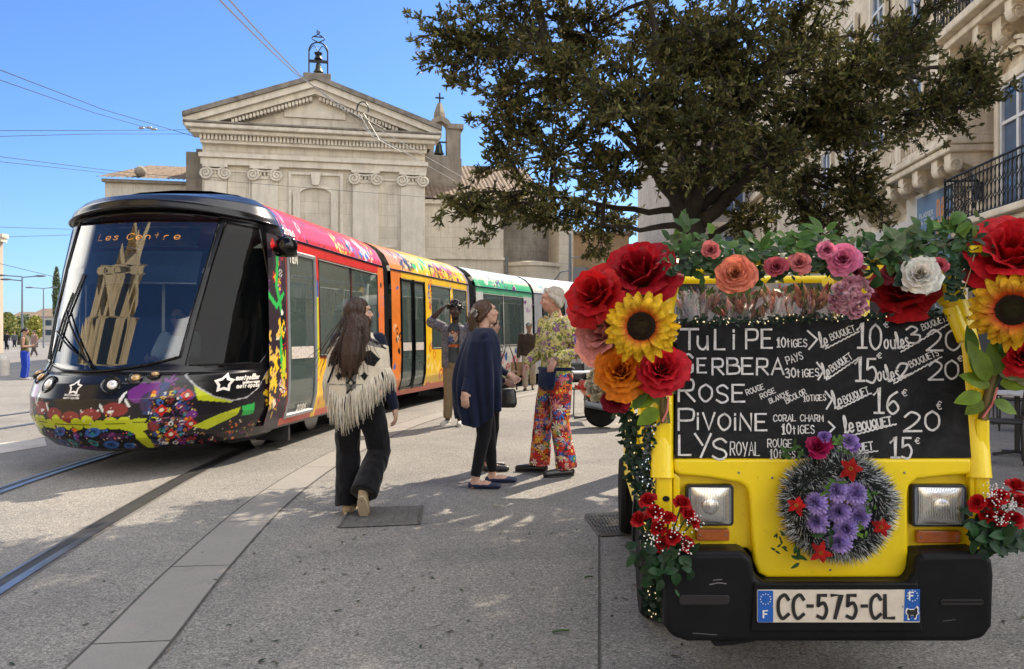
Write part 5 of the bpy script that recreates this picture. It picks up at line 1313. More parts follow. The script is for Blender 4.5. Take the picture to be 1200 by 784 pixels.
for q in ((796, 697.5, 855, 709), (1102, 702, 1153, 709)):
 mb = yprism(rrect(*q, 4), -.0895, -.08); mb.build('bumper_slot', m_blk, bm, bevel=.002)
mb = yprism([(830, 748), (880, 745), (884, 752), (862, 756), (838, 758)], -.07, .02); mb.build('torn_flap', m_rub, bm, bevel=.004)
m_scr = M('scratch_grey', (.16, .16, .155), .7)
for st, wd in (([(832, 685), (842, 683), (851, 684)], .004), ([(836, 680), (846, 679)], .003), ([(812, 742), (840, 744)], .002), ([(1105, 728), (1120, 726)], .0015)):
 mb = MB(); ribbon(mb, [V(x, y, -.0866) for x, y in st], wd, lambda x, z: (x, -.0866, z)); mb.build('scratch', m_scr, bm)
m_plate = M('plate_cream', (.70, .63, .52), .45, var=.12, sc=14); m_pblue = M('plate_blue', (.01, .10, .42), .4, var=.1); m_ink = M('plate_ink', (.01, .01, .01), .5, var=0); m_pw = M('plate_white', (.8, .8, .78), .5, var=0)
yp = -.101
mb = yprism(rrect(887.5, 691.5, 1078, 729.5, 1.5), yp, -.094); pl = mb.build('number_plate', m_plate, van, bevel=.001)
mb = yprism([(888, 692), (906, 692), (906, 729), (888, 729)], yp - .001, yp + .0005, ly=yp); mb.build('blue_band', m_pblue, pl)
mb = yprism([(1060.5, 690.5), (1078, 690.5), (1077.5, 728), (1059, 728)], yp - .001, yp + .0005, ly=yp); mb.build('blue_band', m_pblue, pl)
mb = MB(); fp_ = lambda x, y: (lambda q: (q[0], yp - .0022, q[1]))(V(x, -y, yp))
for tx, x0, x1 in (('CC', 910.5, 941.5), ('575', 956.5, 1004), ('CL', 1019, 1048.5)):
 for st in strokes(tx, x0 + 1, -724, 26.5, x1 - x0 - 1, gap=.42): ribbon(mb, st, 4.1, fp_)
for x0, x1 in ((946.5, 952), (1010, 1015.5)): ribbon(mb, [(x0, -710), (x1, -710)], 4, fp_)
mb.build('plate_lettering', m_ink, pl)
mb = MB()
for st in strokes('F', 894.5, -723.5, 8, 5): ribbon(mb, st, 1.7, fp_)
for st in strokes('F', 1065.5, -702, 8, 5): ribbon(mb, st, 1.7, fp_)
for cx, cy, r in ((897, 702, 6), (1069, 698, 6.2)):
 for k in range(12):
  a = k * math.pi / 6; q = V(cx + r * math.cos(a), cy + r * math.sin(a), yp); mb.ell((q[0], yp - .0022, q[1]), (.0022, .0004, .0022), nu=5, nv=3)
BULL = [(1062.5, 716), (1064, 713.5), (1066, 714.6), (1071, 714.5), (1073.5, 711.5), (1075, 713.5), (1074.5, 716.5), (1075.5, 718.5), (1073.5, 720), (1072.5, 724), (1071, 724), (1070.5, 720.5), (1067, 720.5), (1066, 724.5), (1064.5, 724.5), (1064.3, 720), (1062.8, 719)]
mb2 = yprism([(lerp(1069, x, 1.25), lerp(718, y, 1.3)) for x, y in BULL], yp - .0018, yp + .0005, ly=yp); mb.join(mb2)
mb.build('white_marks', m_pw, pl)
mb = yprism(BULL, yp - .0032, yp - .0019, ly=yp); mb.build('emblem', m_ink, pl)
mb = MB()
for px, py in ((905, 711), (1058, 711)): mb.ell(VP(px, py, yp - .001), (.003, .002, .003), nu=8, nv=6)
mb.build('screw', m_zinc, pl)
xL0, xL1 = V(769, 560)[0], V(788, 560)[0]; xR0, xR1 = V(1143, 560)[0], V(1160, 560)[0]
for nm, a, c, zt, zb_, hs in (('post', xL0, xL1, V(770, 470)[1], V(770, 645)[1], (539, 584)), ('post', xR0, xR1, V(1150, 490)[1], V(1150, 640)[1], (541, 583))):
 mb = MB(); mb.box(((a + c) / 2, .03, (zt + zb_) / 2), (c - a, .075, zt - zb_)); o = mb.build(nm, m_yel, van, bevel=.012)
 for k, h in enumerate(hs):
  mb = MB(); z = V(775, h)[1]; mb.lathe([(.014, 0), (.013, .001)], ((a + c) / 2 + (.006 if a < 0 else .0), -.0082, z), 16, Matrix.Rotation(rad(90), 3, 'X') @ Matrix.Diagonal((1, .8, 1))); mb.build('hole', m_hole, o)
mb = MB(); xs_c = (xR0 + xR1) / 2; zt = V(1150, 493)[1]; mb.tube([(xs_c, .03, zt - .03), (xs_c + .004, .02, zt + .12)], .02, 12); mb.build('stem_socket', m_yel, van, smooth=60)
TILT = .19
zb0 = V(960, 537)[1]
def board(px, py, off=0):
 """pixel -> van-frame point on the leaning windscreen/board plane, off = towards the camera"""
 nrm = Vector((0, -math.cos(TILT), math.sin(TILT)))
 p0 = Vector((0, -.006, zb0)) + nrm * off
 d = VM.inverted().to_3x3() @ Vector(((px - 600) / FPX, 1, (392 - py) / FPX)); o_ = VM.inverted() @ Vector((0, 0, CH))
 k = (p0 - o_).dot(nrm) / d.dot(nrm); return o_ + d * k
def bpt(px, py, off=0): return board(px, py, off)
for pts in ([(1147, 560), (1141, 480), (1134, 410), (1126, 372), (1112, 340), (1096, 322)],):
 mb = MB(); Q = [bpt(x, y, -.02) for x, y in pts]; e = Q[-1]; Q += [e + Vector((-.03, .12, .03)), e + Vector((-.05, .35, .05)), e + Vector((-.05, 1.2, .05))]
 mb.tube(smoothline([tuple(q[:2]) for q in Q], 1) and Q, [.045] * 6 + [.043, .042, .04], 14, flat=.8); mb.build('pillar', m_yel, van, smooth=60)
 mb = MB(); mb.tube([bpt(1118, 352, -.012), bpt(1101, 324, -.012)], .052, 14); mb.tube([bpt(1130, 400, .0), bpt(1113, 360, .0)], .03, 10); mb.build('pillar_cover', m_yel, van, smooth=60, bevel=.004)
mb = MB(); Q = [bpt(x, y, -.02) for x, y in ((776, 560), (776, 480), (775, 410), (777, 360), (786, 318))]; e = Q[-1]; Q += [e + Vector((.03, .12, .03)), e + Vector((.05, .35, .05)), e + Vector((.05, 1.2, .05))]
mb.tube(Q, [.045] * 5 + [.043, .042, .04], 14, flat=.8); mb.build('pillar', m_yel, van, smooth=60)
mb = MB(); a, c = bpt(805, 306, -.02), bpt(1103, 306, -.02); mb.tube([a, c], .016, 10); mb.build('roof_rail', m_yel, van, smooth=60)
rz = a.z + .02
mb = MB()
for y in (a.y + .7, a.y + 1.45): mb.tube([(-.56, y, rz), (.56, y, rz)], .022, 8)
mb.build('roof_frame', m_yel, van, smooth=60)
mb = MB(); mb.tube([bpt(980, 380, -.06), bpt(979, 315, -.06)], .012, 8); mb.build('window_post', m_yel, van)
m_film = glass_mat('windscreen_film', (.86, .86, .85), .05, (.2, .2, .2), .05)
mb = MB(); mb.grid(lambda u, v: bpt(lerp(784, 1120, u), lerp(378, 309, v), -.035) + Vector((0, .006 * math.sin(u * 23 + v * 4), 0)), 40, 8); mb.build('windscreen', m_film, van, smooth=180)
mb = MB(); mb.box((0, .32, .95), (1.14, .42, .9)); mb.build('dashboard', m_blk, van, bevel=.03)
for sx in (-1, 1):
 mb = MB(); mb.box((sx * .59, .26, .78), (.06, .34, .82)); mb.box((sx * .60, 1.0, .72), (.05, .5, .16)); mb.build('side_panel', m_yel, van, bevel=.02)
 mb = MB()
 n_ = 16   # wheel arch
 for k in range(n_):
  a0, a1 = math.pi * k / n_, math.pi * (k + 1) / n_
  q = [(1.02 + r * math.cos(a_), .27 + r * math.sin(a_)) for r, a_ in ((.33, a0), (.33, a1), (.37, a1), (.37, a0))]
  mb.prism(q, lambda y, z, d: (d, y, z), sx * .5, sx * .645)
 mb.build('wheel_arch', m_blk, van)
 mb = MB(); mb.tube([(sx * .585, 1.35, .5), (sx * .585, 1.35, 1.72)], .03, 8); mb.tube([(sx * .585, .5, 1.1), (sx * .585, 1.35, 1.1)], .022, 8); mb.build('door_frame', m_yel, van, smooth=60)
mb = MB(); mb.box((0, 2.0, .62), (1.26, 1.3, .36)); mb.box((0, 1.42, .95), (1.2, .05, .9)); mb.build('cargo_bed', m_yel, van, bevel=.02)
mb = MB(); mb.box((0, 1.5, .38), (.7, 2.6, .14)); mb.build('chassis', m_blk, van)
mb = MB(); mb.box((.0, 1.0, .72), (1.0, .45, .12)); mb.box((0, 1.24, 1.02), (1.0, .1, .55)); mb.build('seat', m_rub, van, bevel=.04)
for sx, ly in ((-1, 1.02), (1, 1.02), (-1, 2.72), (1, 2.72)):
 mm = Matrix.Rotation(math.pi / 2, 3, 'Y'); wx = sx * (.555 if ly < 2 else .575)
 mb = MB(); mb.lathe([(.17, -.07), (.25, -.078), (.268, -.06), (.272, -.03), (.272, .03), (.268, .06), (.25, .078), (.17, .07)], (wx, ly, .272), 40, mm)
 w_ = mb.build('wheel', m_rub, van, smooth=40)
 mb = MB()
 for k in range(4): mb.lathe([(.2725, -.05 + k * .033), (.2745, -.048 + k * .033), (.2745, -.03 + k * .033), (.2725, -.028 + k * .033)], (wx, ly, .272), 40, mm)
 mb.build('tread', m_rub, w_)
 mb = MB(); mb.lathe([(.05, -.06), (.165, -.05), (.172, -.066), (.172, .066), (.165, .05), (.05, .06)], (wx, ly, .272), 28, mm); mb.build('rim', m_alu, w_, smooth=40)
# --- chalkboard
m_board, t, b = nodes('blackboard')
sm = noi(t, 7, 6, .7, dist=1.2)
c_ = mixc(t, ramp(t, sm, [(.4, (0,) * 3), (.8, (1,) * 3)]), (.010, .0105, .011), (.030, .030, .031))
sp_ = ramp(t, noi(t, 170, 2, .5), [(.74, (0,) * 3), (.8, (1,) * 3)])
t.links.new(mixc(t, mixc(t, .5, (0, 0, 0), sp_), c_, (.09, .09, .088)), b.inputs['Base Color']); b.inputs['Roughness'].default_value = .7; b.inputs['Specular IOR Level'].default_value = .12
m_chalk, t, b = nodes('chalk')
b.inputs['Roughness'].default_value = .95; b.inputs['Specular IOR Level'].default_value = .1
f = ramp(t, noi(t, 420, 3, .75), [(.3, (.16,) * 3), (.52, (.78, .77, .74))])
f2 = ramp(t, noi(t, 26, 3, .6), [(.25, (.66,) * 3), (.6, (1,) * 3)])
t.links.new(mixc(t, 1, f, f2, 'MULTIPLY'), b.inputs['Base Color'])
cb = thing('chalkboard', 'black chalkboard of flower prices across the front of the yellow van', 'chalkboard', tuple(VM @ bpt(965, 537)), -VA)
def BW(px, py, off=0): return VM @ bpt(px, py, off)
C4 = [(793.5, 380), (1127, 371), (1138.5, 536.5), (790.5, 537)]
mb = MB(); mb.add([BW(*q, .004) for q in C4] + [BW(*q, -.012) for q in C4], [(3, 2, 1, 0), (4, 5, 6, 7), (0, 1, 5, 4), (1, 2, 6, 5), (2, 3, 7, 6), (3, 0, 4, 7)]); mb.build('panel', m_board, cb, world=True)
mb = MB()
mb.add([BW(1134.5, 372, .006), BW(1143, 536, .006), BW(1139, 536, .006), BW(1127.5, 371, .006)], [(0, 1, 2, 3)]); mb.build('edge_strip', m_blk, cb, world=True)
def chalkline(items, name):
 mb = MB(); rn_ = random.Random(hash(name) % 999 if False else len(name) * 7 + len(items))
 fcr = lambda x, y: BW(780 + x / 3.243, 360 - y / 3.243, .0055)
 for it in items:
  if it[0] == '~':           # wavy underline
   _, xa, ya, xb, yb, lw = it
   n_ = int(math.hypot(xb - xa, yb - ya) / 3.2)
   pts = [(lerp(xa, xb, k / n_) + rn_.uniform(-.4, .4), -lerp(ya, yb, k / n_) + 1.6 * math.sin(k * 1.15)) for k in range(n_ + 1)]
   ribbon(mb, pts, lw, fcr)
  else:
   tx, x, y, h, wd, rot, lw = it
   for st in strokes(tx, x, -y, h, wd, rad(rot), jit=.04, rnd=rn_):
    st = [(a + rn_.uniform(-.35, .35), c + rn_.uniform(-.35, .35)) for a, c in st]
    ribbon(mb, st, lw, fcr)
 mb.build(name, m_chalk, cb, world=True)
BIG, MID, SM = 8.2, 4.2, 3.3
chalkline([('T', 58, 160, 76, 62, 0, BIG + 1), ('u', 122, 158, 76, 44, 0, BIG), ('L', 188, 158, 74, 40, 0, BIG), ('i', 255, 157, 72, 8, 0, BIG), ('P', 306, 157, 72, 44, 0, BIG), ('E', 366, 156, 70, 40, 0, BIG),
 ('10', 423, 152, 36, 34, 2, MID + 1), ('t', 462, 151, 30, 14, 2, MID), ('iGES', 478, 151, 28, 60, 2, MID), ('>', 545, 160, 70, 40, 4, 7), ('le', 592, 155, 46, 30, 14, 5.5), ('BOUQUET', 630, 126, 25, 98, 21, SM), ('~', 608, 158, 735, 92, 5),
 ('1', 725, 158, 96, 42, 0, BIG), ('0', 776, 158, 94, 46, 0, BIG), ('€', 829, 76, 22, 20, 0, SM), ('ou', 832, 158, 50, 44, 4, 6), ('les', 884, 158, 48, 48, 14, 6.5), ('3', 918, 140, 64, 56, 8, BIG - 1), ('BOUQUETS', 978, 88, 24, 108, 21, SM), ('~', 895, 170, 1078, 62, 5),
 ('2', 992, 165, 78, 64, 0, BIG - 1), ('0', 1064, 165, 78, 62, 0, BIG - 1), ('€', 1100, 76, 22, 20, 0, SM)], 'chalk_lettering')
chalkline([('G', 62, 252, 72, 42, 0, BIG), ('E', 122, 250, 54, 34, 0, BIG - 1), ('RBERA', 178, 256, 60, 268, 0, BIG - .5), ('PAYS', 463, 216, 28, 64, 18, SM + .5), ('30', 456, 268, 34, 40, 3, MID + 1), ('tiGES', 500, 266, 28, 84, 3, MID),
 ('>', 580, 274, 64, 26, 4, 7), ('le', 605, 272, 46, 26, 16, 5.5), ('BOUQUET', 634, 246, 26, 92, 33, SM + .5), ('~', 612, 276, 735, 192, 5), ('1', 718, 283, 92, 40, 0, BIG), ('5', 762, 283, 90, 42, 0, BIG), ('€', 803, 194, 20, 18, 0, SM),
 ('ou', 806, 278, 48, 42, 3, 6), ('les', 848, 284, 50, 48, 16, 6.5), ('2', 890, 270, 50, 52, 20, BIG), ('BOUQUETS', 932, 230, 24, 118, 24, SM), ('~', 868, 290, 1050, 188, 5),
 ('2', 1000, 274, 70, 58, 0, BIG - 1), ('0', 1062, 272, 70, 54, 0, BIG - 1), ('€', 1110, 204, 20, 18, 0, SM)], 'chalk_lettering')
chalkline([('R', 50, 360, 84, 60, 0, BIG), ('OSE', 128, 360, 64, 174, 0, BIG - .5), ('ROUGE', 310, 334, 20, 70, 20, SM), ('ROSE', 364, 348, 19, 60, 24, SM), ('BLANCHE', 398, 366, 18, 82, 24, SM), ('BiCOLOR', 460, 366, 22, 84, 26, SM), ('10TiGES', 524, 358, 22, 86, 3, SM),
 ('>', 612, 386, 66, 28, 4, 7), ('le', 645, 388, 54, 34, 16, 5.5), ('BOUQUET', 682, 366, 28, 100, 22, SM + .5), ('~', 656, 388, 782, 326, 5), ('1', 788, 405, 96, 44, 0, BIG), ('6', 840, 404, 88, 50, 0, BIG), ('€', 898, 336, 24, 20, 0, SM)], 'chalk_lettering')
chalkline([('P', 50, 465, 80, 58, 0, BIG), ('iVOiNE', 118, 466, 62, 268, 0, BIG - .5), ('CORAL CHARM', 410, 433, 24, 190, 0, MID - .5), ('10', 442, 482, 38, 36, 2, MID + 1), ('tiGES', 484, 481, 30, 82, 2, MID), ('>', 620, 480, 44, 26, 0, 7),
 ('le', 682, 478, 50, 38, 10, 6.5), ('BOUQUET', 732, 472, 32, 130, 11, 6), ('~', 690, 492, 876, 444, 5.5), ('2', 906, 470, 72, 70, 0, BIG), ('0', 986, 468, 72, 58, 0, BIG), ('€', 1030, 388, 30, 20, 0, SM + .5)], 'chalk_lettering')
chalkline([('L', 52, 560, 74, 48, 0, BIG), ('Y', 112, 566, 84, 60, 0, BIG), ('S', 176, 574, 76, 58, 0, BIG), ('ROYAL', 246, 562, 50, 112, 0, MID), ('ROUGE', 388, 532, 30, 92, 0, SM + .5), ('10', 396, 574, 36, 30, 0, MID), ('tiGES', 432, 573, 28, 60, 0, MID),
 ('BOUQUET', 660, 560, 30, 130, 8, 5), ('~', 700, 562, 806, 546, 5), ('1', 852, 572, 80, 40, 0, BIG), ('5', 896, 572, 78, 42, 0, BIG), ('€', 948, 518, 22, 18, 0, SM)], 'chalk_lettering')
# ================================================================== FLOWERS
m_pet = petal_mat('petals', rough=.62, tr=.22, var=.26, sc=55)
m_leaf = petal_mat('leaves', rough=.42, tr=.2, var=.22, sc=22)
m_stem = M('green_stem', (.05, .12, .02), .5, var=.3, sc=20)
def jc(c, r, a=.12): k = 1 + r.uniform(-a, a); return tuple(max(0, x * k * (1 + r.uniform(-a, a) * .35)) for x in c)
def axis_m(d, spin=0):
 return (Vector(d).normalized().to_track_quat('Z', 'Y').to_matrix() @ Matrix.Rotation(spin, 3, 'Z')).to_4x4()
def leaf(mb, p, d, up, L_, W_, col, r, bend=.25, fold=.25, n=5):
 d = Vector(d).normalized(); up = Vector(up); s_ = d.cross(up)
 if s_.length < 1e-4: s_ = d.orthogonal()
 s_.normalize(); up = s_.cross(d); p = Vector(p); vs = []; cs = []
 c1_ = jc(col, r, .22)
 for i in range(n + 1):
  v = i / n; w_ = W_ * (math.sin(math.pi * min(1, v ** .8 * .98 + .02)) ** .8) * .5 + (.0005)
  c = p + d * (L_ * v * (1 - .1 * bend * v)) - up * (bend * L_ * v * v)
  for u in (-1, 0, 1):
   vs.append(c + s_ * (u * w_) + up * (abs(u) * w_ * fold)); k = .82 if u == 0 else 1
   cs.append(tuple(x * k for x in c1_))
 fs = [(i * 3 + j, i * 3 + j + 1, i * 3 + j + 4, i * 3 + j + 3) for i in range(n) for j in (0, 1)]
 mb.add(vs, fs, cs)
def rose_bloom(R, col, r, n=26, ruf=0.0, inner=None, cup=1.0, nu=8, nv=7, openr=1.0):
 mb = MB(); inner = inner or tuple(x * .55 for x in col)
 for i in range(n):
  t = (i + .5) / n; th = i * 2.39996 + r.uniform(-.2, .2)
  wa = lerp(1.5, .78, t ** .6); rt = R * (.10 + .92 * t ** .85) * openr; h = R * (1.12 - .42 * t ** 2) * cup; rb = R * .12
  cur = R * (.05 + .30 * t ** 1.5); c1_ = jc(col, r, .1); ph = r.uniform(0, 6); tw = r.uniform(-.06, .06); kn = r.randint(2, 3)
  def f(u, v):
   a = 2 * u - 1; wv = wa * (.45 + .55 * math.sin(math.pi * (.08 + .62 * v)))
   an = th + a * wv
   rr = lerp(rb, rt, v ** .75)
   if v > .68: rr += cur * ((v - .68) / .32) ** 1.6 * (1 - .4 * abs(a))
   z = h * v - h * .26 * a * a * v ** 2 - cur * .9 * max(0, v - .72) ** 1.4 / .28 ** 1.4 * .55
   z -= t * t * R * .30 * v
   rr += R * .035 * math.sin(a * 3.1 * kn + ph) * v * v + ruf * R * math.sin(a * 15 + ph) * v ** 3
   z += R * tw * a * v + ruf * R * .8 * math.cos(a * 13 + ph) * v ** 3
   return (rr * math.cos(an), rr * math.sin(an), z - R * .35)
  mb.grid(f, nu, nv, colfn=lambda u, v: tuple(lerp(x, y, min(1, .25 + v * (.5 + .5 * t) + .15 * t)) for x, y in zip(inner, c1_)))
 return mb
def bloom_thing(name, label, cat, pos, dirv, mb, group=None, rz=0, mat=None, part='bloom', subs=()):
 o = thing(name, label, cat, tuple(pos), 0, group)
 m = axis_m(dirv, rz)
 mb.move(m); mb.build(part, mat or m_pet, o, smooth=180)
 for nm, b_, mt in subs: b_.move(m); b_.build(nm, mt, o, smooth=180)
 return o
def calyx(R, r, n=5, L_=1.0):
 mb = MB(); mb.tube([(0, 0, -R * .35), (0, 0, -R * .95)], [R * .12, R * .06], 8, col=(.05, .12, .025))
 for k in range(n):
  a = k * 6.283 / n + .3; leaf(mb, (0, 0, -R * .3), (math.cos(a), math.sin(a), -.1), (0, 0, 1), R * 1.05 * L_, R * .42 * L_, (.045, .12, .025), r)
 return mb
C_RED, C_DRED, C_ORG, C_PINK, C_CORAL, C_HOT = (.46, .004, .007), (.33, .002, .010), (.72, .20, .008), (.64, .25, .22), (.80, .26, .15), (.68, .13, .22)
rf = random.Random(77)
def grose(px, py, ly, Rpx, col, label, dirv, n=26, **k):
 k.setdefault('ruf', .022); k.setdefault('nu', 14); k.setdefault('nv', 9)
 p = VW(px, py, ly); Z = p.y; R = Rpx * Z / FPX
 tocam = (Vector((0, 0, CH)) - p).normalized(); d = tocam + Vector(dirv)
 return bloom_thing('giant_rose' if Rpx > 24 else 'rose', label, 'flower', p, d, rose_bloom(R, col, rf, n, **k), rz=rf.uniform(0, 6), group='artificial flowers on the van', subs=(('calyx', calyx(R, rf), m_leaf),))
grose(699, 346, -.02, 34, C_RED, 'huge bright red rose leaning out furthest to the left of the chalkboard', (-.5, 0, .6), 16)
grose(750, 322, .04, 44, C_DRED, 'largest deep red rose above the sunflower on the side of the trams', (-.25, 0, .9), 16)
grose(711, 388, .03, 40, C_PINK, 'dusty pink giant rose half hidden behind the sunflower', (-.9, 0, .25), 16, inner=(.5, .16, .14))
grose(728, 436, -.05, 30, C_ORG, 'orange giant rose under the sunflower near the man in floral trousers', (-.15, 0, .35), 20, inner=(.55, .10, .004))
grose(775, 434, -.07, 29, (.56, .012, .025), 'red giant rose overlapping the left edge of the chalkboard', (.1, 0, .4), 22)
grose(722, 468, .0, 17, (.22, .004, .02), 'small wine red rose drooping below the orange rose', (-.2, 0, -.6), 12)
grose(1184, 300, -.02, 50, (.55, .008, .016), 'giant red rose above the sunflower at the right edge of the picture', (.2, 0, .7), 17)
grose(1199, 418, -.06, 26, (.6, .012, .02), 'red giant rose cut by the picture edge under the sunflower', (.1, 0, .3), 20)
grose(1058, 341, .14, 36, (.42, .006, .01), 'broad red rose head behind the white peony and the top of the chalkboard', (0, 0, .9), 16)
def sunflower(px, py, ly, Rpx, label, dirv, base, midc, rz=0):
 p = VW(px, py, ly); R = Rpx * p.y / FPX; r = random.Random(int(px))
 mb = MB()
 for ring, n, L0, z0, up in ((0, 19, 1.0, 0, .12), (1, 17, .93, .05, .34), (2, 15, .8, .09, .55)):
  for k in range(n):
   a = 6.283 * (k + ring * .5) / n + r.uniform(-.08, .08); L_ = R * L0 * r.uniform(.92, 1.04); w_ = R * .135 * r.uniform(.85, 1.15); u0 = up + r.uniform(-.12, .12); yl = jc((.82, .50, .012), r, .1)
   def f(u, v):
    rr = lerp(R * .34, L_, v); wd = w_ * math.sin(math.pi * (.16 + .80 * v)) ** .75; s_ = (2 * u - 1) * wd
    z = R * (z0 + u0 * (v - .9 * v * v)) + abs(2 * u - 1) * wd * .35
    return (rr * math.cos(a) - s_ * math.sin(a), rr * math.sin(a) + s_ * math.cos(a), z)
   def cf(u, v):
    e = max(0, min(1, (v - base[0]) / base[1])) ** .8; rd = (.60, .06, .008)
    st = .9 + .1 * math.cos((2 * u - 1) * 9)
    return tuple(lerp(x, y, e) * st for x, y in zip(rd, yl))
   mb.grid(f, 4, 8, colfn=cf)
 dm = MB(); nf = 420
 for k in range(nf):
  rr = R * .44 * math.sqrt((k + .5) / nf); a = k * 2.39996; q = rr / (R * .44)
  c = tuple(lerp(x, y, min(1, max(0, (q - .3) / .3))) for x, y in zip(midc, (.035, .017, .008)))
  z = R * (.13 + .05 * math.cos(q * 2.2) - (.05 if q < .35 else 0))
  dm.ell((rr * math.cos(a), rr * math.sin(a), z), (R * .014, R * .014, R * .045), nu=5, nv=4, col=jc(c, r, .4))
 ds_ = MB(); ds_.lathe([(R * .45, R * .02), (R * .46, R * .09), (R * .36, R * .14), (R * .15, R * .14), (.0005, R * .12)], n=24, col=(.03, .018, .008))
 bk = MB(); bk.lathe([(.001, -R * .1), (R * .3, -R * .06), (R * .42, R * .015)], n=16, col=(.06, .13, .03))
 for k in range(9):
  a = k * .698; leaf(bk, (R * .25 * math.cos(a), R * .25 * math.sin(a), -.01), (math.cos(a), math.sin(a), -.1), (0, 0, 1), R * .55, R * .2, (.05, .13, .03), r)
 d = (Vector((0, 0, CH)) - p).normalized() + Vector(dirv)
 o = bloom_thing('sunflower', label, 'flower', p, d, mb, group='artificial sunflowers on the van', part='ray_petals', rz=rz, subs=(('seed_disc', dm, m_pet), ('disc_base', ds_, m_pet), ('calyx', bk, m_leaf)))
 return o
sunflower(752, 383, -.14, 45, 'big sunflower with red tinted petals between the red and orange roses', (-.1, 0, .12), (.10, .50), (.10, .085, .02))
sunflower(1186, 364, -.12, 48, 'big orange flushed sunflower at the right picture edge with a dark centre', (.08, 0, .1), (.18, .75), (.09, .10, .012), .2)
def stem_leaves(label, pts, lv, ly, tie=False):
 o = thing('leafy_stalk', label, 'flower stalk', tuple(VW(*pts[0], ly)), 0, 'flower stems tied to the van')
 mb = MB(); Q = [VW(x, y, ly + k * .01) for k, (x, y) in enumerate(pts)]; mb.tube(Q, [.016, .014, .012, .010][:len(Q)] if len(Q) <= 4 else .012, 8, col=(.22, .16, .05)); mb.tube([q + Vector((.014, -.004, 0)) for q in Q], .007, 6, col=(.10, .14, .03)); mb.build('stalk', m_leaf, o, smooth=60, world=True)
 if tie:
  mb = MB(); a, c = Q[0], Q[1]; mb.tube([a.lerp(c, .1) + Vector((-.012, -.02, 0)), a.lerp(c, .6) + Vector((.012, -.022, .0)), a.lerp(c, 1.1) + Vector((.02, -.02, .01))], .0045, 6); mb.build('pink_tie', M('pink_tie', (.62, .16, .14), .5), o, world=True)
 mb = MB()
 for x, y, dx, dz, L_, W_, c in lv:
  leaf(mb, VW(x, y, ly - .02), Vector((dx, rf.uniform(-.35, -.05), dz)), (rf.uniform(-.2, .2), -1, .5), L_ * 1.15, W_ * 1.1, c, rf, bend=.18, fold=.12, n=8)
 mb.build('leaves', m_leaf, o, smooth=180, world=True)
LG, LD, LO, LP = (.16, .26, .02), (.03, .09, .018), (.10, .17, .045), (.20, .24, .12)
stem_leaves('bundle of thick flower stems with yellow green leaves in the right post', [(1151, 492), (1158, 460), (1170, 425), (1180, 395)],
 [(1160, 452, -.8, .35, .10, .055, LG), (1158, 446, -.5, .95, .13, .07, LG), (1165, 440, .1, 1, .14, .07, (.12, .22, .02)), (1150, 462, -1, -.25, .09, .05, LG), (1152, 470, -.7, -.5, .07, .045, (.14, .22, .02)), (1172, 450, .7, .12, .10, .06, LG), (1172, 440, .95, .4, .14, .08, LP), (1146, 440, -.25, 1, .13, .06, LG), (1185, 440, .8, -.1, .1, .07, LP), (1140, 420, -.2, 1, .11, .05, (.09, .17, .02)), (1176, 420, .3, 1, .11, .06, LD), (1165, 470, .6, -.3, .08, .045, LG)], -.03, True)
stem_leaves('pair of flower stems with yellow green leaves below the red rose in the left post', [(779, 496), (776, 470), (768, 450), (757, 425)],
 [(768, 466, -1, -.3, .09, .045, LG), (764, 452, -.6, .6, .10, .05, LD), (772, 446, -.3, 1, .11, .05, LD), (772, 480, -.85, -.5, .09, .055, LG), (776, 452, .5, .7, .09, .05, (.06, .14, .02)), (757, 444, -.4, -.9, .11, .055, (.07, .14, .02)), (762, 440, .3, -1, .1, .05, (.10, .18, .02))], -.03, True)
gl = thing('leaf_garland', 'garland of mixed green artificial leaves along the front edge of the van roof', 'garland', tuple(VW(950, 300, .1)))
r = random.Random(12)
def gy_(px): return float(np.interp(px, [700, 760, 800, 850, 900, 960, 1020, 1070, 1110, 1160], [305, 300, 296, 303, 300, 298, 297, 292, 282, 275]))
pal = [(.03, .085, .02), (.05, .13, .03), (.08, .16, .03), (.035, .075, .035), (.10, .15, .06), (.05, .11, .05)]
mb = MB(); mbp = MB()
vine = [VW(px, gy_(px), .10) for px in range(770, 1166, 12)]
mb.tube(vine, .008, 6, col=(.06, .05, .02)); mb.build('vine', m_leaf, gl, world=True)
mb = MB()
for k in range(720):
 px = r.uniform(782, 1158); py = gy_(px) + r.gauss(4, 12); p = VW(px, py, .10 + r.uniform(-.13, .1))
 d = Vector((r.uniform(-1, 1), r.uniform(-1, .2), r.uniform(-.8, .8))); s_ = r.choice((.035, .045, .05, .06)) * r.uniform(.8, 1.2)
 leaf(mb, p, d, (r.uniform(-.4, .4), -1, .7), s_, s_ * r.uniform(.45, .75), r.choice(pal), r, bend=r.uniform(0, .4), fold=.2)
mb.build('leaves', m_leaf, gl, smooth=180, world=True)
mb = MB()   # large grey-green magnolia sprays and ivy tips standing up
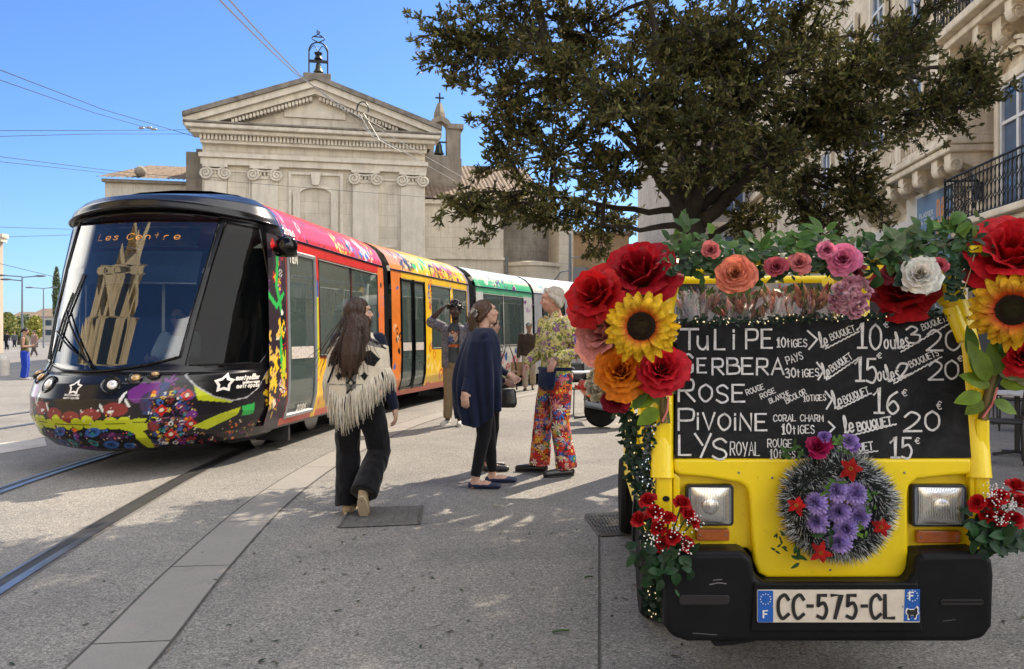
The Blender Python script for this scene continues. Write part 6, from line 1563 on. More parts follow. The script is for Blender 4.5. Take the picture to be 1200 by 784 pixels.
for cx, cy, n, L_, c in ((1052, 292, 9, .10, (.15, .2, .10)), (1040, 300, 6, .09, (.13, .18, .09)), (1060, 330, 7, .07, (.025, .06, .035)), (805, 268, 7, .06, (.05, .10, .04)), (800, 290, 8, .055, (.06, .12, .04)), (826, 300, 7, .05, (.05, .10, .04)), (935, 286, 6, .07, (.05, .12, .02)), (960, 272, 6, .06, (.07, .15, .03)), (897, 290, 5, .07, (.05, .13, .02)), (1085, 272, 9, .07, (.05, .12, .03)), (1105, 266, 8, .06, (.09, .19, .03)), (1125, 274, 9, .06, (.12, .22, .03)), (1140, 280, 8, .055, (.13, .22, .04)), (1130, 310, 7, .06, (.04, .09, .045)), (1120, 335, 6, .045, (.03, .07, .04)), (1150, 300, 6, .06, (.06, .12, .04))):
 for k in range(n):
  a = r.uniform(-.4, 3.5); p = VW(cx + r.uniform(-10, 10), cy + r.uniform(-6, 6), .02 + r.uniform(-.06, .06))
  leaf(mb, p, (math.cos(a), r.uniform(-.5, .1), math.sin(a)), (0, -1, .4), L_ * r.uniform(.8, 1.2), L_ * r.uniform(.32, .5), c, r, bend=.15, fold=.12, n=7)
for x0, y0, x1, y1 in ((1112, 285, 1108, 335), (1133, 290, 1122, 345), (815, 305, 790, 320), (1104, 300, 1112, 350)):
 for k in range(9):
  f = k / 8; p = VW(lerp(x0, x1, f) + r.uniform(-3, 3), lerp(y0, y1, f), -.02); leaf(mb, p, (r.uniform(-1, 1), -.5, r.uniform(-.8, .2)), (0, -1, .3), .035, .03, (.04, .09, .045), r)
mb.build('leaf_sprays', m_leaf, gl, smooth=180, world=True)
def gflower(px, py, Rpx, col, label, name='rose', n=18, ly=-.06, dirv=(0, 0, .35), **k):
 p = VW(px, py, ly); R = Rpx * p.y / FPX
 d = (Vector((0, 0, CH)) - p).normalized() + Vector(dirv)
 return bloom_thing(name, label, 'flower', p, d, rose_bloom(R, col, rf, n, **k), rz=rf.uniform(0, 6), group='artificial flowers along the van roof', subs=(('calyx', calyx(R, rf), m_leaf),))
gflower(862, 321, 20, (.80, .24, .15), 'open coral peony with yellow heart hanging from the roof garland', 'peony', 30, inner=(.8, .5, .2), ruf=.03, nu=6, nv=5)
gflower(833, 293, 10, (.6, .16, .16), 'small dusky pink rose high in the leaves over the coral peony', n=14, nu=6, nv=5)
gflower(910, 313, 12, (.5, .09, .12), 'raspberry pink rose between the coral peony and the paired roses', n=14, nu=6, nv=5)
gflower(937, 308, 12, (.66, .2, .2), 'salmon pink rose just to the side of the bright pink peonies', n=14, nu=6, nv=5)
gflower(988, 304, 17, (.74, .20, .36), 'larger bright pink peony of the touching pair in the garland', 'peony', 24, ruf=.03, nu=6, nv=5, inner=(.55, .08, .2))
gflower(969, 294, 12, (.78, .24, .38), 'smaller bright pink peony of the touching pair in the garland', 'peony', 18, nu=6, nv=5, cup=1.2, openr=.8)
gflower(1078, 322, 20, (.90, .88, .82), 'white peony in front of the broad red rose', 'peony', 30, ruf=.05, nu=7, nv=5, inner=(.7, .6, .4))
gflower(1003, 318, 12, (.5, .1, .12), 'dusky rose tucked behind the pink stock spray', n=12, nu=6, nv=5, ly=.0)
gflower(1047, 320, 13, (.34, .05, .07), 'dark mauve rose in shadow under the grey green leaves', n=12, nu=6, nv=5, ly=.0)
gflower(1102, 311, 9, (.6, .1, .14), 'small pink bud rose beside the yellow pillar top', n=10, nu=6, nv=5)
def cluster(name, label, cx, cy, rx, ry, n, pr, cols, ly, ruf=.06):
 r = random.Random(n + int(cx)); o = thing(name, label, 'flower', tuple(VW(cx, cy, ly)), 0, 'artificial flowers along the van roof'); mb = MB()
 for k in range(n):
  a, q = r.uniform(0, 6.283), math.sqrt(r.random()); p = VW(cx + rx * q * math.cos(a), cy + ry * q * math.sin(a), ly - .05 * (1 - q))
  b_ = rose_bloom(pr * r.uniform(.8, 1.2), r.choice(cols), r, 6, ruf=ruf, nu=4, nv=3, openr=1.15); m = axis_m((Vector((0, 0, CH)) - p).normalized() + Vector((r.uniform(-.6, .6), 0, r.uniform(-.5, .7))), r.uniform(0, 6)); m.translation = p
  mb.join(b_, m)
 mb.build('florets', m_pet, o, smooth=180, world=True)
 mb = MB(); mb.tube([VW(cx, cy + ry, ly), VW(cx, cy - ry, ly + .02)], .006, 6, col=(.06, .13, .03)); mb.build('stalk', m_leaf, o, world=True)
cluster('stock_flower', 'drooping lilac pink stock spray in front of the yellow window bar', 997, 346, 21, 24, 60, .016, [(.62, .30, .38), (.55, .22, .3), (.66, .38, .44)], -.05)
cluster('hydrangea', 'cream white hydrangea behind the orange rose', 699, 452, 11, 17, 40, .016, [(.6, .56, .46), (.5, .47, .36)], .25)
cluster('hydrangea', 'violet hydrangea between the floral shirt and the pink rose', 683, 398, 7, 13, 24, .014, [(.2, .1, .42), (.28, .18, .5)], .25)
cl = thing('plastic_clip', 'yellow plastic clip with a hanging twine in the garland by the right pillar', 'clip', tuple(VW(1144, 292, -.02)))
mb = MB(); q = VW(1144, 292, -.02); mb.box(q, (.05, .03, .028), -VA); mb.build('clip_body', m_yel, cl, world=True, bevel=.006)
mb = MB(); mb.tube([VW(1142, 298, -.04), VW(1137, 318, -.045), VW(1128, 345, -.04)], .0022, 5, col=(.5, .4, .22)); mb.build('twine', m_leaf, cl, world=True)
m_cello = glass_mat('cellophane', (.93, .92, .92), .07, (.4, .4, .4), .12)
def bouquet(label, cx, cy, w_, h, cols, seed):
 r = random.Random(seed); o = thing('wrapped_bouquet', label, 'bouquet', tuple(VW(cx, cy + h, .2)), 0, 'wrapped bouquets in the van window'); mb = MB()
 for k in range(56):
  x = cx + r.uniform(-w_, w_); y = cy + r.uniform(-h, h * .7); p = VW(x, y, .22 + r.uniform(-.05, .08)); d = Vector(((x - cx) / w_ * .5 + r.uniform(-.25, .25), r.uniform(-.25, .1), 1)).normalized()
  L_ = r.uniform(.04, .065); rr = r.uniform(.008, .0125); c = r.choice(cols)
  mb.tube([p - d * L_ * .5, p - d * L_ * .2, p + d * L_ * .15, p + d * L_ * .5], [rr * .3, rr, rr * .85, rr * .15], 7, col=jc(c, r, .25))
  if k % 2: leaf(mb, p - d * L_ * .4, d + Vector((r.uniform(-.6, .6), -.3, 0)), (0, -1, .2), .06, .014, (.06, .11, .03), r)
 mb.build('buds', m_pet, o, smooth=180, world=True)
 mb = MB(); mb.grid(lambda u, v: VW(cx + (2 * u - 1) * w_ * (1.1 + .15 * math.sin(v * 5 + seed)), cy + h * (1.1 - 2.1 * v), .13 + .03 * math.sin(u * 11 + seed) + .05 * (2 * u - 1) ** 2), 20, 6); mb.build('cellophane', m_cello, o, smooth=180, world=True)
LC = [(.62, .20, .17), (.66, .26, .2), (.5, .11, .11), (.3, .34, .10), (.7, .36, .26), (.4, .2, .1)]
bouquet('wrapped red lily bouquet nearest the yellow window bar behind the film', 955, 357, 24, 18, LC, 1); bouquet('wrapped red lily bouquet in the middle of the windscreen, under the raspberry rose', 912, 358, 24, 17, LC, 2)
bouquet('wrapped red lily bouquet under the coral peony behind the film', 868, 360, 24, 15, [(.46, .12, .1), (.5, .2, .15), (.2, .2, .06), (.4, .08, .07)], 3); bouquet('paler wrapped bouquet next to the edge of the sunflower behind the film', 818, 358, 24, 14, [(.4, .2, .2), (.34, .18, .19), (.3, .2, .2)], 4)
m_bulb = M('fairy_light', (1, .82, .5), .3, emit=.3, var=0); m_bulbc = M('fairy_light_cool', (.75, .88, 1), .3, emit=.22, var=0)
def lights(label, pts, n, spread, ly, pal_, bulbs, mt, size=.022):
 r = random.Random(n); o = thing('light_garland', label, 'garland', tuple(VW(*pts[0], ly)), 0, 'fairy light garlands on the van'); L_ = [VW(x, y, ly) for x, y in pts]
 mb = MB(); mb.tube(L_, .003, 5, col=(.02, .05, .02)); mb.build('wire', m_leaf, o, world=True)
 mb = MB()
 def pos():
  f = r.random() * (len(L_) - 1); i = int(f); return L_[i].lerp(L_[i + 1], f - i) + Vector((r.gauss(0, spread), r.gauss(0, spread), r.gauss(0, spread)))
 for k in range(n):
  leaf(mb, pos(), (r.uniform(-1, 1), r.uniform(-1, .3), r.uniform(-1, 1)), (0, -1, .4), size * r.uniform(.7, 1.4), size * r.uniform(.4, .7), r.choice(pal_), r, n=3)
 mb.build('leaves', m_leaf, o, smooth=180, world=True)
 mb = MB()
 for k in range(bulbs):
  p = pos() + Vector((0, -.012, 0)); mb.ell(p, (.0026, .0026, .0036), nu=6, nv=5)
 mb.build('bulbs', mt, o, smooth=180, world=True)
GP = [(.012, .035, .018), (.02, .05, .03), (.03, .06, .03), (.05, .07, .05)]
lights('thin fairy light garland laid along the top edge of the chalkboard', [(792, 378), (870, 376), (960, 374), (1050, 372), (1127, 369)], 420, .010, -.0 + .10, GP, 70, m_bulb, .02)
lights('fairy light garland hanging down the side of the van past the wheels', [(731, 476), (738, 500), (741, 525), (745, 548), (752, 566), (758, 585), (763, 612), (767, 640), (768, 668), (766, 695), (769, 722)], 620, .017, .05, GP, 90, m_bulb, .03)
lights('fairy light garland wound round the post beside the chalkboard', [(763, 492), (762, 515), (759, 540), (752, 556), (760, 566)], 200, .012, .02, GP + [(.12, .14, .16)], 34, m_bulbc, .024)
mb = MB(); mb.tube([VP(735, 470, .55), VP(742, 510, .5), VP(750, 560, .4), VP(766, 640, .2), VP(770, 695, .14)], [.024] * 5, 10); mb.tube([VP(752, 474, .3), VP(756, 540, .25)], .014, 8); mb.tube([VP(764, 640, .12), VP(767, 692, .10)], .02, 8); mb.build('grab_rail', m_yel, van, smooth=60)
wr = thing('wreath', 'round frosted black tinsel wreath hung on the yellow hood', 'wreath', tuple(VW(981, 592, -.03)))
m_tin = M('tinsel', (1, 1, 1), .5, vcol=True, var=0)
r = random.Random(31); mb = MB(); cW = VP(981, 592, -.05); SC = 3.0 / FPX
for k in range(21000):
 a = r.uniform(0, 6.283); b2 = r.uniform(0, 6.283); Rm = 44 * SC * (1 + .04 * math.sin(a * 5 + 1)); rm = 28 * SC * r.uniform(.45, 1.1)
 ca, sa = math.cos(a), math.sin(a)
 core = cW + Vector((ca * Rm, 0, sa * Rm)); dv = Vector((ca * math.cos(b2), -abs(math.sin(b2)) * .85 + .15, sa * math.cos(b2))) + Vector((r.gauss(0, .5), r.gauss(0, .35), r.gauss(0, .5)))
 dv.normalize(); p0, p1 = core + dv * rm * .62, core + dv * rm; sd = dv.orthogonal()* .0015 if 0 else dv.orthogonal().normalized() * .0016
 wh = r.random() < (.36 + .28 * math.sin(a * 13 + b2 * 2.0)); cc_ = (.75, .78, .78) if wh else r.choice([(.006, .010, .009), (.012, .02, .015), (.02, .03, .02)])
 mb.add([VM @ (p0 - sd), VM @ (p0 + sd), VM @ p1], [(0, 1, 2)], cc_)
mb.build('tinsel', m_tin, wr, world=True)
mb = MB(); nn = 40
for k in range(nn):
 pass
mb.grid(lambda u, v: VM @ (cW + Vector((math.cos(u * 6.283) * (44 * SC + 16 * SC * math.cos(v * 6.283)), .0 + 16 * SC * math.sin(v * 6.283), math.sin(u * 6.283) * (44 * SC + 16 * SC * math.cos(v * 6.283))))), 40, 10, wrap=True); mb.build('core', M('wreath_core', (.008, .012, .01), .9), wr, world=True)
mb = MB()
for cx, cy, n, L_, c in ((975, 570, 8, .035, (.09, .2, .03)), (1015, 580, 10, .028, (.07, .17, .03)), (1010, 622, 12, .026, (.12, .24, .03)), (990, 645, 8, .026, (.07, .16, .03)), (965, 585, 6, .03, (.1, .22, .03)), (922, 534, 5, .045, (.05, .12, .03)), (932, 655, 5, .04, (.03, .1, .02)), (915, 640, 7, .022, (.02, .06, .02)), (972, 625, 3, .05, (.02, .06, .015)), (1021, 600, 5, .022, (.07, .16, .03)), (984, 515, 14, .025, (.12, .24, .05)), (987, 525, 10, .022, (.12, .24, .05)), (935, 527, 6, .03, (.06, .13, .03)), (908, 625, 5, .02, (.02, .06, .02))):
 for k in range(n): a = r.uniform(0, 6.283); leaf(mb, VW(cx + r.uniform(-7, 7), cy + r.uniform(-6, 6), -.125 if 560 < cy < 640 and cx > 940 else -.08), (math.cos(a), -.4, math.sin(a)), (0, -1, 0), L_, L_ * .34, c, r)
mb.build('leaves', m_leaf, wr, smooth=180, world=True)
CARN = [(980, 575, 'uppermost'), (1003, 578, ''), (956, 589, ''), (957, 611, ''), (983, 600, ''), (1007, 605, ''), (983, 635, ''), (992, 619, '')]
LB = ['upper middle lilac carnation of the wreath heart, under the fern tip', 'lilac carnation of the wreath heart nearest the upper red poinsettia', 'lilac carnation of the wreath heart beside the red poinsettia on the driver rail side', 'lilac carnation low in the wreath heart over a dark green leaf', 'central lilac carnation ringed by the others in the wreath heart', 'lilac carnation of the wreath heart facing the headlight with chrome glare', 'lowest lilac carnation of the wreath heart, hanging above the bumper', 'lilac carnation tucked between the central and lowest ones of the wreath']
for (cx, cy, _), lb in zip(CARN, LB):
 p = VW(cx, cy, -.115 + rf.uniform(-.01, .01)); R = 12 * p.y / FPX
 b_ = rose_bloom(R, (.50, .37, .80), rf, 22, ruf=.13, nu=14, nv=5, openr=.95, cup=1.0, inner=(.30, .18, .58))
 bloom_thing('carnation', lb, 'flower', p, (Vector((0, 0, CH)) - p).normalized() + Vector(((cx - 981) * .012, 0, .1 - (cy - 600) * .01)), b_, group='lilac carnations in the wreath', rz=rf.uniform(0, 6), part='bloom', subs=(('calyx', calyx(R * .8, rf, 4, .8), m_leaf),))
def poinsettia(px, py, Rpx, label, ly=-.13):
 p = VW(px, py, ly); R = Rpx * p.y / FPX; r = random.Random(int(px)); mb = MB()
 for ring, n, l in ((0, 5, 1.0), (1, 4, .7)):
  for k in range(n):
   a = 6.283 * (k + .5 * ring) / n + r.uniform(-.2, .2); leaf(mb, (0, 0, .003 * ring), (math.cos(a), math.sin(a), .15 + .2 * ring), (0, 0, 1), R * l * r.uniform(.85, 1.15), R * .52 * l, (.55, .012, .01), r, bend=.2, fold=.15)
 ct = MB()
 for k in range(7): a = k * .9; ct.tube([(R * .06 * math.cos(a), R * .06 * math.sin(a), 0), (R * .14 * math.cos(a), R * .14 * math.sin(a), R * .3)], R * .035, 5, col=(.5, .36, .05))
 bloom_thing('poinsettia', label, 'flower', p, (Vector((0, 0, CH)) - p).normalized(), mb, group='red poinsettias in the wreath', part='petals', subs=(('stamens', ct, m_pet),))
poinsettia(997, 549, 15, 'red poinsettia at the top of the wreath under the purple bloom'); poinsettia(933, 592, 13, 'red poinsettia on the wreath rim towards the smaller headlight'); poinsettia(1033, 618, 12, 'red poinsettia on the wreath rim towards the glaring headlight'); poinsettia(962, 648, 13, 'red poinsettia at the foot of the wreath above the number plate')
for px, py, R_, c, lb, nm in ((959, 524, 14, (.42, .01, .09), 'crimson carnation on top of the wreath against the chalkboard', 'carnation'), (966, 512, 7, (.3, .18, .55), 'small violet bloom peeping above the crimson carnation', 'freesia'), (995, 517, 9, (.36, .24, .62), 'violet bloom beside the fern on top of the wreath', 'freesia'), (1000, 523, 7, (.34, .2, .6), 'lower violet bloom of the pair beside the fern on the wreath', 'freesia')):
 p = VW(px, py, -.08); R = R_ * p.y / FPX
 bloom_thing(nm, lb, 'flower', p, (Vector((0, 0, CH)) - p).normalized() + Vector((0, 0, .7)), rose_bloom(R, c, rf, 14, ruf=.07, nu=8, nv=4), rz=1, subs=(('calyx', calyx(R, rf, 4, .8), m_leaf),))
def rose_bunch(label, pts, ly, lc, where, seed):
 r = random.Random(seed); cx, cy = sum(p[0] for p in pts) / len(pts), sum(p[1] for p in pts) / len(pts)
 o = thing('rose_bouquet', label, 'bouquet', tuple(VW(cx, cy, ly)), 0, 'rose bouquets at the bumper corners')
 for x, y, R_ in pts:
  p = VW(x, y, ly - .06 + r.uniform(-.025, .025)); R = R_ * p.y / FPX
  b_ = rose_bloom(R, jc((.50, .006, .012), r, .12), r, 15, nu=6, nv=6, openr=.85, cup=1.15); m = axis_m((Vector((0, 0, CH)) - p).normalized() * .7 + Vector(((x - cx) * .02, 0, .6 - (y - cy) * .012)), r.uniform(0, 6)); m.translation = p; b_.move(m); rs = b_.build('rose_bloom', m_pet, o, smooth=180, world=True)
  mb = MB(); q = VW(cx, cy + 38, ly - .02); mb.tube([p, p.lerp(q, .5) + Vector((0, .02, 0)), q], .004, 6); mb.build('stem', m_stem, rs, world=True)
 mb = MB()
 for k in range(120):
  x, y = lc[0] + r.gauss(0, lc[2]), lc[1] + r.gauss(0, lc[3]); a = r.uniform(0, 6.283)
  leaf(mb, VW(x, y, ly - .02 + r.uniform(-.05, .04)), (math.cos(a), r.uniform(-.6, 0), math.sin(a) - .5), (0, -1, .5), r.uniform(.04, .065), r.uniform(.026, .038), r.choice([(.018, .06, .02), (.03, .085, .03), (.02, .05, .025)]), r, bend=.3)
 mb.build('leaves', m_leaf, o, smooth=180, world=True)
 mb = MB()
 for k in range(110):
  c = where[k % len(where)]; p = VW(c[0] + r.gauss(0, 5), c[1] + r.gauss(0, 6), ly - .10 + r.uniform(-.02, .02)); mb.ell(p, r.uniform(.0022, .0038), nu=6, nv=4)
 struct(mb.build('gypsophila', m_white, o, smooth=180, world=True), 'stuff')
rose_bunch('bunch of red roses with gypsophila at the bumper end near the front wheel', [(760, 587, 11), (750, 609, 11), (768, 601, 11), (772, 620, 10), (799, 590, 11), (806, 603, 10), (812, 612, 9), (788, 630, 10), (776, 638, 10), (804, 637, 10), (783, 607, 9)], -.03, (780, 652, 16, 13), [(795, 622), (806, 642), (770, 605), (815, 610), (764, 632)], 4)
rose_bunch('bunch of red roses with gypsophila at the bumper end by the picture edge', [(1146, 590, 11), (1172, 583, 11), (1190, 571, 12), (1158, 605, 10), (1172, 607, 10), (1188, 609, 11), (1196, 588, 11), (1164, 590, 9)], -.02, (1166, 628, 15, 12), [(1168, 578), (1186, 592), (1172, 612), (1160, 580)], 8)
# ================================================================== PEOPLE
def skin_mat(name):
 m, t, b = nodes(name)
 a = nd(t, 'Attribute', attribute_name='Col'); v = ramp(t, noi(t, 60, 4, .7), [(.3, (.88,) * 3), (.7, (1.05,) * 3)])
 t.links.new(mixc(t, 1, a.outputs[0], v, 'MULTIPLY'), b.inputs['Base Color'])
 b.inputs['Roughness'].default_value = .5; b.inputs['Subsurface Weight'].default_value = .12; b.inputs['Subsurface Radius'].default_value = (.02, .008, .004)
 bump(t, b, noi(t, 300, 3), .08, .002); return m
m_skin = skin_mat('skin')
def cloth_mat(name, c, rough=.85, var=.15, weave=260, vcol=False):
 m = M(name, c, rough, var=var, sc=9, bmp=.12, bsc=weave, spec=.08, vcol=vcol, bd=.002)
 m.node_tree.nodes['Principled BSDF'].inputs['Sheen Weight'].default_value = .15; return m
def hair_mat(name, c, c2=None):
 m, t, b = nodes(name); tc = nd(t, 'TexCoord'); mp = nd(t, 'Mapping'); mp.inputs['Scale'].default_value = (60, 60, 4); t.links.new(tc.outputs['Object'], mp.inputs[0])
 f = noi(t, 3, 4, .7, vec=mp.outputs[0]); base = mixc(t, f, tuple(x * .45 for x in c), tuple(x * 1.5 for x in (c2 or c)))
 t.links.new(base, b.inputs['Base Color']); b.inputs['Roughness'].default_value = .42; b.inputs['Specular IOR Level'].default_value = .35; bump(t, b, f, .5, .006); return m
def floral_mat(name, bg, pal, mid, layers, leafc):
 """flower print: voronoi cells, each cell a petalled bloom of a random colour"""
 m, t, b = nodes(name); tc = nd(t, 'TexCoord'); tc.name = 'TC'
 base = mixc(t, ramp(t, noi(t, 28, 3, .6, dist=1), [(.45, (0,) * 3), (.55, (1,) * 3)]), bg, leafc)
 for sc_, n_, r0, off in layers:
  mp = nd(t, 'Mapping'); mp.inputs['Location'].default_value = (off, off * 2, off * .7); t.links.new(tc.outputs['Object'], mp.inputs[0])
  vo = nd(t, 'TexVoronoi'); vo.inputs['Scale'].default_value = sc_; vo.inputs['Randomness'].default_value = .85; t.links.new(mp.outputs[0], vo.inputs['Vector'])
  sb = nd(t, 'VectorMath', operation='SUBTRACT'); t.links.new(mp.outputs[0], sb.inputs[0]); t.links.new(vo.outputs['Position'], sb.inputs[1])
  sx = nd(t, 'SeparateXYZ'); t.links.new(sb.outputs[0], sx.inputs[0])
  xy = nd(t, 'Math', operation='ADD'); t.links.new(sx.outputs[0], xy.inputs[0]); t.links.new(sx.outputs[1], xy.inputs[1])
  an = nd(t, 'Math', operation='ARCTAN2'); t.links.new(sx.outputs[2], an.inputs[0]); t.links.new(xy.outputs[0], an.inputs[1])
  mu = nd(t, 'Math', operation='MULTIPLY', i_1=n_ / 1.0); t.links.new(an.outputs[0], mu.inputs[0])
  co = nd(t, 'Math', operation='COSINE'); t.links.new(mu.outputs[0], co.inputs[0])
  pr = nd(t, 'Math', operation='MULTIPLY_ADD', i_1=r0 * .3, i_2=r0 * .75); t.links.new(co.outputs[0], pr.inputs[0])
  ls = nd(t, 'Math', operation='LESS_THAN'); t.links.new(vo.outputs['Distance'], ls.inputs[0]); t.links.new(pr.outputs[0], ls.inputs[1])
  sc2 = nd(t, 'SeparateColor'); t.links.new(vo.outputs['Color'], sc2.inputs[0])
  cr = ramp(t, sc2.outputs[0], [(i / len(pal), c) for i, c in enumerate(pal)], 'CONSTANT')
  dk = ramp(t, vo.outputs['Distance'], [(0, (.55,) * 3), (r0, (1.1,) * 3)])
  base = mixc(t, ls.outputs[0], base, mixc(t, 1, cr, dk, 'MULTIPLY'))
  l2 = nd(t, 'Math', operation='LESS_THAN', i_1=r0 * .26); t.links.new(vo.outputs['Distance'], l2.inputs[0])
  base = mixc(t, l2.outputs[0], base, mid)
 t.links.new(base, b.inputs['Base Color']); b.inputs['Roughness'].default_value = .8; b.inputs['Specular IOR Level'].default_value = .2
 bump(t, b, noi(t, 260, 3), .1, .002); return m
class Fig:
 """one person: joints given for 1.75 m and scaled to the height; local y = facing"""
 def __init__(s, label, pos, rz, H, skin, J=None, head=(0, 0, 0), vox=.008, female=False, group=None, girth=1.0):
  s.k = H / 1.75; s.o = thing('person', label, 'person', (pos[0], pos[1], pos[2] if len(pos) > 2 else 0), rad(rz), group); s.vox = vox; s.skin = skin; s.f = female; s.g = girth
  sw_ = .165 if female else .19; hw = .095 if female else .09
  D = dict(shR=(sw_, 0, 1.41), shL=(-sw_, 0, 1.41), elR=(sw_ + .06, -.03, 1.12), elL=(-sw_ - .06, -.03, 1.12), wrR=(sw_ + .07, .06, .87), wrL=(-sw_ - .07, .06, .87),
     hiR=(hw, 0, .90), hiL=(-hw, 0, .90), knR=(hw, .03, .49), knL=(-hw, .03, .49), anR=(hw, -.02, .085), anL=(-hw, -.02, .085), toR=(hw + .03, .15, .03), toL=(-hw - .03, .15, .03),
     head=(0, .02, 1.635), neck=(0, -.005, 1.47), hdR=None, hdL=None, nmR=None, nmL=None, curlR=.35, curlL=.35)
  D.update(J or {})
  s.J = {a: (Vector(v) * s.k if isinstance(v, tuple) else v) for a, v in D.items()}
  s.hm = Matrix.Rotation(rad(head[0]), 3, 'Z') @ Matrix.Rotation(rad(head[1]), 3, 'X') @ Matrix.Rotation(rad(head[2]), 3, 'Y')
 def hp(s, x, y, z): return s.J['head'] + s.hm @ (Vector((x, y, z)) * s.k)
 def add_head(s, mb, big=1.0):
  E = lambda c, r: mb.ell(s.hp(*c), tuple(q * s.k for q in r), s.hm, 20, 14)
  E((0, -.014, .032), (.077, .097, .088)); E((0, .020, -.028), (.060, .070, .085)); E((0, .050, -.088), (.030, .030, .026)); E((0, .035, -.075), (.046, .048, .036))
  E((0, .074, .040), (.052, .022, .022)); E((0, .081, .022), (.046, .012, .008))
  for sg in (-1, 1):
   E((sg * .037, .058, -.022), (.027, .028, .024)); E((sg * .077, -.010, -.004), (.010, .022, .032)); E((sg * .010, .096, -.026), (.010, .010, .007))
  mb.limb([s.hp(0, .083, .022), s.hp(0, .100, -.008), s.hp(0, .106, -.022)], [.008 * s.k, .010 * s.k, .012 * s.k], 10)
  E((0, .086, -.052), (.023, .010, .0055)); E((0, .085, -.063), (.020, .010, .0065)); E((0, .074, -.055), (.034, .018, .026))
 def hand(s, mb, side):
  J = s.J; w_ = J['wr' + side]; d = J['hd' + side]; d = Vector(d) if d else (w_ - J['el' + side]); d = d.normalized()
  nm = J['nm' + side]; nm = Vector(nm) if nm else Vector((-1 if side == 'R' else 1, 0, 0)); nm = (nm - d * nm.dot(d)).normalized()
  ac = d.cross(nm).normalized(); k = s.k; cu = J['curl' + side]
  sgn = 1 if side == 'R' else -1; ac = ac * sgn                       # towards the thumb
  if ac.dot(Vector((0, 1, 0.3))) < 0: ac = -ac
  mb.limb([w_, w_ + d * .035 * k], [.026 * k, .026 * k], 10)
  m3 = Matrix((ac, d, nm)).transposed()
  mb.ell(w_ + d * .058 * k, (.040 * k, .050 * k, .017 * k), m3, 14, 10)
  for i, (off, L_) in enumerate(((.030, .068), (.010, .078), (-.011, .073), (-.030, .056))):
   p = w_ + d * (.094 - abs(off) * .12) * k + ac * off * k; dd = d + ac * off * 2.2; pts = [p - d * .03 * k, p]; rs = [.0095, .0092]
   for j, fr in enumerate((.44, .32, .24)):
    a = cu * (.7 + .5 * j) + i * .06; dd = (dd.normalized() * math.cos(a) + nm * math.sin(a)); p = p + dd * L_ * fr * k; pts.append(p); rs.append(.0088 - j * .0008)
   mb.limb(pts, [r * k for r in rs], 8)
  p = w_ + d * .03 * k + ac * .030 * k; p2 = p + (d * .55 + ac * .75 + nm * .25) * .040 * k; p3 = p2 + (d * .85 + ac * .25 + nm * .3) * .032 * k
  mb.limb([w_ + d * .02 * k + ac * .012 * k, p, p2, p3], [.013 * k, .0125 * k, .011 * k, .0085 * k], 8)
 def body(s, colfn=None, feet=True):
  J, k, g = s.J, s.k, s.g; mb = MB()
  b_ = [(.84, .15, .11), (.92, .165, .12), (1.02, .138 if s.f else .15, .10), (1.14, .135 if s.f else .158, .105), (1.28, .155 if s.f else .178, .118), (1.38, .15 if s.f else .175, .10), (1.44, .09, .07), (1.47, .06, .055)]
  s.lean = (J['neck'].xy - Vector((0, 0)))
  def cx(z): f = max(0, min(1, (z - .9) / .56)); return (J['neck'].x * f, J['neck'].y * f)
  s.secs = [((*cx(z), z * k), a * k * g, d * k * g) for z, a, d in b_]
  mb.loft(s.secs)
  mb.limb([J['neck'] - Vector((0, .01, .05)) * k, J['neck'] + (J['head'] - J['neck']) * .4, J['head'] + s.hm @ Vector((0, -.02, -.05)) * k], [.062 * k, .053 * k, .052 * k])
  s.add_head(mb)
  for d in 'RL':
   mb.limb([J['sh' + d], J['sh' + d].lerp(J['el' + d], .5), J['el' + d], J['el' + d].lerp(J['wr' + d], .35), J['wr' + d]], [q * k for q in ((.048, .044, .037, .038, .025) if s.f else (.056, .05, .042, .043, .029))])
   s.hand(mb, d)
   mb.limb([J['hi' + d], J['hi' + d].lerp(J['kn' + d], .5), J['kn' + d], J['kn' + d].lerp(J['an' + d], .35), J['an' + d]], [q * k for q in (.088, .075, .055, .054, .036)])
   he = J['an' + d] + (J['an' + d] - J['to' + d]).normalized() * .035 * k; he.z = J['an' + d].z - .05 * k if J['an' + d].z > .13 * k else .035 * k
   mb.limb([J['an' + d], he], [.036 * k, .033 * k]); mb.limb([he, J['an' + d].lerp(J['to' + d], .5) - Vector((0, 0, .01 * k)), J['to' + d]], [.034 * k, .036 * k, .026 * k])
  me = remesh(mb, s.vox, 2, .4)
  p = coords(me); c = np.empty((len(p), 3)); c[:] = s.skin
  R3 = np.array(s.hm.transposed()); q = (p - np.array(s.J['head'])) @ R3.T / s.k
  lip = (np.hypot(q[:, 0] / .024, (q[:, 2] + .057) / .011) < 1) & (q[:, 1] > .07)
  c[lip] = c[lip] * np.array((.95, .6, .58))
  chk = np.exp(-(((np.abs(q[:, 0]) - .038) / .02) ** 2 + ((q[:, 2] + .022) / .02) ** 2)) * (q[:, 1] > .04); c *= 1 + chk[:, None] * np.array((.10, -.1, -.1))
  if colfn: colfn(c, q, p)
  setcol(me, c); o = link('body', me, m_skin, s.o, smooth=180)
  for sg in (-1, 1):
   mb = MB(); mb.ell(s.hp(sg * .031, .0765, .006), (.0135 * k, .0105 * k, .0078 * k), s.hm, 12, 8, col=(.6, .58, .55)); mb.ell(s.hp(sg * .031, .0845, .006), (.0058 * k, .004 * k, .0058 * k), s.hm, 10, 6, col=(.02, .015, .01)); mb.build('eye', m_vc, s.o, smooth=180)
  return o
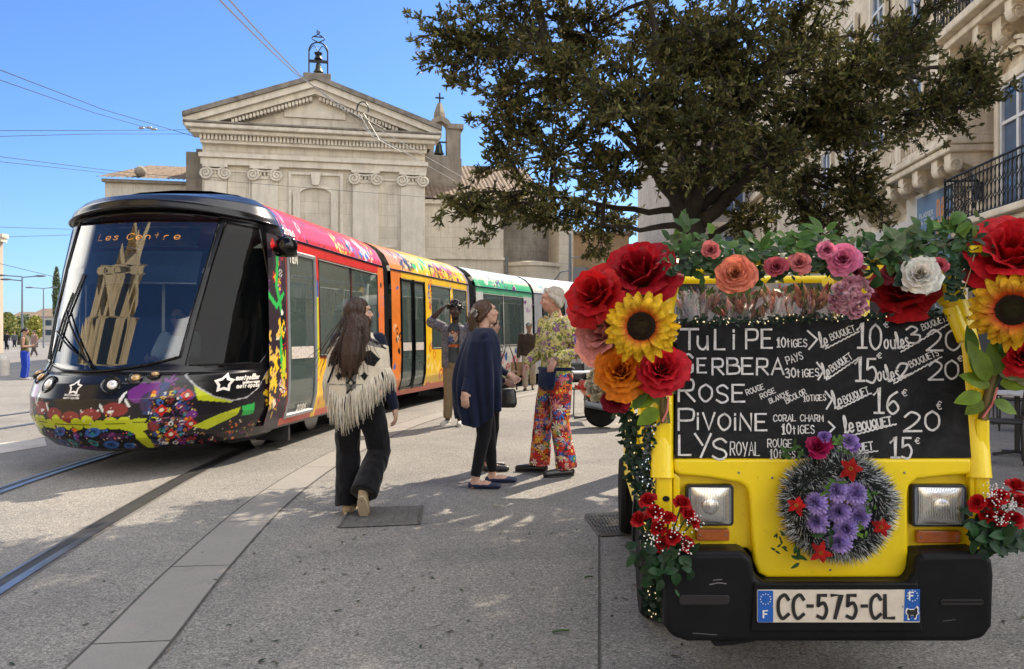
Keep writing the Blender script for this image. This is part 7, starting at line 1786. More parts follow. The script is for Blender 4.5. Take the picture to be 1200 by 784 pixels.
 def brows(s, c):
  mb = MB()
  for sg in (-1, 1): mb.tube([s.hp(sg * x, y, z) for x, y, z in ((.014, .094, .022), (.030, .092, .029), (.047, .076, .024))], [.003 * s.k, .0042 * s.k, .002 * s.k], 6, col=c)
  mb.build('eyebrow', m_vc, s.o, smooth=180)
 def cloth(s, name, mb, mat, amp=.006, sc=(9, 9, 4), vox=None, it=3, cut=None, seed=0):
  me = remesh(mb, vox or s.vox * 1.15, it, .5)
  if amp: folds(me, amp, sc, .55, seed)
  return link(name, me, mat, s.o, smooth=180)
 def top(s, name, mat, zb=.86, pad=.014, sl='long', amp=.006, open_=None, seed=0, arm=1.0, neck=True, flare=0):
  J, k, g = s.J, s.k, s.g; mb = MB(); sec = []
  for (c, a, d) in s.secs:
   z = c[2] / k
   if z >= zb - .02 and z < 1.46: sec.append((c, a + pad * k, d + pad * k))
  c, a, d = sec[0]; sec.insert(0, ((c[0], c[1], zb * k), a * (1 + flare), d * (1 + flare)))
  if neck: sec.append((tuple(J['neck'] + Vector((0, -.004, .005)) * k), .068 * k, .064 * k))
  mb.loft(sec)
  for q in 'RL':
   e = {'long': 1, 'short': .62, 'none': 0}[sl if isinstance(sl, str) else sl[q]]
   if e == 0: continue
   w_ = J['el' + q].lerp(J['wr' + q], .95)
   pts = [J['sh' + q], J['sh' + q].lerp(J['el' + q], .5), J['el' + q]]; rs = [.070, .064, .056]
   if e == 1: pts += [J['el' + q].lerp(w_, .5), w_]; rs += [.052, .042]
   else: pts = [J['sh' + q], J['sh' + q].lerp(J['el' + q], .4), J['sh' + q].lerp(J['el' + q], .8)]; rs = [.072, .07, .07]
   mb.limb(pts, [r * k * arm * (.88 if s.f else 1) for r in rs])
  return s.cloth(name, mb, mat, amp, seed=seed)
 def legs(s, name, mat, rs=(.10, .088, .074, .066, .060), zt=.98, amp=.006, seed=0, low=.02, pad=.012):
  J, k = s.J, s.k; mb = MB(); sec = [(c, a + pad * k, d + pad * k) for c, a, d in s.secs if c[2] / k <= zt]
  c, a, d = sec[0]; sec.insert(0, ((0, 0, .80 * k), a * .8, d * .9)); mb.loft(sec)
  for q in 'RL':
   an = J['an' + q] + Vector((0, 0, low * k))
   mb.tube([J['hi' + q] + Vector((0, 0, .03)), J['hi' + q].lerp(J['kn' + q], .5), J['kn' + q], J['kn' + q].lerp(an, .5), an], [r * k for r in rs], 16); mb.ell(J['hi' + q], rs[0] * k)
  return s.cloth(name, mb, mat, amp, seed=seed, sc=(10, 10, 5))
 def shoe(s, q, mat, sole=None, r=.042, L_=1.0, low=True, sole_h=.018):
  J, k = s.J, s.k; mb = MB(); a, t_ = J['an' + q], J['to' + q]; dv = (t_ - a); dh = Vector((dv.x, dv.y, dv.z if a.z > .13 * k else 0)).normalized()
  z0 = .038 * k if a.z <= .13 * k else None
  heel = a - dh * .04 * k; heel.z = z0 if z0 else a.z - .05 * k
  toe = Vector(t_); toe = toe + dh * .03 * k
  if z0: toe.z = .03 * k
  mid = heel.lerp(toe, .5); mid.z += .004 * k
  mb.limb([heel, mid, toe], [r * .95 * k, r * 1.0 * k, r * .78 * k], 14)
  if not low: mb.limb([heel + Vector((0, 0, .0)), a + Vector((0, 0, .02 * k))], [r * k, r * .95 * k])
  me = remesh(mb, .006, 3); p = coords(me)
  if z0:
   p[:, 2] = np.maximum(p[:, 2], .006); setco(me, p)
  o = link('shoe', me, mat, s.o, smooth=180)
  if sole:
   mb = MB(); up = Vector((0, 0, 1)) if z0 else dh.cross(Vector((1, 0, 0))).normalized();
   if up.z < 0: up = -up
   sd = dh.cross(up).normalized(); P = []
   Ls = (toe - heel).length
   for i in range(20):
    an = 6.283 * i / 20; u, v = math.cos(an), math.sin(an); P.append((lerp(-.04 * k, Ls + .032 * k, .5 + .5 * u), v * .043 * k * (1 - .12 * u)))
   base = heel - up * (heel.z - .0 if z0 else r * .95 * k)
   mb.prism(P, lambda x, y, d: base + dh * x - sd * y * 1 + up * d, 0.001, sole_h * k); mb.build('sole', sole, o, bevel=.003)
  return o
def drape(s, name, mat, neckr, hem, prof, n=90, nv=46, amp=.012, folds_n=9, seed=0, colfn=None, thick=.004, dy=0):
 """cloth hung from the shoulders: hem(phi) -> z; prof(phi, z) -> (rx, ry)"""
 k = s.k; mb = MB(); top = s.J['neck'] + Vector((0, dy, .02 * k))
 uvs = []
 def f(u, v):
  ph = (u - .5) * 2 * math.pi                     # 0 = behind
  zh = hem(ph); z = lerp(top.z, zh, v ** 1.15)
  rx, ry = prof(ph, z)
  wv = max(0, (top.z - z) / .55) ** .8
  fo = amp * wv * (math.sin(ph * folds_n + seed + 1.3 * math.sin(ph * 3)) + .5 * math.sin(ph * folds_n * 2.1 + z * 6))
  uvs.append((ph, z))
  return (top.x * min(1, max(0, 1)) + math.sin(ph) * (rx + fo), top.y - math.cos(ph) * (ry + fo), z)
 mb.grid(f, n, nv, wrap=False)
 if colfn:
  uv = np.array(uvs); mb.c = [tuple(c) for c in colfn(uv[:, 0], uv[:, 1], np.array(mb.v))]
 o = mb.build(name, mat, s.o, smooth=180); md = o.modifiers.new('s', 'SOLIDIFY'); md.thickness = thick
 return o, f
m_vc = M('vertex_tint', (1, 1, 1), .4, vcol=True, var=0)
def strands(s, fn, mat, n, rad_=.0035, seed=1):
 r = random.Random(seed); mb = MB()
 for i in range(n): mb.tube(fn(r), [rad_, rad_, rad_ * .8, rad_ * .4], 4, cap=False)
 mb.build('hair_strands', mat, s.o, smooth=180)
def hairmesh(s, name, fn, mat, vox=.008, amp=.009, sc=(55, 55, 5), it=2):
 mb = MB(); fn(mb); me = remesh(mb, vox, it); folds(me, amp, sc, .2); return link(name, me, mat, s.o, smooth=180)
# ---- woman in the fringed poncho, walking away
q = gd(420, 601)
W = Fig('woman walking away in a cream fringed poncho and wide black trousers', (q.x, q.y), -8, 1.70, (.46, .28, .20), dict(
 hiL=(-.09, 0, .9), knL=(-.11, .06, .49), anL=(-.075, -.02, .085), toL=(-.08, .14, .03), hiR=(.09, 0, .9), knR=(.15, .10, .50), anR=(.11, -.20, .22), toR=(.10, -.12, .06),
 elR=(.225, -.03, 1.12), wrR=(.29, .05, .87), hdR=(.1, .1, -1), elL=(-.22, .02, 1.12), wrL=(-.22, .14, .9), curlR=.3), head=(-70, 4, 0), vox=.0075, female=True)
W.body()
m_navy = cloth_mat('navy_knit', (.010, .014, .032)); m_blackc = cloth_mat('black_cloth', (.008, .008, .010), var=.25)
W.legs('trousers', m_blackc, rs=(.108, .105, .095, .10, .108), zt=1.0, amp=.012, low=-.02)
W.top('sweater', m_navy, zb=.86, pad=.022, amp=.008, arm=1.15)
m_beige = M('beige_leather', (.40, .29, .17), .6, var=.15, sc=30); m_solec = M('cream_sole', (.5, .42, .3), .7, var=.15)
W.shoe('L', m_beige, m_solec, low=False, sole_h=.03); W.shoe('R', m_beige, m_solec, low=False, sole_h=.03)
def wcol(ph, z, P):
 x = P[:, 0]; c = np.empty((len(x), 3)); c[:] = (.62, .55, .43); n = Paint(x, z, (0, 0, 0))
 Pn = Paint(x, z, (0, 0, 0)); Pn.c = c; bk = (.012, .012, .014); gr = (.16, .15, .14); back = P[:, 1] < .03
 full = Pn.c.copy()
 Pn.poly([(-.045, 1.30), (.045, 1.30), (.045, .96), (-.045, .96)], gr)
 for j in range(5):
  zc_ = 1.27 - j * .075
  Pn.poly([(-.045, zc_), (0, zc_ + .037), (.045, zc_), (0, zc_ - .037)], bk); Pn.poly([(-.02, zc_), (0, zc_ + .017), (.02, zc_), (0, zc_ - .017)], (.5, .45, .36))
 for sg in (-1, 1):
  Pn.poly([(sg * .075, 1.27), (sg * .14, 1.30), (sg * .21, 1.23), (sg * .17, 1.17), (sg * .115, 1.185), (sg * .09, 1.225)], bk)
  Pn.poly([(sg * .10, 1.40), (sg * .2, 1.37), (sg * .23, 1.31), (sg * .12, 1.335)], gr); Pn.line([(sg * .1, 1.385), (sg * .22, 1.34)], .006, bk)
  Pn.poly([(sg * .10, 1.13), (sg * .13, 1.1), (sg * .10, 1.06), (sg * .07, 1.1)], bk)
  for j in range(4): Pn.line([(sg * (.06 + .05 * j), 1.42 - .03 * j), (sg * (.085 + .05 * j), 1.40 - .03 * j)], .006, bk)
 Pn.line([(-.3, 1.03), (.3, 1.03)], .004, gr)
 return Pn.c
def whem(ph):
 a = abs(ph) / math.pi; x = math.sin(ph)
 return (.95 + .23 * min(1, abs(ph + .25) / 1.35) ** .9) * W.k
def wprof(ph, z):
 k = W.k; t_ = (1.49 * k - z) / k
 s_ = min(1, max(0, t_ / .13)) ** .62
 rx = lerp(.06, .25 + .10 * max(0, t_ - .13), s_); ry = lerp(.06, .16 + .05 * max(0, t_ - .13), s_)
 return rx * k, ry * k
m_poncho = cloth_mat('poncho_weave', (1, 1, 1), vcol=True, var=.12, weave=160)
po, pf = drape(W, 'poncho', m_poncho, .06, whem, wprof, n=220, nv=110, amp=.010, folds_n=7, colfn=wcol)
r = random.Random(8); mb = MB()
for i in range(560):
 u = r.random(); p = Vector(pf(u, 1)); ph = (u - .5) * 2 * math.pi; L_ = r.uniform(.21, .30) * (1 - .38 * min(1, max(0, abs(ph + .25) - .5)))
 out = Vector((math.sin(ph), -math.cos(ph), 0)); pts = [p + Vector((0, 0, .012))]; sw_ = r.gauss(0, .02); s2 = r.gauss(0, .014)
 for j in range(1, 5): pts.append(p + out * (.008 + .010 * math.sin(j)) + Vector((sw_ * j / 4 + .012 * (j / 4), s2 * j / 4, -L_ * j / 4)))
 mb.tube(pts, [.0034, .0028, .0027, .0026, .002], 4, col=jc((.66, .60, .48), r, .12))
mb.build('fringe', m_poncho, po, smooth=180)
m_hairb = hair_mat('dark_brown_hair', (.016, .009, .006), (.045, .021, .011))
def wh(mb):
 k = W.k; mb.ell(W.hp(0, -.022, .042), (.089 * k, .104 * k, .092 * k), W.hm, 20, 14)
 h0 = W.hp(0, -.07, .03); m_ = Matrix.Identity(3)
 for dx, dy, e in ((-.06, -.10, 1.19), (-.03, -.13, 1.13), (.01, -.135, 1.12), (.045, -.125, 1.15), (.075, -.09, 1.22)):
  a = W.hp(-dx * 1.0, -.075, .045)
  mb.limb([a, Vector((dx * .9 * k, (dy + .055) * k, 1.56 * k)), Vector((dx * 1.1 * k, (dy - .01) * k, 1.44 * k)), Vector((dx * 1.25 * k - .01, (dy - .045) * k, 1.30 * k)), Vector((dx * 1.3 * k - .015, (dy - .06) * k, e * k))], [.05 * k, .052 * k, .046 * k, .04 * k, .014 * k], 12)
 mb.limb([W.hp(.07, .03, .03), W.hp(.082, .0, -.06), W.hp(.08, -.03, -.16)], [.022 * k, .026 * k, .02 * k]); mb.limb([W.hp(-.07, .04, .03), W.hp(-.082, .01, -.06), W.hp(-.08, -.02, -.16)], [.022 * k, .028 * k, .02 * k])
 mb.limb([Vector((-.10, -.12, 1.42)) * k, Vector((-.16, -.15, 1.30)) * k, Vector((-.20, -.16, 1.2)) * k], [.03 * k, .02 * k, .006])
hairmesh(W, 'hair', wh, m_hairb)
def wst(r):
 a = r.uniform(-2.5, 2.5); x0 = .07 * math.sin(a); p0 = W.hp(x0, -.06 - .04 * math.cos(a), .06 - .04 * r.random()); xx = r.gauss(-.02, .075); e = r.uniform(1.06, 1.28)
 return [p0, Vector((xx * .7, -.135 - r.random() * .02, 1.46)), Vector((xx * 1.1 - .01, -.175 - r.random() * .02, 1.3)), Vector((xx * 1.35 - .02 + r.gauss(0, .02), -.18 - r.random() * .03, e))]
strands(W, wst, m_hairb, 130)
W.brows((.02, .012, .008))
mb = MB(); mb.tube([Vector(pf(.40, .12)) + Vector((0, -.012, .01)), Vector(pf(.43, .45)) + Vector((0, -.02, 0)), Vector(pf(.36, .98)) + Vector((0, -.02, 0))], .008, 6); mb.build('bag_strap', m_navy, W.o)
# ---- woman in the navy shawl, facing the man
q = (gd(557, 575) + gd(580, 563)) / 2
N = Fig('woman in a long navy shawl and black trousers facing the man in florals', (q.x - .02, q.y - .05), -84, 1.74, (.50, .30, .22), dict(
 hiR=(.08, 0, .9), anR=(.12, -.08, .085), knR=(.09, .0, .49), toR=(.15, .10, .03), anL=(-.16, .10, .085), knL=(-.11, .06, .49), toL=(-.15, .28, .03),
 elR=(.15, -.10, 1.14), wrR=(.225, -.19, .91), hdR=(.05, .1, -1), nmR=(-1, 0, 0), elL=(-.2, .1, 1.14), wrL=(-.14, .24, 1.05), head=(0, .03, 1.63)), head=(4, 12, 0), vox=.0085, female=True, girth=1.12)
N.body()
N.legs('trousers', m_blackc, rs=(.10, .088, .066, .058, .046), amp=.004, low=.03)
m_flat = M('navy_leather', (.012, .018, .055), .35, var=.1)
N.shoe('R', m_flat, r=.036); N.shoe('L', m_flat, r=.036)
for q_ in 'RL': pass
m_shawl = cloth_mat('navy_shawl', (.011, .016, .040), var=.2, weave=180)
N.top('tunic', m_shawl, zb=.72, pad=.018, sl='long', amp=.006, flare=.1, arm=.85)
def nhem(ph):     # lowest behind, lifted over the near hand, open in front
 return (.60 + .13 * (1 - math.cos(ph - .5)) * .5 + .04 * math.sin(ph * 3 + 1)) * N.k
def nprof(ph, z):
 k = N.k; t_ = (1.49 * k - z) / k; s_ = min(1, max(0, t_ / .13)) ** .45; lo = max(0, t_ - .13)
 bul = math.sin(min(1, lo / .72) * math.pi * .85)
 return lerp(.062, .235 + .04 * bul - .06 * lo, s_) * k, lerp(.062, .165 + .10 * bul * (.6 + .4 * math.cos(ph)) + .02 * lo * math.cos(ph), s_) * k
drape(N, 'shawl', m_shawl, .06, nhem, nprof, n=220, nv=70, amp=.020, folds_n=7, seed=2)
def nh(mb):
 k = N.k; mb.ell(N.hp(0, -.026, .044), (.086 * k, .098 * k, .088 * k), N.hm, 20, 14)
 mb.limb([N.hp(0, -.10, .03), N.hp(0, -.135, -.02), N.hp(.0, -.14, -.10), N.hp(.01, -.13, -.19), N.hp(.02, -.12, -.27)], [.055 * k, .055 * k, .048 * k, .036 * k, .012 * k], 12)
 for sg in (-1, 1): mb.limb([N.hp(sg * .068, .035, .055), N.hp(sg * .078, -.02, .0), N.hp(sg * .06, -.08, -.04)], [.022 * k, .026 * k, .03 * k])
hairmesh(N, 'hair', nh, hair_mat('brown_hair', (.035, .018, .011), (.07, .036, .02)))
def nst(r):
 x = r.gauss(0, .035); return [N.hp(x, -.10, .06), N.hp(x * 1.2, -.16 - r.random() * .02, -.04), N.hp(x * 1.2, -.165 - r.random() * .02, -.15), N.hp(x * 1.4 + r.gauss(0, .01), -.14 - r.random() * .03, r.uniform(-.34, -.24))]
strands(N, nst, bpy.data.materials['brown_hair'], 70, .003, 2)
N.brows((.03, .018, .01))
mb = MB(); b_ = rose_bloom(.042, (.75, .72, .66), rf, 12, ruf=.05, nu=6, nv=4); m = axis_m((.6, -.7, .2)); m.translation = N.hp(.045, -.115, .03); mb.join(b_, m); mb.build('hair_flower', m_pet, N.o, smooth=180)
# ---- companion half hidden behind her
q = at(573, 392, 8.5)
K = Fig('dark haired companion in a dark coat half hidden behind the navy shawl', (q.x, q.y), -80, 1.62, (.42, .26, .19), dict(wrL=(-.2, .2, 1.0), wrR=(.24, .02, .88)), head=(6, 0, 0), vox=.011, female=True)
K.body(); K.legs('trousers', m_blackc, rs=(.1, .09, .072, .066, .06), amp=.004); m_coat = cloth_mat('dark_coat', (.012, .012, .022))
K.top('coat', m_coat, zb=.72, pad=.03, arm=1.1)
K.shoe('R', m_blk); K.shoe('L', m_blk)
hairmesh(K, 'hair', lambda mb: (mb.ell(K.hp(0, -.02, .042), (.09 * K.k, .10 * K.k, .092 * K.k), K.hm), mb.limb([K.hp(0, -.09, .0), K.hp(0, -.10, -.12)], [.06, .045])), hair_mat('black_hair', (.008, .007, .007)), vox=.012)
bg_ = thing('handbag', 'small black handbag hanging by the edge of the navy shawl', 'bag', (q.x + .20, q.y - .3, .66))
mb = MB(); mb.loft([((0, 0, .02), .075, .03), ((0, 0, .06), .095, .045), ((0, 0, .17), .085, .035), ((0, 0, .21), .075, .02)], 16); me = remesh(mb, .01, 4); link('bag_body', me, M('black_leather', (.012, .012, .013), .35), bg_, smooth=180)
mb = MB(); mb.tube([(-.09, 0, .2), (-.08, 0, .45), (0, 0, .7), (.08, 0, .45), (.09, 0, .2)], .008, 6); mb.build('strap', m_blk, bg_)
# ---- man in the floral suit
q = (gd(636, 553) + gd(662, 559)) / 2
F_ = Fig('tall grey haired man in floral shirt and flower patterned trousers', (q.x + .025, q.y), 120, 1.90, (.52, .27, .20), dict(
 anR=(.19, .06, .085), toR=(.30, .20, .03), knR=(.14, .06, .49), anL=(-.12, -.04, .085), toL=(-.10, .14, .03), knL=(-.11, .03, .49),
 elR=(.225, .03, 1.15), wrR=(.19, .20, 1.04), hdR=(-.1, .5, -.75), nmR=(-.3, -.6, -.7), elL=(-.30, -.08, 1.15), wrL=(-.19, .12, 1.10), hdL=(.15, .45, -.8), nmL=(.3, -.6, -.6), curlR=.28, curlL=.3, head=(0, .045, 1.63)), head=(-30, -4, 0), vox=.0085)
F_.body(lambda c, q_, p: c.__setitem__(slice(None), np.where(((q_[:, 2] < -.045) & (q_[:, 2] > -.12) & (q_[:, 1] > .02) & (np.abs(q_[:, 0]) < .07))[:, None], c * np.array((.93, .92, .93)), c)))
m_fshirt = floral_mat('floral_shirt', (.60, .52, .18), [(.26, .10, .30), (.58, .50, .22), (.60, .54, .34), (.18, .07, .24), (.34, .34, .07), (.62, .56, .40)], (.45, .30, .05), [(13, 5, .55, 0), (19, 6, .42, 3.1)], (.11, .15, .03))
m_ftrou = floral_mat('flower_trousers', (.02, .03, .06), [(.60, .02, .02), (.04, .16, .50), (.75, .16, .02), (.70, .60, .45), (.62, .20, .22), (.55, .04, .03), (.72, .40, .06), (.06, .28, .12)], (.75, .50, .08), [(9, 8, .62, 0), (11.5, 6, .52, 2.3), (15, 9, .40, 5.7)], (.30, .03, .02))
F_.legs('trousers', m_ftrou, rs=(.104, .098, .086, .09, .10), amp=.009, low=-.01, zt=.96)
F_.top('shirt', m_fshirt, zb=.90, pad=.022, amp=.009, arm=1.1)
mb = MB()
for sg in (-1, 1): mb.grid(lambda u, v: F_.J['neck'] + Vector((sg * (.02 + .055 * u), .068 - .05 * u * u - .01 * v + .02 * v, .035 - .055 * v + .035 * u)) * F_.k, 6, 4)
o = mb.build('collar', m_fshirt, F_.o, smooth=180, thick=.004)
m_pouch = cloth_mat('navy_pouch', (.008, .014, .045), var=.15)
mb = MB(); mb.loft([((-.07, .155, .80 * F_.k), .09, .03), ((-.075, .165, .84 * F_.k), .135, .05), ((-.08, .16, .93 * F_.k), .145, .045), ((-.085, .15, 1.0 * F_.k), .15, .03)], 24); me = remesh(mb, .008, 3); folds(me, .008, (12, 12, 6), .6); link('waist_pouch', me, m_pouch, F_.o, smooth=180)
mb = MB(); n_ = 30; mb.tube([(.185 * F_.k * math.cos(6.283 * i / n_), .145 * F_.k * math.sin(6.283 * i / n_), .99 * F_.k) for i in range(n_ + 1)], .018, 8); mb.build('belt', m_pouch, F_.o, smooth=60)
m_bshoe = M('black_shoe', (.01, .01, .011), .3, var=.1)
F_.shoe('R', m_bshoe, m_blk, sole_h=.014); F_.shoe('L', m_bshoe, m_blk, sole_h=.014)
def fh(mb):
 k = F_.k; mb.ell(F_.hp(0, -.030, .046), (.083 * k, .092 * k, .082 * k), F_.hm); mb.ell(F_.hp(0, -.06, -.01), (.078 * k, .06 * k, .07 * k), F_.hm)
 mb.limb([F_.hp(-.045, .05, .085), F_.hp(.01, .05, .098), F_.hp(.055, .02, .08)], [.016 * k, .02 * k, .018 * k])
 for sg in (-1, 1): mb.limb([F_.hp(sg * .075, .02, .04), F_.hp(sg * .08, -.03, .0), F_.hp(sg * .065, -.07, -.06)], [.018 * k, .024 * k, .024 * k])
hairmesh(F_, 'hair', fh, hair_mat('grey_hair', (.30, .26, .21), (.46, .41, .34)), amp=.008, sc=(45, 45, 30))
F_.brows((.25, .17, .11))
# ---- man raising his arm
q = gd(534, 498)
Bm = Fig('man with raised arm in an open patterned shirt and khaki trousers', (q.x, q.y), 172, 1.90, (.055, .030, .020), dict(
 elR=(.37, .06, 1.50), wrR=(.19, .08, 1.67), hdR=(-.6, .05, .45), nmR=(-.6, 0, -.6), elL=(-.25, -.05, 1.13), wrL=(-.23, .05, .88), anR=(.12, .0, .085), anL=(-.07, .05, .085), toR=(.15, .16, .03), toL=(-.10, .22, .03)), head=(6, 2, 0), vox=.0095)
Bm.body()
m_khaki = cloth_mat('khaki', (.26, .19, .115)); Bm.legs('trousers', m_khaki, rs=(.10, .092, .078, .07, .062), amp=.008)
def tcol(o):
 me = o.data; p = coords(me); P = Paint(p[:, 0], p[:, 2], (.07, .078, .085)); P.c[:] = (.07, .078, .085); k = Bm.k
 P.ell(.02, 1.27 * k, .085, .09, (.42, .36, .28)); P.ell(.05, 1.24 * k, .05, .05, (.10, .14, .26)); P.ell(-.02, 1.30 * k, .035, .04, (.5, .3, .2)); P.ell(.03, 1.34 * k, .03, .03, (.12, .06, .04))
 P.poly([(-.085, 1.17 * k), (.105, 1.17 * k), (.105, 1.13 * k), (-.085, 1.13 * k)], (.48, .10, .03)); P.scatter(random.Random(2), 20, -.08, .1, 1.12 * k, 1.36 * k, .008, .018, [(.5, .12, .05), (.6, .5, .4), (.05, .05, .06)])
 P.c[p[:, 1] < 0] = (.07, .078, .085); setcol(me, P.c)
ts = Bm.top('t_shirt', cloth_mat('grey_jersey', (1, 1, 1), vcol=True), zb=.90, pad=.016, sl='short', amp=.004); tcol(ts)
m_patt = floral_mat('open_shirt_print', (.16, .16, .19), [(.24, .22, .25), (.08, .085, .12), (.3, .26, .26), (.12, .11, .16)], (.2, .16, .15), [(22, 4, .5, 0), (30, 5, .4, 2)], (.10, .10, .13))
def oshirt():
 k = Bm.k; mb = MB()
 for sg, a0, a1 in ((1, -.15, 1.35), (-1, -.15, 1.35)):
  pass
 for ph0, ph1 in ((.42, 2 * math.pi - .42),):
  def f(u, v):
   ph = lerp(ph0, ph1, u); z = lerp(1.44, .83, v); sx = (.215 - .02 * v) if z < 1.4 else .215 - (z - 1.4) * 1.6; sy = .155 if z < 1.4 else .155 - (z - 1.4) * 1.2
   return (math.sin(ph) * (sx + .012 * math.sin(ph * 7 + v * 3)) * k, math.cos(ph) * (sy + .012 * math.sin(ph * 7)) * k, z * k)
  mb.grid(f, 60, 20)
 o = mb.build('open_shirt', m_patt, Bm.o, smooth=180, thick=.004)
 J = Bm.J
 for q_ in 'RL': mb = MB(); mb.limb([J['sh' + q_], J['sh' + q_].lerp(J['el' + q_], .45), J['sh' + q_].lerp(J['el' + q_], .85)], [.078 * k, .078 * k, .08 * k]); Bm.cloth('sleeve', mb, m_patt, .006)
oshirt()
m_snk = M('white_sneaker', (.55, .54, .52), .6, var=.2); Bm.shoe('R', m_snk, m_white, sole_h=.024); Bm.shoe('L', m_snk, m_white, sole_h=.024)
def bh(mb):
 r = random.Random(4); k = Bm.k; mb.ell(Bm.hp(0, -.02, .055), (.088 * k, .10 * k, .09 * k), Bm.hm)
 for i in range(70):
  a, e = r.uniform(0, 6.283), r.uniform(.0, 1.4); d = Vector((math.cos(a) * math.cos(e), math.sin(a) * math.cos(e) - .15, math.sin(e))); p = Vector((d.x * .088, d.y * .1 - .02, .05 + d.z * .085))
  if p.y > .06 and p.z < .07: continue
  mb.limb([Bm.hp(*p), Bm.hp(*(p + d * .035 + Vector((0, 0, r.uniform(-.02, .02)))))], [.013 * k, .010 * k], 7)
hairmesh(Bm, 'hair', bh, hair_mat('black_hair_short', (.007, .006, .006)), amp=.004)
mb = MB(); k = Bm.k; mb.ell(Bm.hp(0, .045, -.085), (.052 * k, .05 * k, .035 * k), Bm.hm); mb.ell(Bm.hp(0, .088, -.040), (.03 * k, .012 * k, .005 * k), Bm.hm); me = remesh(mb, .007, 1); folds(me, .003, (90, 90, 60)); link('beard', me, bpy.data.materials['black_hair_short'], Bm.o, smooth=180)
# ---- man with cap and paper bag
q = gd(620, 457)
Cm = Fig('man in a grey cap and brown jacket walking with a paper bag', (q.x, q.y), 176, 1.72, (.46, .27, .20), dict(
 anR=(.09, .18, .085), toR=(.10, .34, .04), knR=(.09, .16, .50), anL=(-.09, -.2, .14), toL=(-.10, -.06, .04), knL=(-.09, .02, .49), wrR=(.28, .04, .86), wrL=(-.26, .1, .9), curlR=.6), head=(0, -4, 0), vox=.013)
Cm.body(); Cm.legs('trousers', cloth_mat('cream_trousers', (.46, .38, .28)), rs=(.10, .095, .082, .08, .076), amp=.008); Cm.top('jacket', cloth_mat('brown_jacket', (.075, .05, .036)), zb=.84, pad=.032, amp=.008, arm=1.2)
Cm.shoe('R', m_blk); Cm.shoe('L', m_blk)
mb = MB(); k = Cm.k; mb.ell(Cm.hp(0, -.015, .062), (.090 * k, .108 * k, .070 * k), Cm.hm); mb.limb([Cm.hp(-.04, .10, .055), Cm.hp(.04, .10, .055)], [.028 * k, .028 * k]); mb.ell(Cm.hp(0, .115, .048), (.07 * k, .05 * k, .010 * k), Cm.hm); me = remesh(mb, .010, 1); link('cap', me, cloth_mat('grey_cap', (.14, .14, .13)), Cm.o, smooth=180)
hairmesh(Cm, 'hair', lambda mb: mb.ell(Cm.hp(0, -.035, .0), (.082 * k, .08 * k, .07 * k), Cm.hm), bpy.data.materials['grey_hair'], vox=.012)
h = Matrix.Rotation(rad(176), 3, 'Z') @ Cm.J['wrR']
pb = thing('paper_bag', 'brown paper carrier bag held by the man in the cap', 'bag', (q.x + h.x - .03, q.y + h.y, .38))
m_kraft = M('kraft_paper', (.40, .24, .12), .8, var=.15, sc=9); mb = MB(); mb.add([(-.15, -.07, 0), (.15, -.07, 0), (.15, .07, 0), (-.15, .07, 0), (-.165, -.08, .33), (.165, -.075, .34), (.16, .08, .33), (-.16, .08, .335)], [(3, 2, 1, 0), (0, 1, 5, 4), (1, 2, 6, 5), (2, 3, 7, 6), (3, 0, 4, 7)]); mb.build('bag_body', m_kraft, pb, thick=.004)
mb = MB()
for y in (-.07, .07): mb.tube([(-.06, y, .33), (-.05, y * .6, .44), (.05, y * .6, .44), (.06, y, .33)], .006, 6)
mb.build('handle', m_kraft, pb)
# ---- woman in blue trousers far left
q = gd(29, 445)
B2 = Fig('woman in olive top and bright blue trousers looking down at her phone', (q.x, q.y), -75, 1.62, (.42, .24, .17), dict(elR=(.2, .0, 1.12), wrR=(.06, .22, 1.14), elL=(-.2, .0, 1.12), wrL=(-.06, .24, 1.12), curlR=.7, curlL=.7, hdR=(-.4, .8, .2), hdL=(.4, .8, .2)), head=(0, -28, 0), vox=.015, female=True)
B2.body(); B2.legs('trousers', cloth_mat('blue_trousers', (.015, .05, .40)), rs=(.115, .11, .10, .10, .105), amp=.008, low=-.01); B2.top('tank_top', cloth_mat('olive_top', (.10, .085, .04)), zb=.92, sl='none', pad=.016)
B2.shoe('R', m_snk); B2.shoe('L', m_snk); k = B2.k
hairmesh(B2, 'hair', lambda mb: (mb.ell(B2.hp(0, -.025, .042), (.09 * k, .10 * k, .09 * k), B2.hm), mb.limb([B2.hp(0, -.09, 0), B2.hp(0, -.11, -.05)], [.06 * k, .04 * k])), hair_mat('dark_hair', (.02, .014, .01)), vox=.014)
ph_ = thing('mobile_phone', 'black phone held by the woman in blue trousers', 'phone', tuple(Vector((q.x, q.y, 0)) + Matrix.Rotation(rad(-75), 3, 'Z') @ Vector((0, .33, 1.10))), rad(-75))
mb = MB(); mm = Matrix.Rotation(rad(-50), 3, 'X'); mb.box((0, 0, 0), (.075, .15, .009), m=mm); p_ = mb.build('case', m_blk, ph_, bevel=.003)
mb = MB(); mb.box(mm @ Vector((0, 0, .0055)), (.068, .14, .001), m=mm); mb.build('screen', m_glassd, ph_)
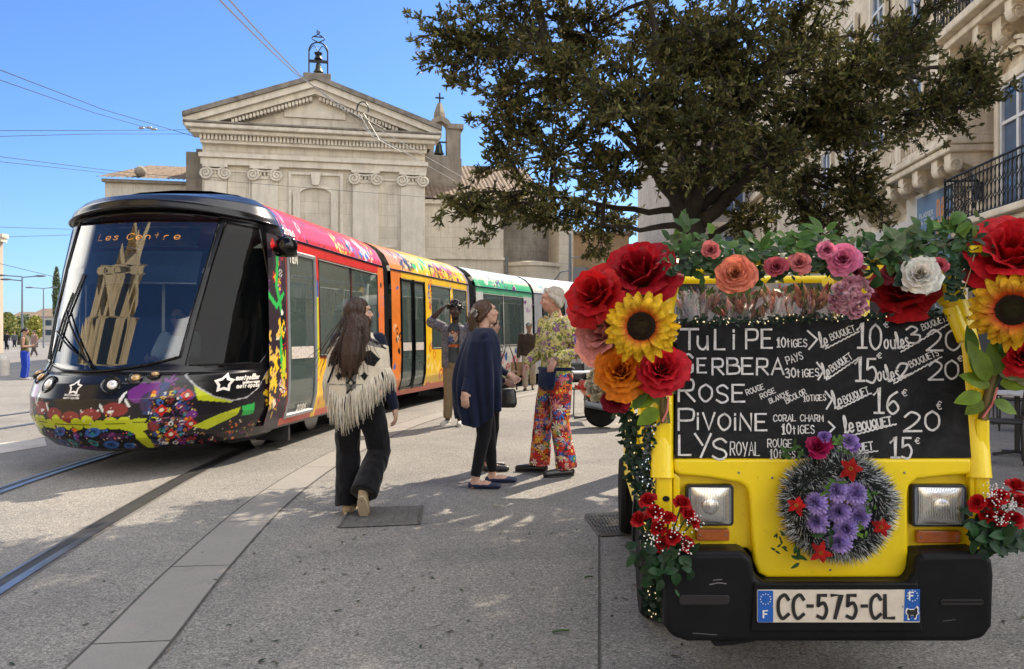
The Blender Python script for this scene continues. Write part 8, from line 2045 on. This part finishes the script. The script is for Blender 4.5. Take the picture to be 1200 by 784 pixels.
# ---- distant people by the street on the left
for px, py, H, rz, top, leg, lb in ((8, 411, 1.7, 30, (.02, .02, .025), (.015, .016, .02), 'distant person in black carrying a pale bag near the bollard'), (17, 408, 1.66, 200, (.10, .10, .12), (.03, .03, .04), 'distant person in grey strolling past the lamp mast'), (40, 418, 1.68, 160, (.35, .22, .18), (.12, .10, .10), 'distant person in a salmon top half hidden by the tram nose')):
 q = gd(px, py); P_ = Fig(lb, (q.x, q.y), rz, H, (.4, .25, .18), dict(anR=(.09, .15, .085), toR=(.1, .3, .03), anL=(-.09, -.15, .1), toL=(-.1, 0, .03)), vox=.03); P_.body()
 P_.legs('trousers', cloth_mat('dark_leg', leg), (.1, .09, .08, .075, .07), amp=0); P_.top('jacket', cloth_mat('jacket_far', top), pad=.03, amp=0)
 hairmesh(P_, 'hair', lambda mb: mb.ell(P_.hp(0, -.025, .045), (.09, .1, .09), P_.hm), bpy.data.materials['dark_hair'], vox=.03, amp=0)
 if px == 8:
  bg2 = thing('tote_bag', 'pale tote bag of the distant person in black', 'bag', (q.x + .3, q.y - .1, .5)); mb = MB(); mb.loft([((0, 0, 0), .14, .06), ((0, 0, .2), .17, .07), ((0, 0, .38), .16, .03)], 12); mb.build('bag_body', m_white, bg2, smooth=60)
  mb = MB(); mb.tube([(-.1, 0, .37), (-.06, 0, .6), (.06, 0, .6), (.1, 0, .37)], .012, 5); mb.build('handle', m_white, bg2)
# ---- driver
dp = Matrix.Rotation(-TA, 3, 'Z') @ Vector((.22, .02, 0)) + A0.to_3d()
Dv = Fig('tram driver in white shirt and sunglasses behind the windscreen', (dp.x, dp.y, .33), 180 - 7, 1.74, (.36, .21, .15), dict(
 hiR=(.09, 0, .55), hiL=(-.09, 0, .55), knR=(.12, .42, .55), knL=(-.12, .42, .55), anR=(.12, .45, .13), anL=(-.12, .45, .13), toR=(.12, .6, .1), toL=(-.12, .6, .1),
 shR=(.18, 0, 1.06), shL=(-.18, 0, 1.06), elR=(.24, .12, .82), elL=(-.24, .12, .82), wrR=(.18, .36, .82), wrL=(-.18, .36, .82), neck=(0, 0, 1.13), head=(0, .03, 1.29)), head=(0, 0, 0), vox=.014)
_old = Fig.body
def seated_secs(s): return [((0, 0, (z - .36) * s.k), a * s.k, d * s.k) for z, a, d in [(.84, .16, .12), (.95, .155, .115), (1.1, .155, .11), (1.28, .175, .12), (1.38, .17, .10), (1.44, .09, .07)]]
J, k = Dv.J, Dv.k; Dv.secs = seated_secs(Dv); mb = MB(); mb.loft(Dv.secs); mb.limb([J['neck'] - Vector((0, 0, .05)), J['head'] + Vector((0, -.02, -.05))], [.06, .052]); Dv.add_head(mb)
for d in 'RL':
 mb.limb([J['sh' + d], J['el' + d], J['wr' + d]], [.05, .04, .028]); Dv.hand(mb, d); mb.limb([J['hi' + d], J['kn' + d], J['an' + d], J['to' + d]], [.085, .06, .04, .035])
me = remesh(mb, .012, 2); setcol(me, np.tile(np.array(Dv.skin), (len(me.vertices), 1))); link('body', me, m_skin, Dv.o, smooth=180)
mb = MB(); mb.loft([(c, a + .02, d + .02) for c, a, d in Dv.secs])
for d in 'RL': mb.limb([J['sh' + d], J['sh' + d].lerp(J['el' + d], .8)], [.075, .07])
Dv.cloth('shirt', mb, cloth_mat('white_shirt', (.62, .62, .60)), .006, vox=.014)
mb = MB()
for d in 'RL': mb.limb([J['hi' + d], J['kn' + d], J['an' + d]], [.1, .08, .06])
Dv.cloth('trousers', mb, m_blackc, .004, vox=.016)
hairmesh(Dv, 'hair', lambda mb: mb.ell(Dv.hp(0, -.028, .047), (.082, .094, .084), Dv.hm), bpy.data.materials['dark_hair'], vox=.012)
mb = MB()
for sg in (-1, 1): mb.ell(Dv.hp(sg * .032, .088, .006), (.029, .010, .021), Dv.hm); mb.tube([Dv.hp(sg * .058, .08, .01), Dv.hp(sg * .08, -.01, .012)], .004, 6)
mb.tube([Dv.hp(-.01, .096, .01), Dv.hp(.01, .096, .01)], .004, 6); mb.build('sunglasses', M('mirror_lens', (.02, .12, .14), .08, .6, var=0), Dv.o, smooth=180)
# ================================================================== HOLM OAK
m_bark = M('bark', (.045, .036, .028), .9, var=.4, sc=6, bmp=.6, bsc=30, bd=.03)
m_oak, t, b = nodes('oak_leaf')
a = nd(t, 'Attribute', attribute_name='Col'); t.links.new(a.outputs[0], b.inputs['Base Color']); b.inputs['Roughness'].default_value = .6; b.inputs['Specular IOR Level'].default_value = .18
td = nd(t, 'BsdfTranslucent'); t.links.new(a.outputs[0], td.inputs[0]); mx = nd(t, 'MixShader', i_0=.32)
t.links.new(b.outputs[0], mx.inputs[1]); t.links.new(td.outputs[0], mx.inputs[2]); t.links.new(mx.outputs[0], t.nodes['Material Output'].inputs[0])
TY = 9.6; tb = at(816, 392, TY)
tree = thing('holm_oak', 'big spreading holm oak with a dark evergreen crown behind the flower van', 'tree', (tb.x, tb.y, 0))
O = Vector((tb.x, tb.y, 0)); r = random.Random(5)
LOBES = [(560, 60, -.3, 60, 46), (520, 38, -.2, 32, 26), (610, 30, .3, 70, 60), (600, 120, 0, 62, 56), (660, 90, -.8, 80, 66), (594, 176, .2, 34, 34), (650, 180, -.4, 70, 56), (600, 235, .0, 62, 34), (548, 246, -.1, 30, 22), (650, 255, .3, 52, 24), (690, 40, 1.0, 90, 70), (740, 130, -1.2, 90, 80), (720, 205, -.6, 66, 40), (700, 262, .6, 44, 22), (790, 60, .5, 100, 80), (800, 170, -1.0, 85, 52), (870, 100, -.8, 100, 84), (870, 185, .2, 75, 46), (940, 50, .8, 100, 70), (950, 150, -.4, 90, 66), (930, 230, .5, 60, 44), (1000, 215, .0, 36, 50), (1010, 245, .1, 26, 26), (1010, 90, -.9, 90, 60), (1060, 40, .2, 74, 50), (1080, 130, -.3, 70, 44), (1140, 112, -.2, 36, 26), (1130, 80, 0, 40, 30), (965, 262, .2, 34, 18), (880, 258, -.2, 22, 24), (900, 190, -1, 70, 50), (830, 60, -1.1, 90, 70), (990, 140, -1, 70, 60),
 (700, -60, 0, 140, 80), (850, -80, .5, 160, 90), (980, -60, -.4, 130, 80), (620, -40, .4, 80, 60), (780, -170, .2, 170, 80), (590, -110, -.3, 90, 60), (660, -190, .3, 120, 70), (700, -120, -1.2, 130, 70), (560, -70, .6, 70, 40), (900, -160, -.6, 150, 80)]
def wlobe(l): return at(l[0], l[1], TY + l[2])
B_mb = MB(); twig_mb = MB()
def bez(p0, p1, p2, n): return [(p0 * (1 - t) ** 2 + p1 * 2 * t * (1 - t) + p2 * t * t) for t in [i / n for i in range(n + 1)]]
trunk_top = O + Vector((-.05, .05, 2.75))
mb = MB(); mb.tube([(0, 0, 0), (.02, 0, .3), (-.02, .02, 1.4), (-.05, .05, 2.75)], [.27, .21, .175, .17], 14); trk = mb.build('trunk', m_bark, tree, smooth=180)
forks = [O + Vector(v) for v in ((-.05, .05, 2.5), (-.12, .05, 2.7), (.05, .0, 2.75), (0, .1, 2.9))]
limbs = []
for (px, py, dy, rr) in ((690, 262, -.2, .05), (720, 110, -.4, .08), (640, 60, .0, .06), (800, 60, .3, .11), (900, 90, -.5, .10), (960, 110, .2, .09), (1060, 90, 0, .08), (870, -20, .3, .09), (760, -30, -.2, .09), (930, 210, .3, .05), (620, 225, .1, .05)):
 e = at(px, py, TY + dy); s0 = r.choice(forks); mid = s0.lerp(e, .45) + Vector((r.uniform(-.15, .15), r.uniform(-.2, .2), r.uniform(-.05, .35) if py < 200 else -.12))
 pts = bez(s0, mid, e, 10); pts = [p + Vector((r.gauss(0, .02), r.gauss(0, .02), r.gauss(0, .02))) if 0 < i < 10 else p for i, p in enumerate(pts)]
 mb = MB(); mb.tube([p - O for p in pts], [lerp(rr, rr * .3, i / 10) for i in range(11)], 9); mb.build('limb', m_bark, tree, smooth=180); limbs += pts[2:]
LV, LF, LCc = [], [], []
def addleaf(p, d, L_, W_, c):
 n0 = len(LV); d = d.normalized(); s_ = d.cross(Vector((r.gauss(0, 1), r.gauss(0, 1), r.gauss(0, 1)))).normalized(); up = d.cross(s_)
 m1_ = p + d * L_ * .45
 LV.extend([tuple(p), tuple(m1_ + s_ * W_ * .5 - up * W_ * .12), tuple(p + d * L_), tuple(m1_ - s_ * W_ * .5 - up * W_ * .12)]); LF.append((n0, n0 + 1, n0 + 2, n0 + 3)); LCc.extend([c] * 4)
PALO = [(.046, .056, .020), (.068, .076, .026), (.094, .094, .034), (.118, .108, .042), (.15, .128, .052), (.14, .155, .045), (.21, .19, .065)]
def spray(p, d, L_, n, bias):
 """a twig with leaves at its end half"""
 q = p + d * L_; md_ = p.lerp(q, .5) + Vector((0, 0, .02))
 twig_mb.tube([p - O, md_ - O, q - O], [.006, .0045, .002], 4, cap=False)
 for i in range(n):
  f = r.uniform(.25, 1.05); b0 = p.lerp(q, f); dd = d + Vector((r.gauss(0, .75), r.gauss(0, .75), r.gauss(0, .75) + .15))
  c = PALO[min(6, max(0, int(r.gauss(2.4 + bias, 1.5))))]; k = r.uniform(.8, 1.25)
  addleaf(b0, dd, r.uniform(.055, .095), r.uniform(.024, .040), (c[0] * k, c[1] * k, c[2] * k))
for l in LOBES:
 c = wlobe(l); rx = l[3] / FPX * TY; rz_ = l[4] / FPX * TY; ry = min(1.3, max(.35, rx * .95)); hidden = l[1] < -30
 s0 = min(limbs, key=lambda p: (p - c).length + (.4 if p.z > c.z + .6 else 0)); pts = bez(s0, s0.lerp(c, .5) + Vector((r.uniform(-.1, .1), r.uniform(-.1, .1), .12)), c, 7)
 B_mb = MB(); B_mb.tube([p - O for p in pts], [lerp(.03, .012, i / 7) for i in range(8)], 6); B_mb.build('branch', m_bark, tree, smooth=180)
 nb = int((22 if hidden else 12 if l[0] < 700 else 14) * (rx * rz_) / .30) + 5
 for j in range(nb):
  while True:
   v = Vector((r.uniform(-1, 1), r.uniform(-1, 1), r.uniform(-1, 1)))
   if v.length < 1: break
  v *= (.55 + .5 * r.random()); e = c + Vector((v.x * rx, v.y * ry, v.z * rz_)); s1 = c.lerp(e, r.uniform(.0, .35)) if r.random() < .8 else r.choice(pts[3:])
  bp = bez(s1, s1.lerp(e, .5) + Vector((0, 0, .06)), e, 4); twig_mb.tube([p - O for p in bp], [.014, .011, .008, .006, .003], 5, cap=False)
  dirb = (e - s1).normalized(); bias = r.uniform(-1, 1.4)
  for i in range(8 if hidden else 10):
   p = bp[2].lerp(bp[4], r.random()) if r.random() < .75 else bp[1]; d = (dirb * .6 + Vector((r.gauss(0, .7), r.gauss(0, .7), r.gauss(0, .55) + .1))).normalized()
   spray(p, d, r.uniform(.12, .28), 11 if not hidden else 9, bias)
for x0, y0, x1, y1 in ((545, 60, 482, 20), (540, 80, 500, 72), (560, 105, 528, 96), (565, 30, 545, -8), (600, 150, 556, 142), (585, 190, 562, 206), (590, 225, 522, 232), (575, 245, 520, 252), (600, 262, 555, 282), (1120, 110, 1182, 102), (1110, 80, 1165, 66), (1100, 140, 1128, 152), (1030, 230, 1036, 268), (880, 250, 872, 280), (985, 250, 972, 282), (690, 262, 690, 295), (700, 260, 706, 290)):
 a_, e = at(x0, y0, TY), at(x1, y1, TY + r.uniform(-.3, .3)); bp = bez(a_, a_.lerp(e, .5) + Vector((0, 0, .05)), e, 6); twig_mb.tube([p - O for p in bp], [.012, .010, .009, .007, .006, .004, .002], 5)
 for i in range(20): p = r.choice(bp); spray(p, ((e - a_).normalized() * .9 + Vector((r.gauss(0, .5), r.gauss(0, .4), r.gauss(0, .5)))).normalized(), r.uniform(.08, .18), 8, .5)
struct(twig_mb.build('twigs', m_bark, tree, smooth=180), 'stuff')
me = bpy.data.meshes.new('crown'); LVn = np.array(LV) - np.array(O); me.from_pydata(LVn.tolist(), [], LF); setcol(me, np.array(LCc)); link('crown', me, m_oak, tree, smooth=180)
print('leaves', len(LF))
m_pl = M('plane_leaf', (1, 1, 1), .6, vcol=True, var=0)
def far_tree(px, Y, ytop, wpx, label, pal_, seed):
 q = at(px, ytop, Y); H = q.z; r = random.Random(seed); o = thing('plane_tree', label, 'tree', (q.x, Y, 0), group='plane trees in the distance')
 mb = MB(); mb.tube([(0, 0, 0), (.1, 0, H * .35), (0, 0, H * .7)], [.22, .16, .06], 7)
 for k in range(5): a_ = r.uniform(0, 6.28); mb.tube([(.05, 0, H * .35), (math.cos(a_) * H * .15, math.sin(a_) * H * .15, H * .65)], [.08, .03], 5)
 mb.build('trunk', m_bark, o, smooth=60)
 W_ = wpx / FPX * Y / 2; mb = MB()
 for k in range(1500):
  while True:
   v = Vector((r.uniform(-1, 1), r.uniform(-1, 1), r.uniform(-1, 1)))
   if v.length < 1 and noise.noise(v * 2.5 + Vector((seed, 0, 0))) > -.25: break
  p = Vector((v.x * W_, v.y * W_, H * .62 + v.z * H * .38)); d = Vector((r.gauss(0, 1), r.gauss(0, 1), r.gauss(0, 1))).normalized() * .22; e = d.orthogonal().normalized() * .14
  mb.add([p - d, p + e, p + d, p - e], [(0, 1, 2, 3)], jc(r.choice(pal_), r, .25))
 mb.build('crown', m_pl, o, smooth=180)
YGp = [(.16, .17, .03), (.22, .20, .04), (.12, .15, .03)]; DG = [(.05, .075, .03), (.07, .10, .03)]
far_tree(8, 95, 366, 22, 'yellowing plane tree nearest the corner house', YGp, 1); far_tree(22, 110, 372, 20, 'olive green plane tree behind the lamp mast', YGp + DG, 2); far_tree(42, 90, 370, 16, 'bright yellow green plane tree against the tram nose', [(.25, .25, .04), (.3, .27, .05)], 3)
far_tree(66, 130, 312, 8, 'dark conifer like tree top peeping over the tram nose edge', DG, 4); far_tree(30, 160, 368, 26, 'dark green distant tree over the far roofs', DG, 5)
far_tree(730, 30, 292, 60, 'small green tree between the church and the oak trunk, beyond the giant roses', [(.08, .14, .03), (.1, .17, .04)], 6)
# ================================================================== SMALL THINGS
m_wire = M('wire', (.06, .065, .07), .5, .5, var=0); m_wirel = M('wire_pale', (.34, .34, .33), .4, .6, var=0)
def wire(label, P, rad_=.008, mt=None, sag=0):
 o = thing('overhead_wire', label, 'overhead wire', tuple(P[0]), group='overhead tram wires'); mb = MB(); pts = []
 for a, c in zip(P, P[1:]):
  for k in range(12): pts.append(a.lerp(c, k / 12) + Vector((0, 0, -sag * 4 * (k / 12) * (1 - k / 12))))
 pts.append(P[-1]); mb.tube([p - P[0] for p in pts], rad_, 5); mb.build('cable', mt or m_wire, o); return o
a1 = at(255, -6, 12);
wire('upper of two pale contact wires crossing the church pediment', [at(250, -8, 9), at(345, 85, 16), at(430, 143, 24), at(541, 207, 38)], .011, m_wirel, .02)
wire('lower of two pale contact wires crossing the church pediment', [at(262, -8, 9), at(352, 88, 16), at(440, 158, 24), at(533, 212, 38)], .011, m_wirel, .02)
wire('thin span wire from the wire knot to the bell gable', [at(425, 150, 23), at(463, 172, 30), at(497, 190, 36)], .008, m_wirel)
wire('dark span wire from the left picture edge to the church cornice, upper', [at(-5, 80, 20), at(120, 128, 30), at(228, 160, 37)], .012); wire('dark span wire from the left picture edge to the church cornice, lower', [at(-5, 92, 20), at(110, 132, 28), at(180, 152, 33)], .010)
wire('nearly level span wire joining the knot left of the church', [at(-5, 153, 26), at(120, 153, 30), at(230, 152, 37)], .010); wire('level wire just under the nearly level span wire', [at(-5, 160, 26), at(110, 157, 30), at(228, 157, 37)], .010)
wire('low wire dropping behind the tram roof, upper of the pair', [at(-5, 183, 24), at(130, 200, 30), at(260, 212, 36), at(560, 236, 40)], .009); wire('low wire dropping behind the tram roof, lower of the pair', [at(-5, 189, 24), at(100, 200, 30), at(150, 206, 34)], .009)
wire('far left wire above the street lamps, upper one', [at(-5, 266, 50), at(95, 269, 60)], .018); wire('far left wire above the street lamps, lower one', [at(-5, 278, 50), at(95, 275, 60)], .018); wire('far left wire sloping down to the tram nose', [at(0, 309, 50), at(75, 327, 60)], .018)
wire('wire low in the gap between church and roses', [at(640, 296, 60), at(735, 302, 64)], .02)
ih = thing('wire_insulator', 'black ring insulator where the pale wires meet in front of the pediment', 'insulator', tuple(at(425, 128, 24)))
mb = MB(); mb.tube([(.17 * math.cos(t_), 0, .17 * math.sin(t_) * 1.3) for t_ in [k / 16 * 3.9 - .4 for k in range(17)]], .02, 6); mb.build('ring', m_blackiron, ih, smooth=60)
mb = MB()
for px0, py0, px1, py1 in ((421, 133, 436, 160), (426, 133, 445, 165), (430, 140, 452, 152), (447, 142, 449, 152), (423, 168, 452, 166), (436, 160, 470, 178)): mb.tube([at(px0, py0, 24) - at(425, 128, 24), at(px1, py1, 24.2) - at(425, 128, 24)], .016, 5)
mb.build('clamp', m_wirel, ih)
ih = thing('wire_insulator', 'small white insulator knot on the wires left of the church', 'insulator', tuple(at(170, 150, 32)))
mb = MB()
for dx, dz in ((-.15, 0), (.15, .02), (.35, -.05)): mb.ell((dx, 0, dz), (.13, .04, .05), nu=8, nv=6)
mb.build('clamp', m_wirel, ih, smooth=180)
sp_ = gd(703, 498); sc = thing('scooter', 'black motor scooter with red bodywork parked behind the yellow van', 'scooter', (sp_.x - .02, sp_.y - .3, 0), rad(8))
m_sred = M('scooter_red', (.45, .015, .012), .25, var=.05, coat=.5); m_sor2 = M('scooter_orange', (.75, .12, .02), .3, coat=.4)
mm = Matrix.Rotation(math.pi / 2, 3, 'X')
for x in (0, 1.28):
 mb = MB(); mb.lathe([(.15, -.055), (.225, -.06), (.255, -.035), (.262, 0), (.255, .035), (.225, .06), (.15, .055)], (x, 0, .262), 32, mm); w_ = mb.build('wheel', m_rub, sc, smooth=40)
 mb = MB(); mb.lathe([(.04, -.04), (.15, -.05), (.155, .05), (.04, .04)], (x, 0, .262), 24, mm); mb.build('rim', m_zinc, w_, smooth=40)
 mb = MB()
 for k in range(10):
  a0, a1_ = rad(20 + 13 * k), rad(33 + 13 * k); q = [(x + R_ * math.cos(a_), .27 + R_ * math.sin(a_)) for R_, a_ in ((.285, a0), (.30, a0), (.30, a1_), (.285, a1_))]
  mb.prism(q, lambda u, v, d: (u, d, v), -.07, .07)
 mb.build('mudguard', m_blk, sc)
def sbody(P, wd, nm, mt):
 mb = MB(); mb.prism(P, lambda u, v, d: (u, d, v), -wd, wd); return mb.build(nm, mt, sc, bevel=.02, seg=3)
sbody([(.20, .28), (-.2, .42), (-.34, .62), (-.28, .74), (.3, .72), (.5, .55), (.55, .34)], .12, 'tail_body', m_blk)
sbody([(-.36, .58), (-.30, .73), (.15, .70), (.0, .62)], .135, 'side_trim', m_sred); sbody([(-.22, .46), (-.33, .58), (-.05, .56), (.08, .46)], .125, 'tail_trim', m_sor2)
sbody([(.45, .30), (.98, .30), (1.0, .36), (.45, .38)], .16, 'footboard', m_blk); sbody([(.94, .3), (1.08, .36), (1.16, .95), (1.08, .98), (.98, .6)], .17, 'leg_shield', m_sred)
sbody([(-.3, .745), (.42, .725), (.5, .76), (.2, .84), (-.25, .83)], .11, 'saddle', m_rub)
mb = MB(); mb.tube([(1.28, .0, .262), (1.14, 0, .6), (1.08, 0, 1.02)], .03, 8); mb.tube([(1.02, -.32, 1.08), (1.08, -.1, 1.03), (1.08, .1, 1.03), (1.02, .32, 1.08)], .016, 8); mb.build('handlebar', m_blk, sc, smooth=60)
mb = MB(); mb.ell((1.14, 0, .92), (.06, .09, .09)); mb.build('headlight', m_lens, sc, smooth=180)
mb = MB(); mb.box((-.37, 0, .62), (.04, .2, .07)); mb.build('tail_light', m_sred, sc, bevel=.01)
mb = MB(); mb.box((.15, -.17, .38), (.45, .06, .2)); mb.tube([(.5, -.18, .3), (.0, -.2, .32), (-.3, -.2, .38)], [.03, .05, .05], 10); mb.build('engine', m_zinc, sc, bevel=.02)
m_wt = M('table_top', (.55, .56, .58), .35, var=.1)
def table(px, Y, z, label, w_=.6):
 q = at(px, 392, Y); o = thing('cafe_table', label, 'table', (q.x, q.y, 0), group='cafe tables behind the van'); mb = MB(); mb.box((0, 0, z - .015), (w_, w_, .03)); mb.build('tabletop', m_wt, o, bevel=.008)
 mb = MB(); mb.tube([(0, 0, .03), (0, 0, z - .03)], .03, 8); mb.build('column', m_blk, o); mb = MB()
 for a_ in (0, 1.57, 3.14, 4.71): mb.tube([(0, 0, .05), (.28 * math.cos(a_), .28 * math.sin(a_), .02)], .018, 6)
 mb.build('base', m_blk, o)
def chair(px, Y, rz, label):
 q = at(px, 392, Y); o = thing('cafe_chair', label, 'chair', (q.x, q.y, 0), rad(rz), 'cafe chairs behind the van'); mb = MB(); mb.box((0, 0, .46), (.42, .42, .03)); mb.build('seat', m_blk, o, bevel=.01)
 mb = MB(); mb.grid(lambda u, v: ((u - .5) * .42, -.20 - .06 * v - .03 * math.cos((u - .5) * 3), .55 + .36 * v), 8, 5); mb.build('backrest', m_blk, o, smooth=180, thick=.012)
 for x, y in ((-.19, .19), (.19, .19), (-.19, -.2), (.19, -.2)): mb = MB(); mb.tube([(x * 1.1, y * 1.1, 0), (x, y, .46)] + ([(x, y - .05, .88)] if y < 0 else []), .012, 6); mb.build('leg', m_blk, o)
table(692, 13.6, .80, 'white topped cafe table behind the pink giant rose'); chair(679, 14.5, 200, 'black cafe chair between the floral man and the scooter')
table(1192, 9.5, .75, 'cafe table partly cut off beside the giant rose at the picture edge'); chair(1172, 9.0, 60, 'black cafe chair just right of the van under the sunflower leaves'); chair(1190, 12, -30, 'black cafe chair further back under the arcade of the stone building'); chair(1166, 13, 100, 'black cafe chair close to the facade beyond the nearer chairs')
m_cut = M('cut_stem', (.06, .12, .025), .6, var=.3, sc=30); r = random.Random(44)
for px, py, L_, a_, lb in ((657, 742, .085, .25, 'short green cut stem lying near the front of the van'), (690, 678, .055, .35, 'curved green cut stem by the paving joint'), (584, 594, .10, -.6, 'pale straw lying on the paving in front of the navy flats')):
 q = gd(px, py); o = thing('cut_stem', lb, 'plant cutting', (q.x, q.y, 0), a_); mb = MB(); mb.tube([(-L_ / 2, 0, .010), (0, .006, .012), (L_ / 2, 0, .010)], [.006, .006, .005] if px != 584 else [.003] * 3, 6); mb.build('stalk', m_cut if px != 584 else m_solec, o, smooth=60)
mb = MB()
for k in range(800):
 px, py = r.uniform(-20, 1220), 392 + 1349 / r.uniform(3.2, 14); q = gd(px, py)
 if r.random() > .35 and q.x < -1.4: continue
 a_ = r.uniform(0, 6.283); leaf(mb, (q.x, q.y, .008), (math.cos(a_), math.sin(a_), .05), (0, 0, 1), r.uniform(.02, .055), r.uniform(.008, .018), r.choice([(.05, .04, .02), (.035, .07, .015), (.07, .05, .03), (.025, .045, .012), (.2, .17, .12)]), r, bend=.1, fold=-.15, n=3)
struct(mb.build('leaf_litter', m_leaf, smooth=180), 'stuff')
